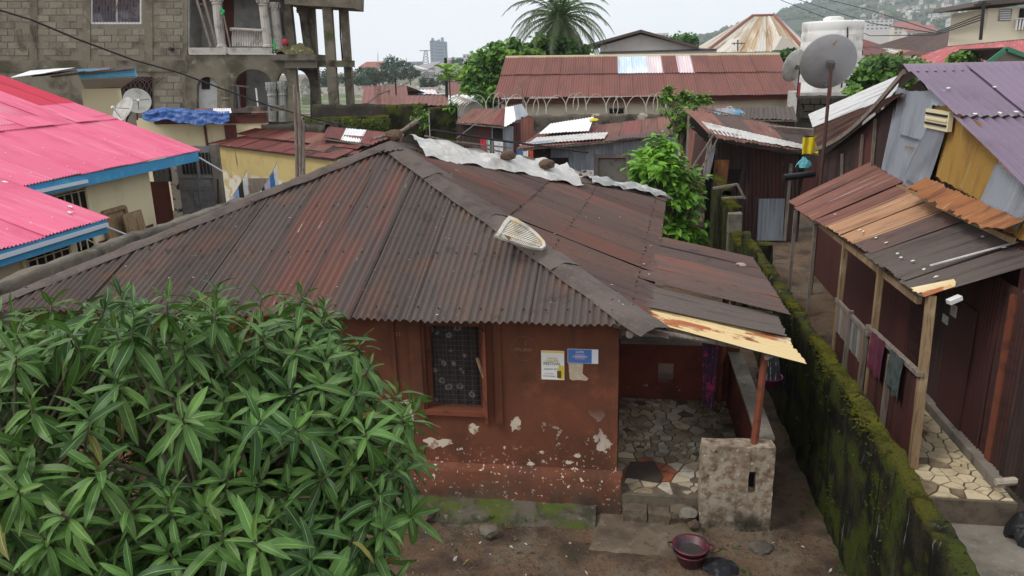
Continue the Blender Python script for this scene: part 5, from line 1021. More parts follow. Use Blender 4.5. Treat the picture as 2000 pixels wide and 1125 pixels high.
# small tin shed under the razor wire
sh, P = tinroof('small_tin_shed', 'small rusty tin shed with a patched roof below the razor wire', [(890, 238), (990, 248), (1010, 212), (925, 212)], (33, 33, 35, 35), .75, [m_redrust, m_redrust, m_oxred], cat='shed')
sheets(sh, PY(985, 250, 32.9), PY(1032, 225, 33.5), PY(1020, 206, 35), PY(988, 212, 35), .8, [m_whitesheet, m_galv], 'roof_sheet', .14, .016, 2, jag=.1, lift0=.06, curl=.15)
rs = [(892, 240, 912, 300, m_darkbr), (910, 241, 935, 305, m_darkbr), (933, 242, 962, 310, m_darkred), (960, 246, 975, 312, m_galv), (974, 246, 1003, 315, m_galv), (1003, 240, 1018, 312, m_darkred), (1017, 228, 1042, 300, m_redrust)]
for k, (x0, y0, x1, y1, mt) in enumerate(rs): sheet('wall_sheet', quadcols(PY(x0, y1, 33.3-.01*k), PY(x1, y1+2, 33.3-.01*k), PY(x1, y0, 33.3-.01*k), PY(x0, y0, 33.3-.01*k)), (0, -1, 0), mt, sh, .14, .016, 2, jag=.05)
boxY('doorway', 963, 250, 982, 315, 33.15, .05, m_dark, sh)
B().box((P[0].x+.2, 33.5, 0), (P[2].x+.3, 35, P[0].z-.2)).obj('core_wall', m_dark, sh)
washing(PY(938, 268, 30), PY(985, 275, 30), ((.0, .3, 4, 'red cloth pegged before the small shed'), (.25, .4, 5, 'mint cloth pegged before the small shed'), (.55, .95, 0, 'white cloth pegged before the small shed')), 'washing line before the small tin shed', .75)
# centre shed
cs, P = tinroof('centre_tin_shed', 'long tin shed with a rust and white roof behind the house', [(1008, 291), (1326, 264), (1318, 226), (1052, 258)], (30, 31.5, 35.5, 35), .8, lambda i, n: [m_redrust, m_redrust, m_redrust, m_oxred, m_redrust, m_oxred, m_redrust, m_redrust][i % 8], cat='shed', amp=.018)
sheet('white_sheet', quadcols(PY(1052, 266, 32.6), PY(1150, 260, 32.6), PY(1160, 232, 35), PY(1075, 246, 35)), (0, 0, 1), m_whitesheet, cs, .14, .015, 2, lift=.1, jag=.04)
sheet('white_sheet', quadcols(PY(1030, 286, 30.6), PY(1180, 275, 31), PY(1188, 262, 32.4), PY(1048, 272, 32.2)), (0, 0, 1), m_whitetarp, cs, .14, .015, 2, lift=.09, jag=.06)
sheet('edge_strip', quadcols(PY(1012, 291, 29.8), PY(1080, 285, 30), PY(1085, 280, 30.3), PY(1020, 286, 30.2)), (0, 0, 1), m_galv, cs, .14, .012, 2, lift=.14)
sheet('edge_strip', quadcols(PY(1190, 280, 30.3), PY(1326, 266, 31.2), PY(1322, 258, 31.8), PY(1200, 274, 31)), (0, 0, 1), m_roof_grey, cs, .14, .012, 2, lift=.14, jag=.08)
yel = tag(crumple('yellow_rag', PY(1160, 240, 34.2)+V((0, 0, .12)), .22, .16, .1, mat('yellow_cloth', (.65, .5, .02), rough=.9), None, None, 2, 8), 'yellow rag lying on the centre shed roof', 'rag')
wsx = [1040, 1075, 1105, 1130, 1160, 1230, 1262, 1290, 1322]
for k in range(len(wsx)-1):
    if k in (4,): continue
    x0, x1 = wsx[k], wsx[k+1]
    sheet('wall_sheet', quadcols(PY(x0, 372, 31.2-.01*(k % 2)), PY(x1+3, 372, 31.2-.01*(k % 2)), PY(x1+3, 288-(x1-1000)*.07, 31.2), PY(x0, 290-(x0-1000)*.07, 31.2)), (0, -1, 0), m_galv if k != 0 else m_darkbr, cs, .14, .02, 2)
sheet('wall_sheet', quadcols(PY(1158, 304, 31.15), PY(1232, 302, 31.15), PY(1232, 276, 31.15), PY(1158, 282, 31.15)), (0, -1, 0), m_galv, cs, .14, .02, 2)
wd_ = boxY('door', 1168, 310, 1222, 372, 31.2, .05, mat('grey_board', (.2, .185, .165), [((.13, .12, .1), 3, .5, .7)], rough=.9), cs)
for x0, y0, x1, y1 in ((1162, 302, 1168, 372), (1222, 302, 1229, 372), (1168, 302, 1222, 309)): boxY('door_frame', x0, y0, x1, y1, 31.1, .08, m_woodgrey, wd_)
boxY('dark_opening', 1065, 308, 1110, 345, 31.05, .05, m_dark, cs)
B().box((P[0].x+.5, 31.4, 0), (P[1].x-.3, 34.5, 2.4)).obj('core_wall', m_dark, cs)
rock('rubble', PY(1050, 318, 29.5), .45, m_rusto, 'rusted crumpled tin under the centre shed eave', 'scrap', .4, 4)
washing(PY(1008, 292, 29.5), PY(1042, 292, 29.5), ((.05, .35, 7, 'blue cloth hanging under the centre shed eave'), (.38, .7, 0, 'white cloth hanging under the centre shed eave'), (.74, .98, 8, 'orange cloth hanging under the centre shed eave')), 'short washing line under the centre shed eave', .45)
# line of broken sheet along the low wall before the centre shed
tag(polyY('broken_fence', [(1075, 330), (1160, 333), (1158, 372), (1075, 372)], 30.2, .04, m_peelpost), 'broken whitish fence panel before the centre shed', 'fence')
# dark shed on the right
ds, P = tinroof('dark_tin_shed', 'leaning dark rusty tin shed at the end of the alley', [(1385, 262), (1600, 300), (1555, 250), (1335, 212)], (25.6, 25.9, 29.5, 29), .85, [m_redrust, m_roof_side, m_redrust, m_darkbr], cat='shed', amp=.017)
sheet('edge_strip', quadcols(PY(1392, 268, 25.3), PY(1590, 302, 25.5), PY(1588, 294, 25.9), PY(1370, 244, 25.9)), (0, 0, 1), m_whitetarp, ds, .14, .005, 3, lift=.12, jag=.07, label='pale torn strip along the eave')
sheet('edge_strip', quadcols(PY(1400, 276, 25.1), PY(1560, 300, 25.4), PY(1560, 294, 25.7), PY(1385, 258, 25.5)), (0, 0, 1), m_redrust, ds, .14, .015, 3, lift=.1, jag=.1)
B().beam(P[3]+V((.3, .2, .1)), P[2]+V((-.8, .1, .12)), .08, .05).obj('batten', m_woodgrey, ds)
dx = [1400, 1432, 1462, 1500, 1530, 1556]
for k in range(5):
    x0, x1 = dx[k], dx[k+1]; yb_, yt = 472, 275+(x0-1390)*.17
    sheet('wall_sheet', quadcols(PY(x0, yb_, 26.6-.02*(k % 2)), PY(x1+2, yb_, 26.6-.02*(k % 2)), PY(x1+4, yt+6, 26.4), PY(x0, yt, 26.4)), (0, -1, 0), [m_darkbr, m_darkbr, m_darkred, m_darkred, m_darkbr][k], ds, .13, .016, 3, jag=.03)
sheet('wall_sheet', quadcols(PY(1478, 470, 26.45), PY(1528, 470, 26.45), PY(1533, 388, 26.45), PY(1482, 388, 26.45)), (0, -1, 0), m_peelpost if False else m_galv, ds, .13, .012, 2, label='pale galvanised patch at the foot of the shed door')
sheet('wall_sheet', quadcols(PY(1392, 375, 26.2), PY(1418, 370, 26.2), PY(1425, 312, 26.2), PY(1395, 312, 26.2)), (0, -1, 0), m_rusto, ds, .13, .012, 2)
for (x0, y0, x1, y1) in ((1430, 460, 1455, 310), (1470, 465, 1478, 385), (1532, 470, 1545, 320), (1400, 300, 1395, 350)): B().beam(PY(x0, y0, 26.3), PY(x1, y1, 26.2), .1, .06).obj('door_post', m_darkbr if x0 < 1500 else m_woodgrey, ds)
boxY('dark_gap', 1420, 330, 1450, 360, 26.35, .05, m_dark, ds)
# its leaning left side
for k in range(4):
    y0 = 25.4+k*1.0; X0 = PY(1385, 300, 25.6).x-.12*k
    sheet('side_sheet', quadcols((X0-.35, y0, .0), (X0-.45, y0+1.05, 0), (X0-.12-.06, y0+1.05, 3.5+.1*k), (X0, y0, 3.4+.1*k)), (-1, 0, 0), [m_darkred, m_darkbr, m_redrust, m_darkbr][k], ds, .13, .014, 3, jag=.05)
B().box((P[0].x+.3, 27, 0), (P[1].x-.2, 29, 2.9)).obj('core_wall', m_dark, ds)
for k, (a, c, w_) in enumerate((((1395, 262), (1350, 330), .05), ((1402, 270), (1362, 345), .04), (((1345, 225), (1340, 330), .06)), ((1388, 270), (1380, 350), .09))): B().beam(PY(*a, 25.2), PY(*c, 25.0), w_, .04).obj('loose_pole', m_woodgrey, ds)
sheet('loose_sheet', quadcols(PY(1372, 345, 25.1), PY(1385, 352, 25.1), PY(1398, 285, 25.2), PY(1382, 280, 25.2)), (-.5, -1, 0), m_galv, ds, .13, .012, 2, jag=.08, curl=.1)
# wooden frame leaning by the wall
wf = thing('wooden_frame', 'empty grey wooden frame leaning before the dark shed', 'frame', tuple(PY(1430, 385, 22)))
for a, c in (((1392, 368), (1440, 360)), ((1440, 360), (1455, 388)), ((1410, 388), (1450, 385))): B().beam(PY(*a, 22), PY(*c, 22), .09, .06).obj('frame_bar', m_woodgrey, wf)
# gutter, bags and yellow cloth at the corner
tag(B().tube([PY(1530, 347, 21.5), PY(1590, 340, 21.8)], .09, 10).obj('black_pipe', m_black), 'short black pipe jutting out at the tin house corner', 'pipe')
hanging('yellow_cloth', PY(1568, 268, 23.5), PY(1600, 264, 23.5), .5, mat('yellow_cloth', (.65, .5, .02)), 'bright yellow cloth hanging by the dish pole', 'cloth', 2, .06)
crumple('blue_bag', PY(1570, 325, 22.5), .22, .16, .25, mat('turquoise_plastic', (.08, .3, .34), [((.3, .5, .55), 8, .55, .7), ((.04, .2, .25), 8, .62, .7)], rough=.5), 'turquoise plastic bag under the yellow cloth', 'bag', 4)
for k in range(5): tag(B().tube([PY(1500+8*k, 246+3*k, 27), PY(1590, 253+3*k, 24.5)], .03, 5).obj('loose_rod', m_woodgrey), ('topmost', 'second', 'third', 'fourth', 'lowest')[k]+' of five loose rods between the shed and tin house', 'rod', 'rods between the sheds')
# tin canopy behind it
tinroof('grey_tin_canopy', 'weathered grey tin canopy over the back wall', [(1420, 232), (1558, 234), (1550, 208), (1428, 210)], (33, 33, 34.5, 34.5), .9, [m_roof_grey], amp=.024, period=.2, cat='canopy', wall=m_dark)
tinroof('red_tin_canopy', 'faded red tin canopy left of the grey canopy', [(1330, 222), (1430, 222), (1425, 207), (1340, 210)], (34, 34, 35, 35), .9, [m_redrust], amp=.02, period=.18, cat='canopy', wall=m_dark)
crumple('roof_clutter', PY(1418, 222, 30.5), .7, .4, .25, mat('mixed_rags', (.3, .3, .32), [((.1, .3, .5), 3, .5, .55), ((.1, .07, .05), 4, .55, .6), ((.6, .6, .6), 6, .6, .65)], rough=.9), 'rags and scraps lying on the dark shed roof', 'rags', 8)
# back wall with razor wire
rw = mwall(985, 226, 1320, 222, 38, 'stained back wall under the razor wire', mt=mat('peeling_yard_wall', (.14, .12, .095), [((.05, .045, .035), .9, .45, .6), ((.42, .38, .31), .8, .55, .6), ((.1, .09, .02), 1, .66, .7)], rough=1, bump=(10, .4, .03)))
m_razor = mat('galvanised_wire', (.42, .38, .33), rough=.5, metal=.3)
b = B(); pts = []
for k in range(15*14):
    t = k/14; px = 930+26*t+8*math.sin(t*2.1); ang = t*6.283; p = PY(px, 203-4*math.sin(t), 37.8)
    pts.append(p+V((.28*math.sin(ang)*.6, .3*math.sin(ang+.8), .42*math.cos(ang))))
b.tube(pts, .02, 4)
tag(b.obj('razor_wire', m_razor), 'coil of razor wire along the back wall', 'razor wire')
b = B(); pts = []
for k in range(8*14):
    t = k/14; p = PY(890+4.6*t, 207+1.5*t, 36.5); ang = t*6.283; pts.append(p+V((.5*math.sin(ang), .1*math.sin(ang), .48*math.cos(ang))))
b.tube(pts, .022, 4); tag(b.obj('razor_wire', m_razor), 'tight bunched razor wire coil at the left end', 'razor wire')
tag(B().tube([PY(1020, 175, 37.5), PY(1024, 235, 37.5), PY(1036, 262, 34)], .035, 6).beam(PY(1012, 165, 37.5), PY(1022, 172, 37.5), .05).beam(PY(1010, 164, 37.5), PY(1024, 160, 37.5), .03).obj('aerial_pole', m_woodgrey), 'crooked aerial pole above the small tin shed', 'pole')
tag(B().tube([PY(1018, 165, 37.5), PY(960, 218, 30), PY(892, 270, 24)], .018, 5).obj('guy_wire', m_wire), 'guy wire slanting down from the aerial pole', 'wire')
mwall(1560, 190, 1690, 186, 37, 'dark block wall below the water tank', mt=m_blackwall)
for r in range(3):
    for k in range(6):
        a = PY(1563+k*20+(r % 2)*8, 190+r*14+13, 36.9); c = PY(1563+k*20+(r % 2)*8+18.5, 190+r*14+1.2, 36.9)
        B().box((a.x, 36.86, a.z), (c.x, 37, c.z)).obj('block', m_blackwall, [o for o in bpy.data.objects if o.get('label', '').startswith('dark block wall')][0])
# ------------------------------------------------------------------ long brown-roofed building and what stands behind it
m_fadered = mat('faded_brown_red_sheet', (.205, .083, .068), [((.16, .07, .06), (1, .4, 1), .45, .7, {'uv': 1}), ((.25, .115, .095), 30, .55, .8, {'amt': .6}), ((.09, .05, .045), (8, .5, 1), .62, .78, {'uv': 1, 'amt': .7})], rough=.7, rnd=.07)
m_skyblue = mat('pale_blue_sheet', (.55, .66, .82), [((.75, .78, .82), (3, .5, 1), .45, .65, {'uv': 1})], rough=.6); m_palepink = mat('pale_pink_sheet', (.68, .55, .58), [((.75, .68, .68), (3, .5, 1), .45, .65, {'uv': 1})], rough=.6)
lb = thing('long_building', 'long cream building under a faded brown-red tin roof with pale sheets', 'building', tuple(PY(1260, 225, 46)))
ea, eb, hb, ha = PY(964, 191, 44), PY(1562, 184, 44), PY(1522, 107, 48.6), PY(988, 113, 48.6)
lr = B().beam(ha, hb, .1).obj('roof', m_woodgrey, lb); n = 19
for i in range(n):
    for k, (v0, v1) in enumerate(((0, .55), (.53, 1))):
        t0, t1 = i/n, min(1, (i+1)/n+.004); q = quadcols(*[ea.lerp(eb, t).lerp(ha.lerp(hb, t), v) for t, v in ((t0, v0), (t1, v0), (t1, v1), (t0, v1))])
        sheet('roof_sheet', q, (0, -.45, .9), m_skyblue if k and i in (8, 9) else m_palepink if k and i in (10, 12) else m_fadered, lr, .15, .03, 2, lift=.012*(i % 2)+.06*k)
B().prism([ha+V((0, -.15, -.02)), hb+V((0, -.15, -.02)), hb+V((0, .25, .0)), ha+V((0, .25, .0))], (0, 0, .12)).obj('ridge_cap', m_cream, lr)
sheets(lr, ha+V((0, 9, -2.4)), hb+V((0, 9, -2.4)), hb, ha, 3, m_fadered, 'rear_sheet', .5, .02, 1)
B().box((ea.x+.2, 44.3, ea.z-.38), (eb.x-.2, 44.4, ea.z-.1)).obj('fascia', m_brownpl, lb)
B().box((ea.x+.3, 44.8, 0), (eb.x-.3, 45, ea.z-.2)).obj('wall', mat('pale_cream_plaster', (.62, .55, .42), [((.45, .38, .28), (.8, .8, .3), .5, .75)], rough=.9), lb)
for px, w_ in ((1190, 28), (1538, 20), (1500, 14)):
    v = boxY('air_vent', px, 212, px+w_, 222, 44.75, .05, m_dark, lb); boxY('vent_sill', px-1, 210, px+w_+1, 212, 44.7, .05, m_conc, v)
# grey gabled building
gb = thing('grey_gabled_building', 'plain grey building with a shallow gable behind the long roof', 'building', tuple(PY(1250, 115, 78)))
m_grend = mat('pale_grey_render', (.46, .44, .42), [((.33, .31, .29), .3, .48, .7)], rough=.9)
polyY('wall', [(1172, 125), (1400, 120), (1400, 96), (1355, 92), (1251, 67), (1172, 90)], 78, 12, m_grend, gb)
for a, c in (((1148, 92), (1252, 63)), ((1251, 63), (1365, 95))): 
    p, q = PY(*a, 77.4), PY(*c, 77.4); B().prism([p, q, q+V((0, 13, 0)), p+V((0, 13, 0))], (0, 0, .25)).obj('roof_slope', m_roof_grey, gb)
boxY('string_course', 1172, 98, 1400, 101, 77.9, .1, m_roof_grey, gb)
# big hipped tin roof, white and rust streaked
m_streak = mat('streaked_white_rust_sheet', (.60, .56, .50), [((.45, .37, .27), (1, .15, 1), .47, .6, {'uv': 1}), ((.3, .17, .07), (1.2, .12, 1), .56, .66, {'uv': 1}), ((.66, .64, .62), (2, .2, 1), .6, .7, {'uv': 1})], rough=.7, rnd=.12)
hh = thing('streaked_hip_roof_house', 'house with a big white and rust streaked hipped tin roof', 'house', tuple(PY(1460, 110, 84)))
f1, f2, f0 = PY(1378, 103, 80), PY(1572, 99, 81), PY(1350, 100, 94); r1, r2 = PY(1470, 32, 92), PY(1512, 31, 92); f3 = PY(1575, 84, 96)
hr = B().beam(r1, r2, .2).obj('roof', m_woodgrey, hh)
m_strust = mat('rust_streaked_sheet', (.4, .29, .18), [((.55, .48, .38), (2, .2, 1), .5, .62, {'uv': 1}), ((.2, .1, .045), (3, .2, 1), .58, .68, {'uv': 1})], rough=.8, rnd=.2)
sheets(hr, f1, f2, r2, r1, .95, lambda i, n: m_strust if i in (3, 4, 6, 8, 9, 13, 15) else m_streak, 'roof_sheet', .3, .03, 2); sheets(hr, f0, f1, r1, r1+V((-.3, .2, 0)), 1.2, m_streak, 'roof_sheet', .3, .03, 2); sheets(hr, f2, f3, r2+V((.3, .2, 0)), r2, 1.2, m_streak, 'roof_sheet', .3, .03, 2)
for a, c in ((f1, r1), (f2, r2), (r1, r2)): B().tube([a+V((0, 0, .08)), c+V((0, 0, .08))], .16, 6).obj('hip_cap', mat('dull_red_cap', (.25, .1, .08), rough=.8), hr)
B().prism([(f1.x+.5, 81, 0), (f2.x-.5, 82, 0), (f3.x-.5, 95, 0), (f0.x+.5, 95, 0)], (0, 0, f1.z-.15)).obj('wall', m_grend, hh)
p, q, r_ = PY(1512, 98, 79.8), PY(1568, 97, 79.8), PY(1528, 70, 79.8)
B().prism([p, q, r_], (0, 4, 0)).obj('dormer', m_streak, hr)
# white water tank on its plinth
tk = thing('water_tank', 'large white plastic water tank standing on a pale block plinth', 'water tank', tuple(PY(1620, 195, 41)))
tc_ = PY(1618, 150, 42); R0 = 1.42; ztop = PY(1618, 42, 42).z; zb = tc_.z-.7
m_tank = mat('chalky_white_plastic', (.8, .79, .76), [((.5, .48, .43), .8, .45, .7), ((.36, .33, .28), (3, 3, .4), .58, .78)], rough=.5, spec=.4)
prof = [(0, 0), (R0, 0)]
H_ = ztop-zb
for k in range(7): z = H_*.86*k/6; prof += [(R0, z+.02), (R0*1.015, z+.10), (R0*1.015, z+H_*.86/6-.1), (R0, z+H_*.86/6-.02)]
prof += [(R0*.93, H_*.88), (R0*.95, H_*.9), (R0*.95, H_*.965), (R0*.6, H_*.99), (R0*.35, H_*1.0), (R0*.33, H_*1.05), (R0*.2, H_*1.07), (0, H_*1.07)]
B().lathe((tc_.x, tc_.y, zb), prof, 40).obj('tank_body', m_tank, tk, smooth=True)
B().tube([(tc_.x+.35, tc_.y-R0*.9, zb+H_*.98), (tc_.x+.36, tc_.y-R0*1.04, zb+H_*.8), (tc_.x+.3, tc_.y-R0*1.04, zb+.2)], .035, 6).obj('pipe', m_black, tk)
B().box((tc_.x-.1, tc_.y-R0*1.03, zb+H_*.62), (tc_.x+.75, tc_.y-R0*.85, zb+H_*.8)).obj('label_panel', m_tank, tk)
B().box((tc_.x-1.6, tc_.y-1.6, 0), (tc_.x+1.7, tc_.y+1.6, zb-.002)).obj('plinth', mat('white_block', (.5, .49, .47), [((.33, .32, .3), 2, .5, .7)], rough=.9), tk)
for dx_ in (-1.75, -.3, 1.2): B().beam((tc_.x+dx_, tc_.y-1.9, 0), (tc_.x+dx_, tc_.y-1.9, zb+.5), .1).obj('steel_leg', mat('red_steel', (.35, .05, .07), rough=.6), tk)
# dishes by the tank
dc = PY(1620, 124, 20.3)
dish(dc, .655, fwd*.93+V((.12, 0, .28)), 'large grey satellite dish on a tall rusty pole seen from behind', tuple(PZ(1583, 575, 0)), mat('grey_dish_back', (.27, .265, .27), [((.2, .19, .19), 2, .45, .7), ((.22, .12, .07), 2.5, .64, .72)], rough=.5, spec=.4), .2, mast=.042)
dish(PY(1556, 130, 39), .75, fwd*.8+V((-.5, 0, .3)), 'smaller pale dish half hidden behind the large grey dish', tuple(PY(1556, 190, 39.3)), m_dish, .2)
# houses at the upper right
rn = thing('brown_roof_house', 'house with a wide dark brown tin roof at upper right', 'house', tuple(PY(1820, 118, 95)))
p1_, p2_, p3_, p4_ = PY(1700, 92, 92), PY(1935, 112, 90), PY(1900, 62, 100), PY(1790, 66, 100)
rr2 = B().beam(p3_, p4_, .15).obj('roof', m_woodgrey, rn); sheets(rr2, p1_, p2_, p3_, p4_, 1.2, m_roof_side, 'roof_sheet', .3, .03, 2)
B().prism([(p1_.x+.5, 92.5, 0), (p2_.x, 91, 0), (p2_.x, 100, 0), (p1_.x+1, 100, 0)], (0, 0, min(p1_.z, p2_.z)-.1)).obj('wall', m_grend, rn)
rd = thing('red_roof_house', 'house with a faded red tin roof and white laps behind the purple ridge', 'house', tuple(PY(1900, 130, 60)))
q1, q2, q3, q4 = PY(1755, 125, 55), PY(2060, 130, 55), PY(2020, 76, 64), PY(1850, 92, 64)
rr3 = B().beam(q3, q4, .15).obj('roof', m_woodgrey, rd); sheets(rr3, q1, q2, q3, q4, 1.0, mat('faded_crimson_sheet', (.42, .1, .1), [((.5, .2, .2), (2, .4, 1), .5, .7, {'uv': 1}), ((.6, .5, .48), (4, 1, 1), .7, .74, {'uv': 1})], rough=.7, rnd=.08), 'roof_sheet', .3, .03, 2)
B().prism([(q1.x+.5, 55.6, 0), (q2.x, 55.6, 0), (q2.x, 64, 0), (q1.x+1, 64, 0)], (0, 0, q1.z-.2)).obj('wall', m_grend, rd)
gn = thing('green_gable_house', 'small house with a green-edged gable behind the purple ridge', 'house', tuple(PY(1970, 125, 45)))
polyY('gable', [(1932, 124), (2040, 124), (1965, 98)], 45, .2, m_conc, gn)
for a, c in (((1925, 126), (1966, 95)), ((1965, 95), (2050, 126))): B().beam(PY(*a, 44.8), PY(*c, 44.8), .12, .22).obj('barge_board', mat('green_board', (.05, .2, .12), rough=.7), gn)
p, q = PY(1965, 95, 44.9), PY(2050, 126, 44.9); B().prism([p, q, q+V((0, 6, 0)), p+V((0, 6, 0))], (0, 0, .08)).obj('roof_slope', m_darkbr, gn)
for k, (x0, y0, x1, y1, Y_, lab) in enumerate(((1672, 92, 1722, 78, 130, 'small maroon roofed house beside the water tank'), (1690, 108, 1735, 95, 110, 'small dark red roofed house below the maroon one'))):
    t = thing('maroon_house', lab, 'house', tuple(PY(x0, y0, Y_))); a, c = PY(x0, y0, Y_), PY(x1, y0, Y_); h = PY(x0, y1, Y_+5).z
    B().prism([a+V((-.5, -.5, 0)), c+V((.5, -.5, 0)), V((c.x-2, Y_+4, h)), V((a.x+2, Y_+4, h))], (0, .1, .1)).obj('roof', m_oxred, t)
    B().box((a.x, Y_, 0), (c.x, Y_+6, a.z)).obj('wall', m_grend, t)
    for q in range(3): xx = lerp(a.x+.6, c.x-1.2, q/2); B().box((xx, Y_-.05, a.z-1.6), (xx+.7, Y_+.02, a.z-.6)).obj('window', m_dark, t)
cu = thing('cream_upper_building', 'cream two-storey building with a balcony at the top right corner', 'building', tuple(PY(1950, 90, 75)))
boxY('wall', 1925, 12, 2060, 110, 75, 8, mat('bright_cream_plaster', (.78, .7, .53), rough=.9), cu); polyY('roof', [(1905, 12), (2070, -2), (2070, -14), (1912, 2)], 74, 10, m_roof_grey, cu)
wv = boxY('window', 1951, 17, 1976, 41, 74.93, .05, mat('grey_louvre', (.25, .25, .25), rough=.6), cu)
for q in range(5): boxY('louvre', 1953, 19+q*4.4, 1974, 21.5+q*4.4, 74.9, .02, m_white, wv)
boxY('balcony_recess', 1990, 14, 2060, 56, 74.9, .05, m_dark, cu)
for q in range(6): boxY('baluster', 1985+q*6, 36, 1988+q*6, 58, 74.6, .1, m_white, cu)
boxY('balcony_rail', 1983, 33, 2060, 37, 74.55, .15, m_white, cu)
tag(B().tube([PY(1922, 2, 72), PY(1915, 78, 72)], .13, 6).beam(PY(1902, 10, 72), PY(1935, 7, 72), .1).obj('utility_pole', m_iron), 'dark utility pole beside the cream upper building', 'pole')
for k in range(3): tag(B().tube([PY(1918, 28+5*k, 72), PY(1830, 62+3*k, 85), PY(1700, 20+25*k, 110), PY(1500, -30+10*k, 150)], .05, 4).obj('overhead_wire', m_iron), ('upper', 'middle', 'lower')[k]+' overhead wire running left from the utility pole', 'wire')
tag(B().tube([PY(1441, 100, 47), PY(1441, 78, 47)], .04, 5).beam(PY(1429, 85, 47), PY(1456, 85, 47), .05).beam(PY(1434, 82, 47), PY(1434, 89, 47), .04).beam(PY(1449, 82, 47), PY(1449, 89, 47), .04).obj('roof_aerial', m_wire), 'television aerial on the long building ridge', 'aerial')
# ------------------------------------------------------------------ low roofs and the flats beyond the walls on the left
def simple_house(px0, px1, pye, pyr, Y_, mt, label, run=5, wall=m_grend, nm='low_house', cat='house', width=1.2):
    t = thing(nm, label, cat, tuple(PY((px0+px1)/2, pye, Y_))); a, c = PY(px0, pye, Y_), PY(px1, pye, Y_); h, g = PY(px1-6, pyr, Y_+run), PY(px0+6, pyr, Y_+run)
    r = B().beam(g, h, .1).obj('roof', m_woodgrey, t); sheets(r, a, c, h, g, width, mt, 'roof_sheet', .4, .03, 1, jag=.05)
    sheets(r, g+V((0, run, -1)), h+V((0, run, -1)), h, g, width*2, mt, 'rear_sheet', .5, .03, 1)
    B().box((a.x+.3, Y_+.4, 0), (c.x-.3, Y_+2*run-.4, min(a.z, c.z)-.1)).obj('wall', wall, t); return t
simple_house(705, 800, 205, 168, 62, [m_fadered, m_redrust], 'brown tin roof nearest the bare pillars on the left', 8)
simple_house(790, 935, 206, 187, 55, [m_fadered, m_fadered, m_redrust, m_whitesheet], 'brown tin roof with pale laps behind the mossy walls', 6)
simple_house(760, 855, 184, 175, 75, [m_skyblue, m_palepink], 'pale blue and pink tin roof beyond the mossy walls', 4)
simple_house(870, 950, 186, 160, 70, [m_fadered, m_redrust], 'brown gabled roof below the bushy trees', 6)
simple_house(885, 970, 200, 185, 50, [m_whitesheet, m_galv], 'whitish tin roof left of the long building', 5)
rc_ = thing('rebar_cage', 'tall thin cage of rusty reinforcement bars above the mossy wall', 'rebar', tuple(PY(738, 205, 40)))
for k in range(6): B().tube([PY(730+k*2.4, 134+k*1.5, 40+.08*(k % 2)), PY(733+k*2.4, 205, 40+.08*(k % 2))], .009, 4).obj('bar', MATS['rusty_mast'], rc_)
for k in range(6): B().beam(PY(731+k*.3, 145+k*10, 39.98), PY(744+k*.3, 145+k*10, 39.98), .012).obj('tie', MATS['rusty_mast'], rc_)
tag(B().tube([PY(870, 113, 60), PY(873, 195, 60)], .12, 6).obj('wooden_pole', m_iron), 'dark wooden pole beside the papaya tree', 'pole')
tag(B().tube([PY(772, 153, 66), PY(774, 185, 66)], .07, 5).obj('short_pole', m_iron), 'short dark pole on the brown roofs', 'pole')
m_marsh = mat('rubbish_flats', (.22, .2, .17), [((.1, .14, .05), .02, .48, .58), ((.35, .33, .3), .15, .55, .7), ((.12, .12, .09), .06, .58, .66), ((.6, .58, .56), .5, .66, .7)], rough=1)
tag(grid(40, 30, lambda i, j: (lerp(-260, 120, i/40), lerp(110, 520, j/30), .05+1.2*abs(nz((i, j, 0), .35))*(0 < i < 40 and 0 < j < 30))).obj('rubbish_flats', m_marsh, smooth=True), 'grey-green rubbish flats beyond the roofs', kind='structure')
bq = B(); rr = random.Random(3)
for i in range(1800):
    x, y = rr.uniform(-220, 60), rr.uniform(180, 420); s = rr.uniform(.3, 1.1); bq.add([(x-s, y, 0), (x+s, y-.3, 0), (x+s*.5, y+s, .0), (x, y, s*rr.uniform(.6, 1.6))], [(0, 1, 3), (1, 2, 3), (2, 0, 3)], rr.choice((0, 0, 1, 2)))
tag(bq.obj('rubbish_heaps', [mat('pale_rubbish', (.42, .38, .36), rough=1), mat('brown_rubbish', (.2, .16, .13), rough=1), mat('white_rubbish', (.6, .6, .6), rough=1)]), 'pale rubbish strewn over the distant flats', kind='stuff')
# ------------------------------------------------------------------ far town
def block(px0, px1, py0, py1, Y_, mt, label, nm='town_building', floors=0, bays=0, depth=14, roof=None, cat='building'):
    t = thing(nm, label, cat, tuple(PY((px0+px1)/2, py1, Y_))); a, c = PY(px0, py1, Y_), PY(px1, py0, Y_)
    w_ = B().box((a.x, Y_, 0), (c.x, Y_+depth, c.z)).obj('wall', mt, t)
    for f in range(floors):
        for k in range(bays):
            x = lerp(a.x, c.x, (k+.5)/bays); z = lerp(a.z, c.z, (f+.55)/floors); dx_ = (c.x-a.x)/bays*.28; dz = (c.z-a.z)/floors*.22
            B().box((x-dx_, Y_-.15, z-dz), (x+dx_, Y_+.1, z+dz)).obj('window', MATS.get('far_window') or mat('far_window', (.16, .19, .22), rough=.4), w_)
    if roof: B().prism([(a.x-1, Y_-1, c.z), (c.x+1, Y_-1, c.z), (c.x-2, Y_+depth/2, c.z+(c.x-a.x)*.2), (a.x+2, Y_+depth/2, c.z+(c.x-a.x)*.2)], (0, .5, .4)).obj('roof', roof, t)
    return t, a, c
m_far1 = mat('far_pale_wall', (.6, .58, .55), rough=.9); m_far2 = mat('far_grey_wall', (.26, .32, .39), rough=.9); m_far3 = mat('far_cream_wall', (.62, .55, .45), rough=.9); m_farroof = mat('far_red_roof', (.28, .11, .09), rough=.9); m_fargrey = mat('far_grey_roof', (.3, .28, .3), rough=.9)
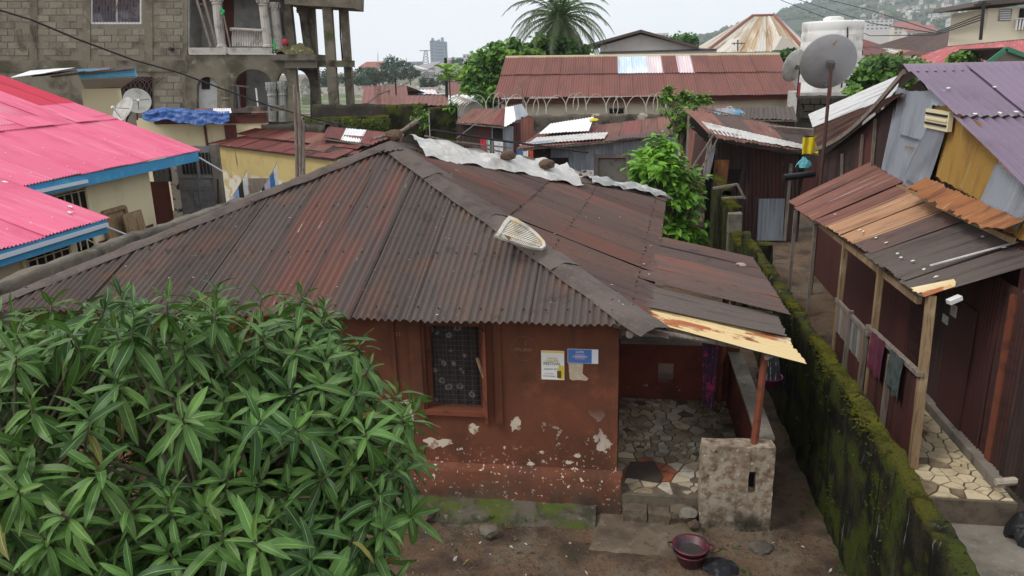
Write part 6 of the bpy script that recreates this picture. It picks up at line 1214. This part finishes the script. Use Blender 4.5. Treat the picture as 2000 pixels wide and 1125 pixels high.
t, a, c = block(842, 855, 79, 138, 1100, m_far2, 'tall grey-blue office tower on the skyline', 'office_tower', 9, 2, 18); 
a2, c2 = PY(853, 138, 1098), PY(868, 81, 1098); B().box((a2.x, 1098, 0), (c2.x, 1114, c2.z)).obj('wing', m_far2, t)
for f in range(9): B().box((a2.x+1.5, 1097.6, lerp(a2.z, c2.z, (f+.4)/9)), (c2.x-1.5, 1098.2, lerp(a2.z, c2.z, (f+.7)/9))).obj('window_band', MATS['far_window'], t)
for px, h in ((842, 74), (854, 77), (861, 73)): p, q = PY(px, 81, 1099), PY(px+4, h, 1099); B().box((p.x, 1100, p.z), (q.x, 1104, q.z)).obj('parapet_tower', m_far2, t)
block(905, 930, 105, 138, 700, m_far1, 'pale blocky building left of the bushy trees', floors=3, bays=4); block(928, 952, 104, 125, 800, m_far2, 'grey flat-topped building behind the bushy trees', floors=3, bays=3)
block(888, 905, 112, 130, 900, m_far2, 'dark small block right of the office tower', floors=2, bays=2); block(868, 890, 118, 140, 650, m_far3, 'cream house just right of the office tower', floors=1, bays=3, roof=m_fargrey)
block(705, 750, 131, 156, 480, m_far3, 'cream house with a long dull red roof on the skyline', floors=2, bays=5, roof=m_farroof); block(742, 758, 127, 156, 470, m_far3, 'taller cream wing of the skyline house', floors=3, bays=2, roof=m_farroof)
block(800, 815, 138, 150, 520, m_far1, 'white house with a red roof left of the pylon', floors=1, bays=2, roof=m_farroof); block(815, 850, 133, 152, 430, m_far1, 'pale lilac-roofed house under the pylon', floors=1, bays=4, roof=m_fargrey)
block(835, 866, 128, 142, 560, m_far1, 'grey-roofed house before the office tower', floors=1, bays=3, roof=m_fargrey); block(895, 915, 135, 150, 400, m_far1, 'small white house below the blocky building', floors=1, bays=2, roof=m_fargrey)
block(798, 820, 120, 140, 820, m_far2, 'hazy grey building left of the pylon', floors=2, bays=3); block(1281, 1306, 64, 96, 300, m_far1, 'pale flat-roofed block right of the grey gable', floors=2, bays=4)
block(1690, 1745, 38, 60, 900, m_far1, 'long white apartment block at the foot of the hill', floors=3, bays=6); block(1745, 1800, 52, 68, 850, m_far3, 'cream terrace at the foot of the hill', floors=2, bays=6, roof=m_farroof); block(1770, 1830, 60, 75, 700, m_far1, 'long low pale building with a red roof by the hill', floors=1, bays=6, roof=m_farroof)
py_ = thing('pylon', 'lattice electricity pylon on the skyline', 'pylon', tuple(PY(832, 122, 600)))
b0 = [PY(826, 124, 600), PY(837, 124, 600)]; b1 = [PY(829, 98, 600), PY(834, 98, 600)]
B().beam(b0[0], b1[0], .5).obj('leg', m_far2, py_); B().beam(b0[1], b1[1], .5).obj('leg', m_far2, py_)
for k in range(5): B().beam(b0[0].lerp(b1[0], k/5), b0[1].lerp(b1[1], (k+1)/5), .35).obj('brace', m_far2, py_); B().beam(b0[1].lerp(b1[1], k/5), b0[0].lerp(b1[0], (k+1)/5), .35).obj('brace', m_far2, py_)
B().beam(PY(819, 99, 600), PY(843, 98.5, 600), .6).obj('cross_arm', m_far2, py_)
for px, py0 in ((738, 102), (794, 113), (770, 108)): tag(B().tube([PY(px, py0, 900), PY(px+.5, 135, 900)], [.3, .6], 4).obj('radio_mast', m_far2), {738: 'leftmost', 794: 'rightmost', 770: 'middle'}[px]+' of three thin radio masts on the skyline', 'mast', 'radio masts on the skyline')
# ------------------------------------------------------------------ hill with houses
SK = [(1150, 118), (1290, 92), (1320, 78), (1400, 62), (1480, 40), (1550, 12), (1600, 0), (1700, -22), (1800, -45), (2000, -75), (2300, -90), (2700, -60), (3200, 90)]
def skyl(px):
    for (a, ya_), (c, yc_) in zip(SK, SK[1:]):
        if px <= c: return lerp(ya_, yc_, (px-a)/(c-a))
    return 118
def hillp(px, t):
    Y_ = lerp(900, 2300, t); top = PY(px, skyl(px), 2300).z; z = top*(t**1.25)*(1 if t < .95 else 1)
    p = PY(px, 100, Y_); z += (nz((p.x, p.y, 0), .004)*45+nz((p.x, p.y, 0), .012)*14)*min(1, t*2)*(1-.75*t)*min(1, max(0, top)/40); return V((p.x, p.y, max(-2, z)))
m_hill = mat('wooded_hill', (.035, .055, .03), [((.09, .085, .05), .006, .55, .66), ((.03, .05, .022), .02, .45, .6)], rough=1)
tag(grid(120, 40, lambda i, j: hillp(lerp(1160, 3150, i/120), j/40)).obj('hill', m_hill, smooth=True), 'hazy wooded hill behind the town', kind='structure')
rr = random.Random(17); b = B()
m_hl = [mat('hill_leaf_a', (.04, .07, .025), rough=1), mat('hill_leaf_b', (.06, .09, .03), rough=1), mat('hill_leaf_c', (.03, .05, .02), rough=1)]
for i in range(5200):
    px = 1250+1000*rr.random(); t = rr.random()**.6; p = hillp(px, t); s = rr.uniform(3, 8)*(.6+.6*t)
    if p.z < 2 or nz((p.x, p.y, 0), .008)+.3 < rr.random()*.5: continue
    vs = [p+V((0, 0, s*1.3))]+[p+V((math.cos(a)*s*rr.uniform(.7, 1.2), math.sin(a)*s*.8, s*rr.uniform(.4, .9))) for a in (0, 1.25, 2.5, 3.75, 5)]+[p+V((0, 0, -2))]
    b.add(vs, [(0, 1+k, 1+(k+1) % 5) for k in range(5)]+[(6, 1+(k+1) % 5, 1+k) for k in range(5)], rr.randint(0, 2))
tag(b.obj('hill_forest', m_hl), 'trees covering the hazy hill', kind='stuff')
hm = []
for wc, rc2 in ((m_far1, m_fargrey), (m_far1, m_farroof), (m_far3, m_farroof), (m_far3, m_fargrey), (m_far1, m_far1)):
    b = B(); b.box((-5, -4, -5), (5, 4, 5.5), 0); b.prism([(-5.8, -4.6, 5.5), (5.8, -4.6, 5.5), (0, -4.6, 8.2)], (0, 9.2, 0), 1)
    for k in range(3): b.box((-3.8+k*2.9, -4.2, 1.5), (-2.2+k*2.9, -3.95, 3.6), 2)
    hm.append(b.mesh([wc, rc2, MATS['far_window']], name='hillside_house'))
k = 0; kinds = [rr.randint(0, 4) for _ in range(200)]
while k < 120:
    px = rr.uniform(1640, 2010); t = rr.uniform(.02, .85); p = hillp(px, t); q = proj(p)
    if q[1] > 100 or q[1] < -5 or nz((p.x, p.y, 5), .006) < -.15: continue
    o = bpy.data.objects.new('hillside_house', hm[kinds[k]]); COL.objects.link(o); o.location = p+V((0, 0, 2)); o.rotation_euler.z = rr.uniform(-.6, .6); s = rr.uniform(.4, .9); o.scale = (s*rr.uniform(.8, 1.6), s, s*rr.uniform(.8, 1.5))
    tag(o, ('tiny white house with a grey roof', 'tiny white house with a red roof', 'tiny cream house with a red roof', 'tiny cream house with a grey roof', 'tiny all-white house')[kinds[k]]+' on the hazy wooded hillside', 'house', 'houses on the hazy hillside'); k += 1
for k in range(44):
    far = k < 22; px = rr.uniform(785, 935) if far else rr.uniform(1672, 1800); Y_ = rr.uniform(330, 650) if far else rr.uniform(180, 620); p = PZ(px, 150, 0); p = PY(px, 130, Y_)
    o = bpy.data.objects.new('distant_house', hm[kinds[k]]); COL.objects.link(o); o.location = (p.x, Y_, rr.uniform(0, 2) if far else 1+rr.random()*4); o.rotation_euler.z = rr.uniform(-.5, .5); s = rr.uniform(.6, 1.1); o.scale = (s*rr.uniform(.8, 1.5), s, s*.8)
    tag(o, ('tiny white house with a grey roof', 'tiny white house with a red roof', 'tiny cream house with a red roof', 'tiny cream house with a grey roof', 'tiny all-white house')[kinds[k]]+(' in the hazy town around the pylon' if far else ' in the town below the hill'), 'house', 'houses around the pylon' if far else 'houses below the hill')
# ------------------------------------------------------------------ foliage helpers
def leafmesh(name, L_, W, mats, bend=.3, n=5, rib=.06, fold=.18, wav=.0, seed=0):
    """leaf along +X, bending towards -Z, pale midrib strip in the middle"""
    vs = []; fs = []; mi = []; rr = random.Random(seed)
    for i in range(n+1):
        t = i/n; w_ = W*(math.sin(math.pi*min(1, t*.93+.05))**.75)*(1.1-.3*t)*(1 if t < .95 else .25); ang = bend*t
        x = L_*t*(1-.12*bend*t); z = -L_*bend*t*t*.55
        for k in (-1, -rib, rib, 1): vs.append((x, k*w_*.5, z+abs(k)*w_*fold+wav*W*math.sin(t*11+seed+k)*abs(k)))
    for i in range(n):
        for k in range(3): a = i*4+k; fs.append((a, a+4, a+5, a+1)); mi.append(1 if k == 1 else 0)
    me = bpy.data.meshes.new(name); me.from_pydata(vs, [], fs); me.update()
    for m_ in mats: me.materials.append(m_)
    me.polygons.foreach_set('material_index', mi); me.polygons.foreach_set('use_smooth', [True]*len(fs)); return me
def basis(d, up): 
    d = V(d).normalized(); y = V(up).cross(d); y = y.normalized() if y.length > 1e-4 else V((0, 1, 0)); z = d.cross(y); return Matrix((d, y, z)).transposed()
def place_leaves(tree, items, meshes, limit, score, stuffname='foliage'):
    """items: (mesh index, Matrix 4x4). The ones with the best score become single leaves, the rest one mass"""
    order = sorted(range(len(items)), key=lambda i: -score(items[i])); top = set(order[:limit])
    bs_ = [B() for _ in range(1)]; b = bs_[0]; mats = []
    for i, (mi_, M_) in enumerate(items):
        me = meshes[mi_]
        if i in top:
            o = link('leaf', me, tree); o.matrix_basis = M_
        else:
            base = []
            for m_ in me.materials:
                if m_ not in mats: mats.append(m_)
                base.append(mats.index(m_))
            n = len(b.v); b.v += [tuple(M_ @ v.co) for v in me.vertices]
            for p in me.polygons: b.f.append(tuple(n+k for k in p.vertices)); b.mi.append(base[p.material_index])
    if b.f: o = b.obj(stuffname, mats, tree, smooth=True); o['kind'] = 'stuff'
def leafmat(name, c, k2=.6, tr=.25, rough=.46, rnd=.25): return mat(name, c, [((c[0]*k2, c[1]*k2, c[2]*k2), 7, .42, .68), ((c[0]*1.35, c[1]*1.2, c[2]*1.3), 15, .6, .78)], rough=rough, spec=.4, transl=tr, rnd=rnd)
# ------------------------------------------------------------------ mango tree in the foreground
m_mg = leafmat('mango_leaf', (.105, .225, .045)); m_mgd = leafmat('mango_leaf_dark', (.05, .125, .028)); m_rib = mat('mango_midrib', (.26, .42, .12), rough=.5, transl=.2); m_young = leafmat('mango_leaf_young', (.11, .2, .04)); m_copper = leafmat('mango_leaf_copper', (.3, .12, .04), tr=.3)
m_old = leafmat('mango_leaf_yellowing', (.24, .21, .04)); m_fresh = leafmat('mango_leaf_fresh', (.13, .25, .05))
m_bark = mat('greenish_bark', (.11, .1, .06), [((.06, .055, .035), 9, .45, .7), ((.17, .16, .11), 4, .55, .75)], rough=.9, bump=(40, .4, .01))
mg_meshes = [leafmesh('mango_leaf', .26, .064, (m_mg, m_rib), bd, 6, .055, .2, .06, s) for s, bd in enumerate((.1, .3, .55, .9))]+[leafmesh('mango_leaf', .26, .064, (m_mgd, m_rib), bd, 6, .055, .2, .06, s+5) for s, bd in enumerate((.2, .5, .9))]+[leafmesh('mango_leaf', .2, .05, (m_young, m_rib), .2, 6, .06, .25, .05, 9), leafmesh('mango_leaf', .2, .05, (m_copper, m_copper), .3, 6, .06, .3, .05, 10), leafmesh('mango_leaf', .25, .056, (m_old, m_rib), .8, 6, .06, .3, .1, 11), leafmesh('mango_leaf', .27, .06, (m_fresh, m_rib), .35, 6, .06, .25, .1, 12), leafmesh('mango_leaf', .23, .06, (m_mg, m_rib), 1.2, 6, .06, -.2, .12, 13)]
MC = CAM+ray(300, 955)*5.5; RX, RY, RZ = 1.88, 1.75, 1.42
mg = thing('mango_tree', 'mango tree with long glossy leaves filling the lower left', 'tree', (MC.x, MC.y, 0))
MB_ = [(MC, RX, RY, RZ), (CAM+ray(575, 800)*5.7, 1.0, .95, .72), (CAM+ray(690, 890)*5.3, .62, .7, .62), (CAM+ray(150, 770)*5.8, 1.1, 1, .65), (CAM+ray(420, 720)*6.0, .8, .8, .5), (CAM+ray(150, 1080)*4.7, .9, .8, .7), (CAM+ray(470, 1110)*4.7, .85, .8, .7)]
rr = random.Random(42); tips = []
tries = 0
while len(tips) < 520 and tries < 90000:
    tries += 1; u = V((rr.gauss(0, 1), rr.gauss(0, 1), rr.gauss(0, 1))).normalized()
    if u.z < -.75: continue
    lay = rr.choice((1, 1, 1, 1, .86, .74, .62)); k = lay*(.97+.30*nz(u, 2.3, 3)+.07*rr.gauss(0, 1))
    bc_, bx_, by_, bz_ = rr.choice((MB_[0], MB_[0], MB_[0], MB_[1], MB_[1], MB_[2], MB_[3], MB_[4], MB_[5], MB_[6], MB_[6])); p = bc_+V((u.x*bx_, u.y*by_, u.z*bz_))*k
    if lay == 1 and any(sum(((p-o_[0])[q_]/o_[1+q_])**2 for q_ in range(3)) < .72 for o_ in MB_ if o_[0] != bc_): continue
    tc2 = (CAM-p).normalized(); nn = V((u.x/bx_, u.y/by_, u.z/bz_)).normalized()
    if nn.dot(tc2) < -.35 and lay > .8 and u.z < .2: continue
    if (CAM-p).length < 2.6: continue
    q = proj(p)
    if q[0] < -260 or q[1] > 1330: continue
    if q[1] < 566+26*nz((q[0], 0, 0), .011) or q[0] > 830 or (q[1] < 820 and q[0] > 640+(q[1]-600)*.9): continue
    if any((p-t[0]).length < .185 for t in tips): continue
    tips.append((p, (nn*.7+V((0, 0, .75))+V((rr.gauss(0, .33), rr.gauss(0, .33), rr.gauss(0, .15)))).normalized(), lay))
items = []; frontness = {}
special = {}
for px, py in ((455, 590), (492, 598)): 
    j = min(range(len(tips)), key=lambda i: (proj(tips[i][0])[0]-px)**2+(proj(tips[i][0])[1]-py)**2); special[j] = 1
for ti, (p, ax, lay) in enumerate(tips):
    n = rr.randint(9, 15); a0 = rr.uniform(0, 6.28); x0 = ax.orthogonal().normalized(); y0 = ax.cross(x0); tone = rr.random(); cop = ti in special
    for k in range(n):
        a = a0+k*2.39996; t = k/(n-1)            # inner leaves stand up, outer ones spread and hang
        el = lerp(1.0, -.55, t**.8)+rr.gauss(0, .14)
        if cop: el = -1.1+rr.gauss(0, .12)
        d = (x0*math.cos(a)+y0*math.sin(a))*math.cos(el)+ax*math.sin(el); d = (d+V((rr.gauss(0, .1), rr.gauss(0, .1), -.32*t))).normalized()
        sc = rr.uniform(.62, 1.2)*lerp(.72, 1.08, min(1, t*1.6))
        mi_ = (7 if (t < .22 and tone > .55) else rr.choice((0, 1, 1, 2, 2, 3, 10, 10, 11) if tone > .35 else (4, 5, 6, 2, 11)))
        if rr.random() < .012: mi_ = 9
        if cop: mi_ = 8
        pos = p-ax*(.11*t)+d*.012
        M_ = Matrix.Translation(pos) @ (basis(d, ax+V((rr.gauss(0, .25), rr.gauss(0, .25), 0)))).to_4x4() @ Matrix.Diagonal((sc, sc*rr.uniform(.85, 1.15), sc, 1))
        items.append((mi_, M_)); frontness[len(items)-1] = (ax.dot((CAM-p).normalized())+.2)*lay/(CAM-p).length
for i in range(len(items)): items[i] = (items[i][0], items[i][1], frontness[i])
def sc_m(it):
    q = proj(it[1].translation); return it[2] if 0 < q[0] < 2000 and 0 < q[1] < 1125 else -9
place_leaves2 = [(a, b_) for a, b_, c_ in items]
_sc = {id(it): sc_m(items[i]) for i, it in enumerate(place_leaves2)}
place_leaves(mg, place_leaves2, mg_meshes, 300, lambda it: _sc[id(it)])
# trunk, limbs and twigs
trk = V((MC.x-.1, MC.y+.1, 0)); fork = MC+V((0, .1, -1.25))
B().tube([trk, trk.lerp(fork, .5)+V((.06, 0, 0)), fork], [.13, .11, .1], 10).obj('trunk', m_bark, mg, smooth=True)
limbs = []
for k in range(9): a = k*.7; limbs.append(MC+V((math.cos(a)*RX*.5, math.sin(a)*RY*.5, (-.35 if k % 2 else .15)*RZ)))
for e in limbs: B().tube([fork, fork.lerp(e, .5)+V((0, 0, -.1)), e], [.07, .055, .035], 7).obj('limb', m_bark, mg, smooth=True)
b = B()
for p, ax, lay in tips:
    e = min(limbs+[MC], key=lambda l: (l-p).length); b.tube([e, e.lerp(p, .55)-V((0, 0, .06)), p-ax*.2, p], [.018, .013, .009, .006], 5, cap=False)
tw = b.obj('twigs', m_bark, mg, smooth=True); tw['kind'] = 'stuff'
# ------------------------------------------------------------------ bright green bush behind the house
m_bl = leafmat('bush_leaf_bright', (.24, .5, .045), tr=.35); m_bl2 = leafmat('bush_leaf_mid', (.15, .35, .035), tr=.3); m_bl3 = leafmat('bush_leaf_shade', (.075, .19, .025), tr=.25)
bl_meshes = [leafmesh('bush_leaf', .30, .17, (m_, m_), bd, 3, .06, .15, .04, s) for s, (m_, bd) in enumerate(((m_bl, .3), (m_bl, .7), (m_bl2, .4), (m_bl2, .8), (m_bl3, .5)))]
def bush(name, label, blobs, n, meshes, limit, scale, seed, cat='bush', stem=True, zmin=0.1, base=None, droop=-.25):
    rr = random.Random(seed); c0 = V(base) if base else V((blobs[0][0].x, blobs[0][0].y, 0)); t = thing(name, label, cat, tuple(c0)); items = []; tot = sum(b_[1]*b_[1] for b_ in blobs); sc_ = {}
    for c, r, sq in blobs:
        k = int(n*r*r/tot); cl = [c+V((rr.gauss(0, 1), rr.gauss(0, 1), rr.gauss(0, sq))).normalized()*r*rr.uniform(.45, 1.0) for _ in range(max(3, k//14))]
        if stem:
            for e in cl[:14]: B().tube([c0, c0.lerp(e, .5)+V((0, 0, .1)), e], [.035, .022, .01], 5, cap=False).obj('stem', m_bark, t)
        for i in range(k):
            e = rr.choice(cl); p = e+V((rr.gauss(0, 1), rr.gauss(0, 1), rr.gauss(0, .8)))*r*.2
            if p.z < zmin: continue
            o = (p-c).normalized(); a = rr.uniform(0, 6.28); d = V((math.cos(a), math.sin(a), rr.gauss(droop, .35)))+o*.6; s = scale*rr.uniform(.6, 1.25)
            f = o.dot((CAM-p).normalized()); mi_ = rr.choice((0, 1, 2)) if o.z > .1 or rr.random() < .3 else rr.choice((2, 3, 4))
            it = (min(mi_, len(meshes)-1), Matrix.Translation(p) @ basis(d, V((rr.gauss(0, .3), rr.gauss(0, .3), 1))+o*.4).to_4x4() @ Matrix.Scale(s, 4)); items.append(it); sc_[id(it)] = f*(.5+(p-c).length/r)
    place_leaves(t, items, meshes, limit, lambda it: sc_[id(it)]); return t
bb = [(PY(1290, 335, 22.3), .85, .8), (PY(1270, 330, 21.8), .6, .8), (PY(1315, 400, 22.3), .75, 1), (PY(1330, 455, 22.2), .55, .8), (PY(1335, 370, 22.5), .6, .9), (PY(1290, 300, 22.4), .45, .8)]
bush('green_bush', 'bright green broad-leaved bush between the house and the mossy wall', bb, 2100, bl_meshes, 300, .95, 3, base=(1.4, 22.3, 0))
sm_meshes = [leafmesh('creeper_leaf', .22, .15, (m_, m_), bd, 2, .06, .15, 0, s) for s, (m_, bd) in enumerate(((m_bl, .3), (m_young, .6), (m_bl2, .4), (m_bl2, .8), (m_bl3, .5)))]
bush('creeper_plant', 'young leafy plant climbing at the left end of the dark shed roof', [(PY(1308, 195, 30), .42, 1), (PY(1320, 225, 29.5), .45, 1), (PY(1335, 260, 29), .35, 1.2), (PY(1312, 180, 30), .25, 1)], 420, sm_meshes, 60, 1.0, 5, 'plant', base=tuple(PY(1330, 290, 29)))
bush('creeper_plant', 'small leafy sprig right of the creeper on the dark shed roof', [(PY(1355, 195, 30.5), .42, .8), (PY(1332, 190, 30.5), .3, 1), (PY(1372, 198, 30.5), .3, .8)], 240, sm_meshes, 40, 1.0, 6, 'plant', base=tuple(PY(1360, 212, 30.5)))
bush('wall_creeper', 'small green creeper on the corner of the mossy wall', [(PY(822, 222, 33.5), .35, 1.2), (PY(826, 240, 33.5), .25, 1)], 200, sm_meshes, 40, .8, 7, 'plant', base=tuple(PY(824, 255, 33.5)))
bush('wall_creeper', 'little weed on top of the wall left of the razor wire', [(PY(878, 206, 35), .3, .7)], 90, sm_meshes, 20, .8, 8, 'plant', base=tuple(PY(878, 212, 35)))
# ------------------------------------------------------------------ trees: trunk, limbs, crown of many leaf faces
def crown(blobs, n, size, seed, nm=3):
    rr = random.Random(seed); b = B(); tot = sum(r**2 for c, r, s in blobs)
    for c, r, sq in blobs:
        k = int(n*r*r/tot); ncl = max(4, k//45); cl = []
        for _ in range(ncl): u = V((rr.gauss(0, 1), rr.gauss(0, 1), rr.gauss(0, 1))).normalized(); cl.append((c+V((u.x*r, u.y*r, u.z*r*sq))*rr.uniform(.5, 1.0), u, rr.randint(0, nm-1)))
        for i in range(k):
            e, u, tone = rr.choice(cl); p = e+V((rr.gauss(0, 1), rr.gauss(0, 1), rr.gauss(0, .7)))*r*.17; s = size*rr.uniform(.6, 1.4)
            d = V((rr.gauss(0, 1), rr.gauss(0, 1), rr.gauss(0, .6))).normalized(); w_ = d.orthogonal().normalized()*s*.38
            b.add([p, p+d*s*.5+w_, p+d*s-V((0, 0, s*.2)), p+d*s*.5-w_], [(0, 1, 2, 3)], tone if rr.random() < .8 else rr.randint(0, nm-1))
    return b
def tree(name, label, foot, blobs, n, size, mats, seed, group=None, trunk=.2):
    foot = V(foot); t = thing(name, label, 'tree', (foot.x, foot.y, 0), group); top = blobs[0][0]
    B().tube([V((foot.x, foot.y, 0)), V((foot.x, foot.y, 0)).lerp(top, .5)+V((.1, 0, 0)), top], [trunk, trunk*.8, trunk*.4], 8).obj('trunk', m_bark, t, smooth=True)
    for c, r, s in blobs[1:]: B().tube([V((foot.x, foot.y, 0)).lerp(top, .5), c.lerp(top, .4)-V((0, 0, r*.3)), c], [trunk*.5, trunk*.35, trunk*.15], 6).obj('limb', m_bark, t, smooth=True)
    cr = crown(blobs, n, size, seed, len(mats)).obj('crown', mats, t); cr['kind'] = 'stuff' if n > 400 else 'thing'; return t
m_t = [leafmat('tree_leaf_light', (.21, .38, .05), tr=.3, rough=.6), leafmat('tree_leaf_mid', (.12, .26, .04), tr=.25, rough=.6), leafmat('tree_leaf_dark', (.06, .145, .03), tr=.2, rough=.6)]
m_t2 = [leafmat('tree2_leaf_mid', (.075, .18, .04), tr=.25, rough=.6), leafmat('tree2_leaf_dark', (.025, .07, .02), tr=.2, rough=.6), leafmat('tree2_leaf_light', (.09, .2, .04), tr=.2, rough=.6)]
Yt = 52
tree('leafy_tree', 'light green leafy tree at the left end of the long roof', PY(945, 215, Yt), [(PY(950, 140, Yt), 1.5, .9), (PY(935, 160, Yt), 1.1, .8), (PY(968, 112, Yt), 1.2, .8), (PY(990, 104, Yt), 1.0, .8), (PY(920, 165, Yt-1), .7, .8), (PY(955, 185, Yt-2), .8, .8)], 5200, .34, m_t, 11, trunk=.22)
tree('leafy_tree', 'middle green tree below the left side of the palm', PY(1030, 150, Yt+3), [(PY(1025, 108, Yt+3), 1.35, .7), (PY(1045, 102, Yt+3), 1.1, .8), (PY(1000, 105, Yt+3), .8, .7)], 2600, .34, m_t, 12, trunk=.22)
tree('leafy_tree', 'dark green rounded tree below the palm', PY(1100, 150, Yt+4), [(PY(1105, 100, Yt+4), 1.3, .75), (PY(1080, 90, Yt+4), .9, .9), (PY(1132, 105, Yt+4), .9, .75)], 3200, .32, m_t2, 13, trunk=.22)
tree('leafy_tree', 'broad leafy tree behind the white sheet of the tin house', PY(1730, 210, 33), [(PY(1735, 150, 33), 1.1, .8), (PY(1705, 165, 33), .8, .8), (PY(1765, 140, 33), .8, .8), (PY(1700, 135, 34), .7, .8), (PY(1690, 185, 32), .6, .8)], 3600, .26, m_t, 14, trunk=.15)
tree('leafy_tree', 'leafy tree top poking over the red tin roof', PY(1870, 150, 50), [(PY(1880, 112, 50), .7, .6), (PY(1900, 110, 50), .5, .6)], 700, .3, m_t, 15, trunk=.12)
tree('leafy_tree', 'small dark tree beside the streaked hipped roof', PY(1535, 130, 60), [(PY(1535, 113, 60), .9, .7)], 700, .3, m_t2, 16, trunk=.12)
tree('leafy_tree', 'dark tree at the left of the streaked hipped roof', PY(1330, 110, 120), [(PY(1330, 80, 120), 1.8, .5), (PY(1345, 82, 120), 1.2, .5)], 700, .6, m_t2, 17, trunk=.2)
# palm
pm = thing('oil_palm', 'tall oil palm with drooping fronds above the leafy trees', 'palm', tuple(PY(1095, 130, 57))); pc_ = PY(1093, 38, 57)
B().tube([V((pc_.x+.3, 57, 0)), V((pc_.x+.1, 57, pc_.z*.5)), pc_], [.3, .26, .3], 9).obj('trunk', mat('palm_trunk', (.13, .09, .06), [((.06, .045, .035), 8, .45, .7)], rough=.95), pm, smooth=True)
m_fr = [leafmat('palm_leaflet', (.1, .165, .06), tr=.3), leafmat('palm_leaflet_dry', (.16, .15, .09), tr=.2)]
rr = random.Random(8)
for k in range(64):
    a = k*2.39996+rr.uniform(-.2, .2); el = lerp(1.35, -.85, (k/63)**.8); L_ = rr.uniform(4.2, 5.2)*(1 if el > -.3 else .8); b = B(); d = V((math.cos(a)*math.cos(el), math.sin(a)*math.cos(el), math.sin(el)))
    pts = []; p = pc_+V((0, 0, .1)); v = d.copy()
    for s in range(11): pts.append(p.copy()); p = p+v*(L_/10); v = (v+V((0, 0, -.13-.02*s))).normalized()
    b.tube(pts, [.045*(1-s/11)+.008 for s in range(11)], 4, 0, cap=False)
    for s in range(1, 10):
        for h in range(3):
            t = h/3; q = pts[s].lerp(pts[s+1] if s < 10 else pts[s], t); dd = (pts[s]-pts[s-1]).normalized(); side = dd.cross(V((0, 0, 1))); side = side.normalized() if side.length > .05 else V((1, 0, 0))
            ll = .75*math.sin(math.pi*min(1, (s+t)/10*.85+.12))*rr.uniform(.8, 1.15)
            for sg in (-1, 1):
                e = q+side*sg*ll*.75+dd*ll*.55+V((0, 0, -ll*rr.uniform(.25, .55))); w_ = dd*.06; b.add([q-w_, q+w_, e], [(0, 1, 2)], 0)
    b.obj('frond', [m_fr[0] if el > -.35 else m_fr[1]], pm)
# papaya beside the pole
pp = thing('papaya_tree', 'thin papaya tree with a tuft of lobed leaves beside the dark pole', 'tree', tuple(PY(880, 195, 59))); t0 = PY(876, 130, 59)
B().tube([V((t0.x+.1, 59, 0)), t0], [.09, .05], 6).obj('trunk', m_bark, pp)
for k in range(16):
    a = k*2.4; e = t0+V((math.cos(a)*rr.uniform(.3, 1.0), math.sin(a)*.6, rr.uniform(-1.0, .3))); b = B().tube([t0, e], .015, 4, 0, cap=False)
    for q in range(7): a2 = q*.9; d = V((math.cos(a2), math.sin(a2)*.6, -.4*abs(math.sin(a2))+.1)); w_ = V((-d.y, d.x, .6))*.13; b.add([e, e+d*.32+w_, e+d*.6, e+d*.32-w_], [(0, 1, 2, 3)])
    b.obj('leaf', m_t[0], pp)
# far trees on the flats
m_ft = [leafmat('far_leaf_a', (.04, .085, .04), tr=.1, rough=.9), leafmat('far_leaf_b', (.028, .06, .03), tr=.1, rough=.9)]
for k, (px, py, r, Y_, lab) in enumerate(((768, 122, 6.0, 330, 'tall round dark tree on the skyline'), (766, 142, 7.5, 320, 'dark bushy tree below the tall round one'), (787, 128, 5.5, 360, 'pale hazy tree right of the round one'), (800, 140, 5, 300, 'dark spreading tree left of the pylon'), (722, 150, 7.5, 310, 'dark hedge-like tree beside the skyline house'), (700, 150, 8, 320, 'dark tree just right of the bare pillars'), (870, 152, 5, 280, 'low green tree behind the dark pole'), (838, 157, 5, 260, 'low scrubby tree in the flats'), (745, 148, 6, 330, 'low dark tree before the skyline house'), (893, 118, 7, 650, 'hazy tree beside the dark small block'), (640, 150, 8, 300, 'dark tree seen between the bare pillars'), (905, 158, 4, 200, 'low green tree left of the bushy trees'))):
    c = PY(px, py, Y_); r *= .66; tree('far_tree', lab, V((c.x, Y_, 0)), [(c, r, .75), (c+V((r*.6, 0, -r*.25)), r*.7, .7), (c+V((-r*.6, 1, -r*.3)), r*.7, .7)], 1500, r*.16, m_ft, 50+k, 'far trees on the flats', trunk=r*.06)
# ------------------------------------------------------------------ haze
hz = B().box((-4200, -4200, -4), (4200, 4200, 420)).obj('haze', [])
hm_ = bpy.data.materials.new('haze_air'); hm_.use_nodes = True; hn = hm_.node_tree; hn.nodes.clear(); ho = hn.nodes.new('ShaderNodeOutputMaterial'); hv = hn.nodes.new('ShaderNodeVolumePrincipled')
hv.inputs['Color'].default_value = (.87, .94, 1, 1); hv.inputs['Density'].default_value = .0002; hn.links.new(hv.outputs[0], ho.inputs['Volume'])
hz.data.materials.clear(); hz.data.materials.append(hm_); tag(hz, 'pale damp haze over the town', kind='stuff')
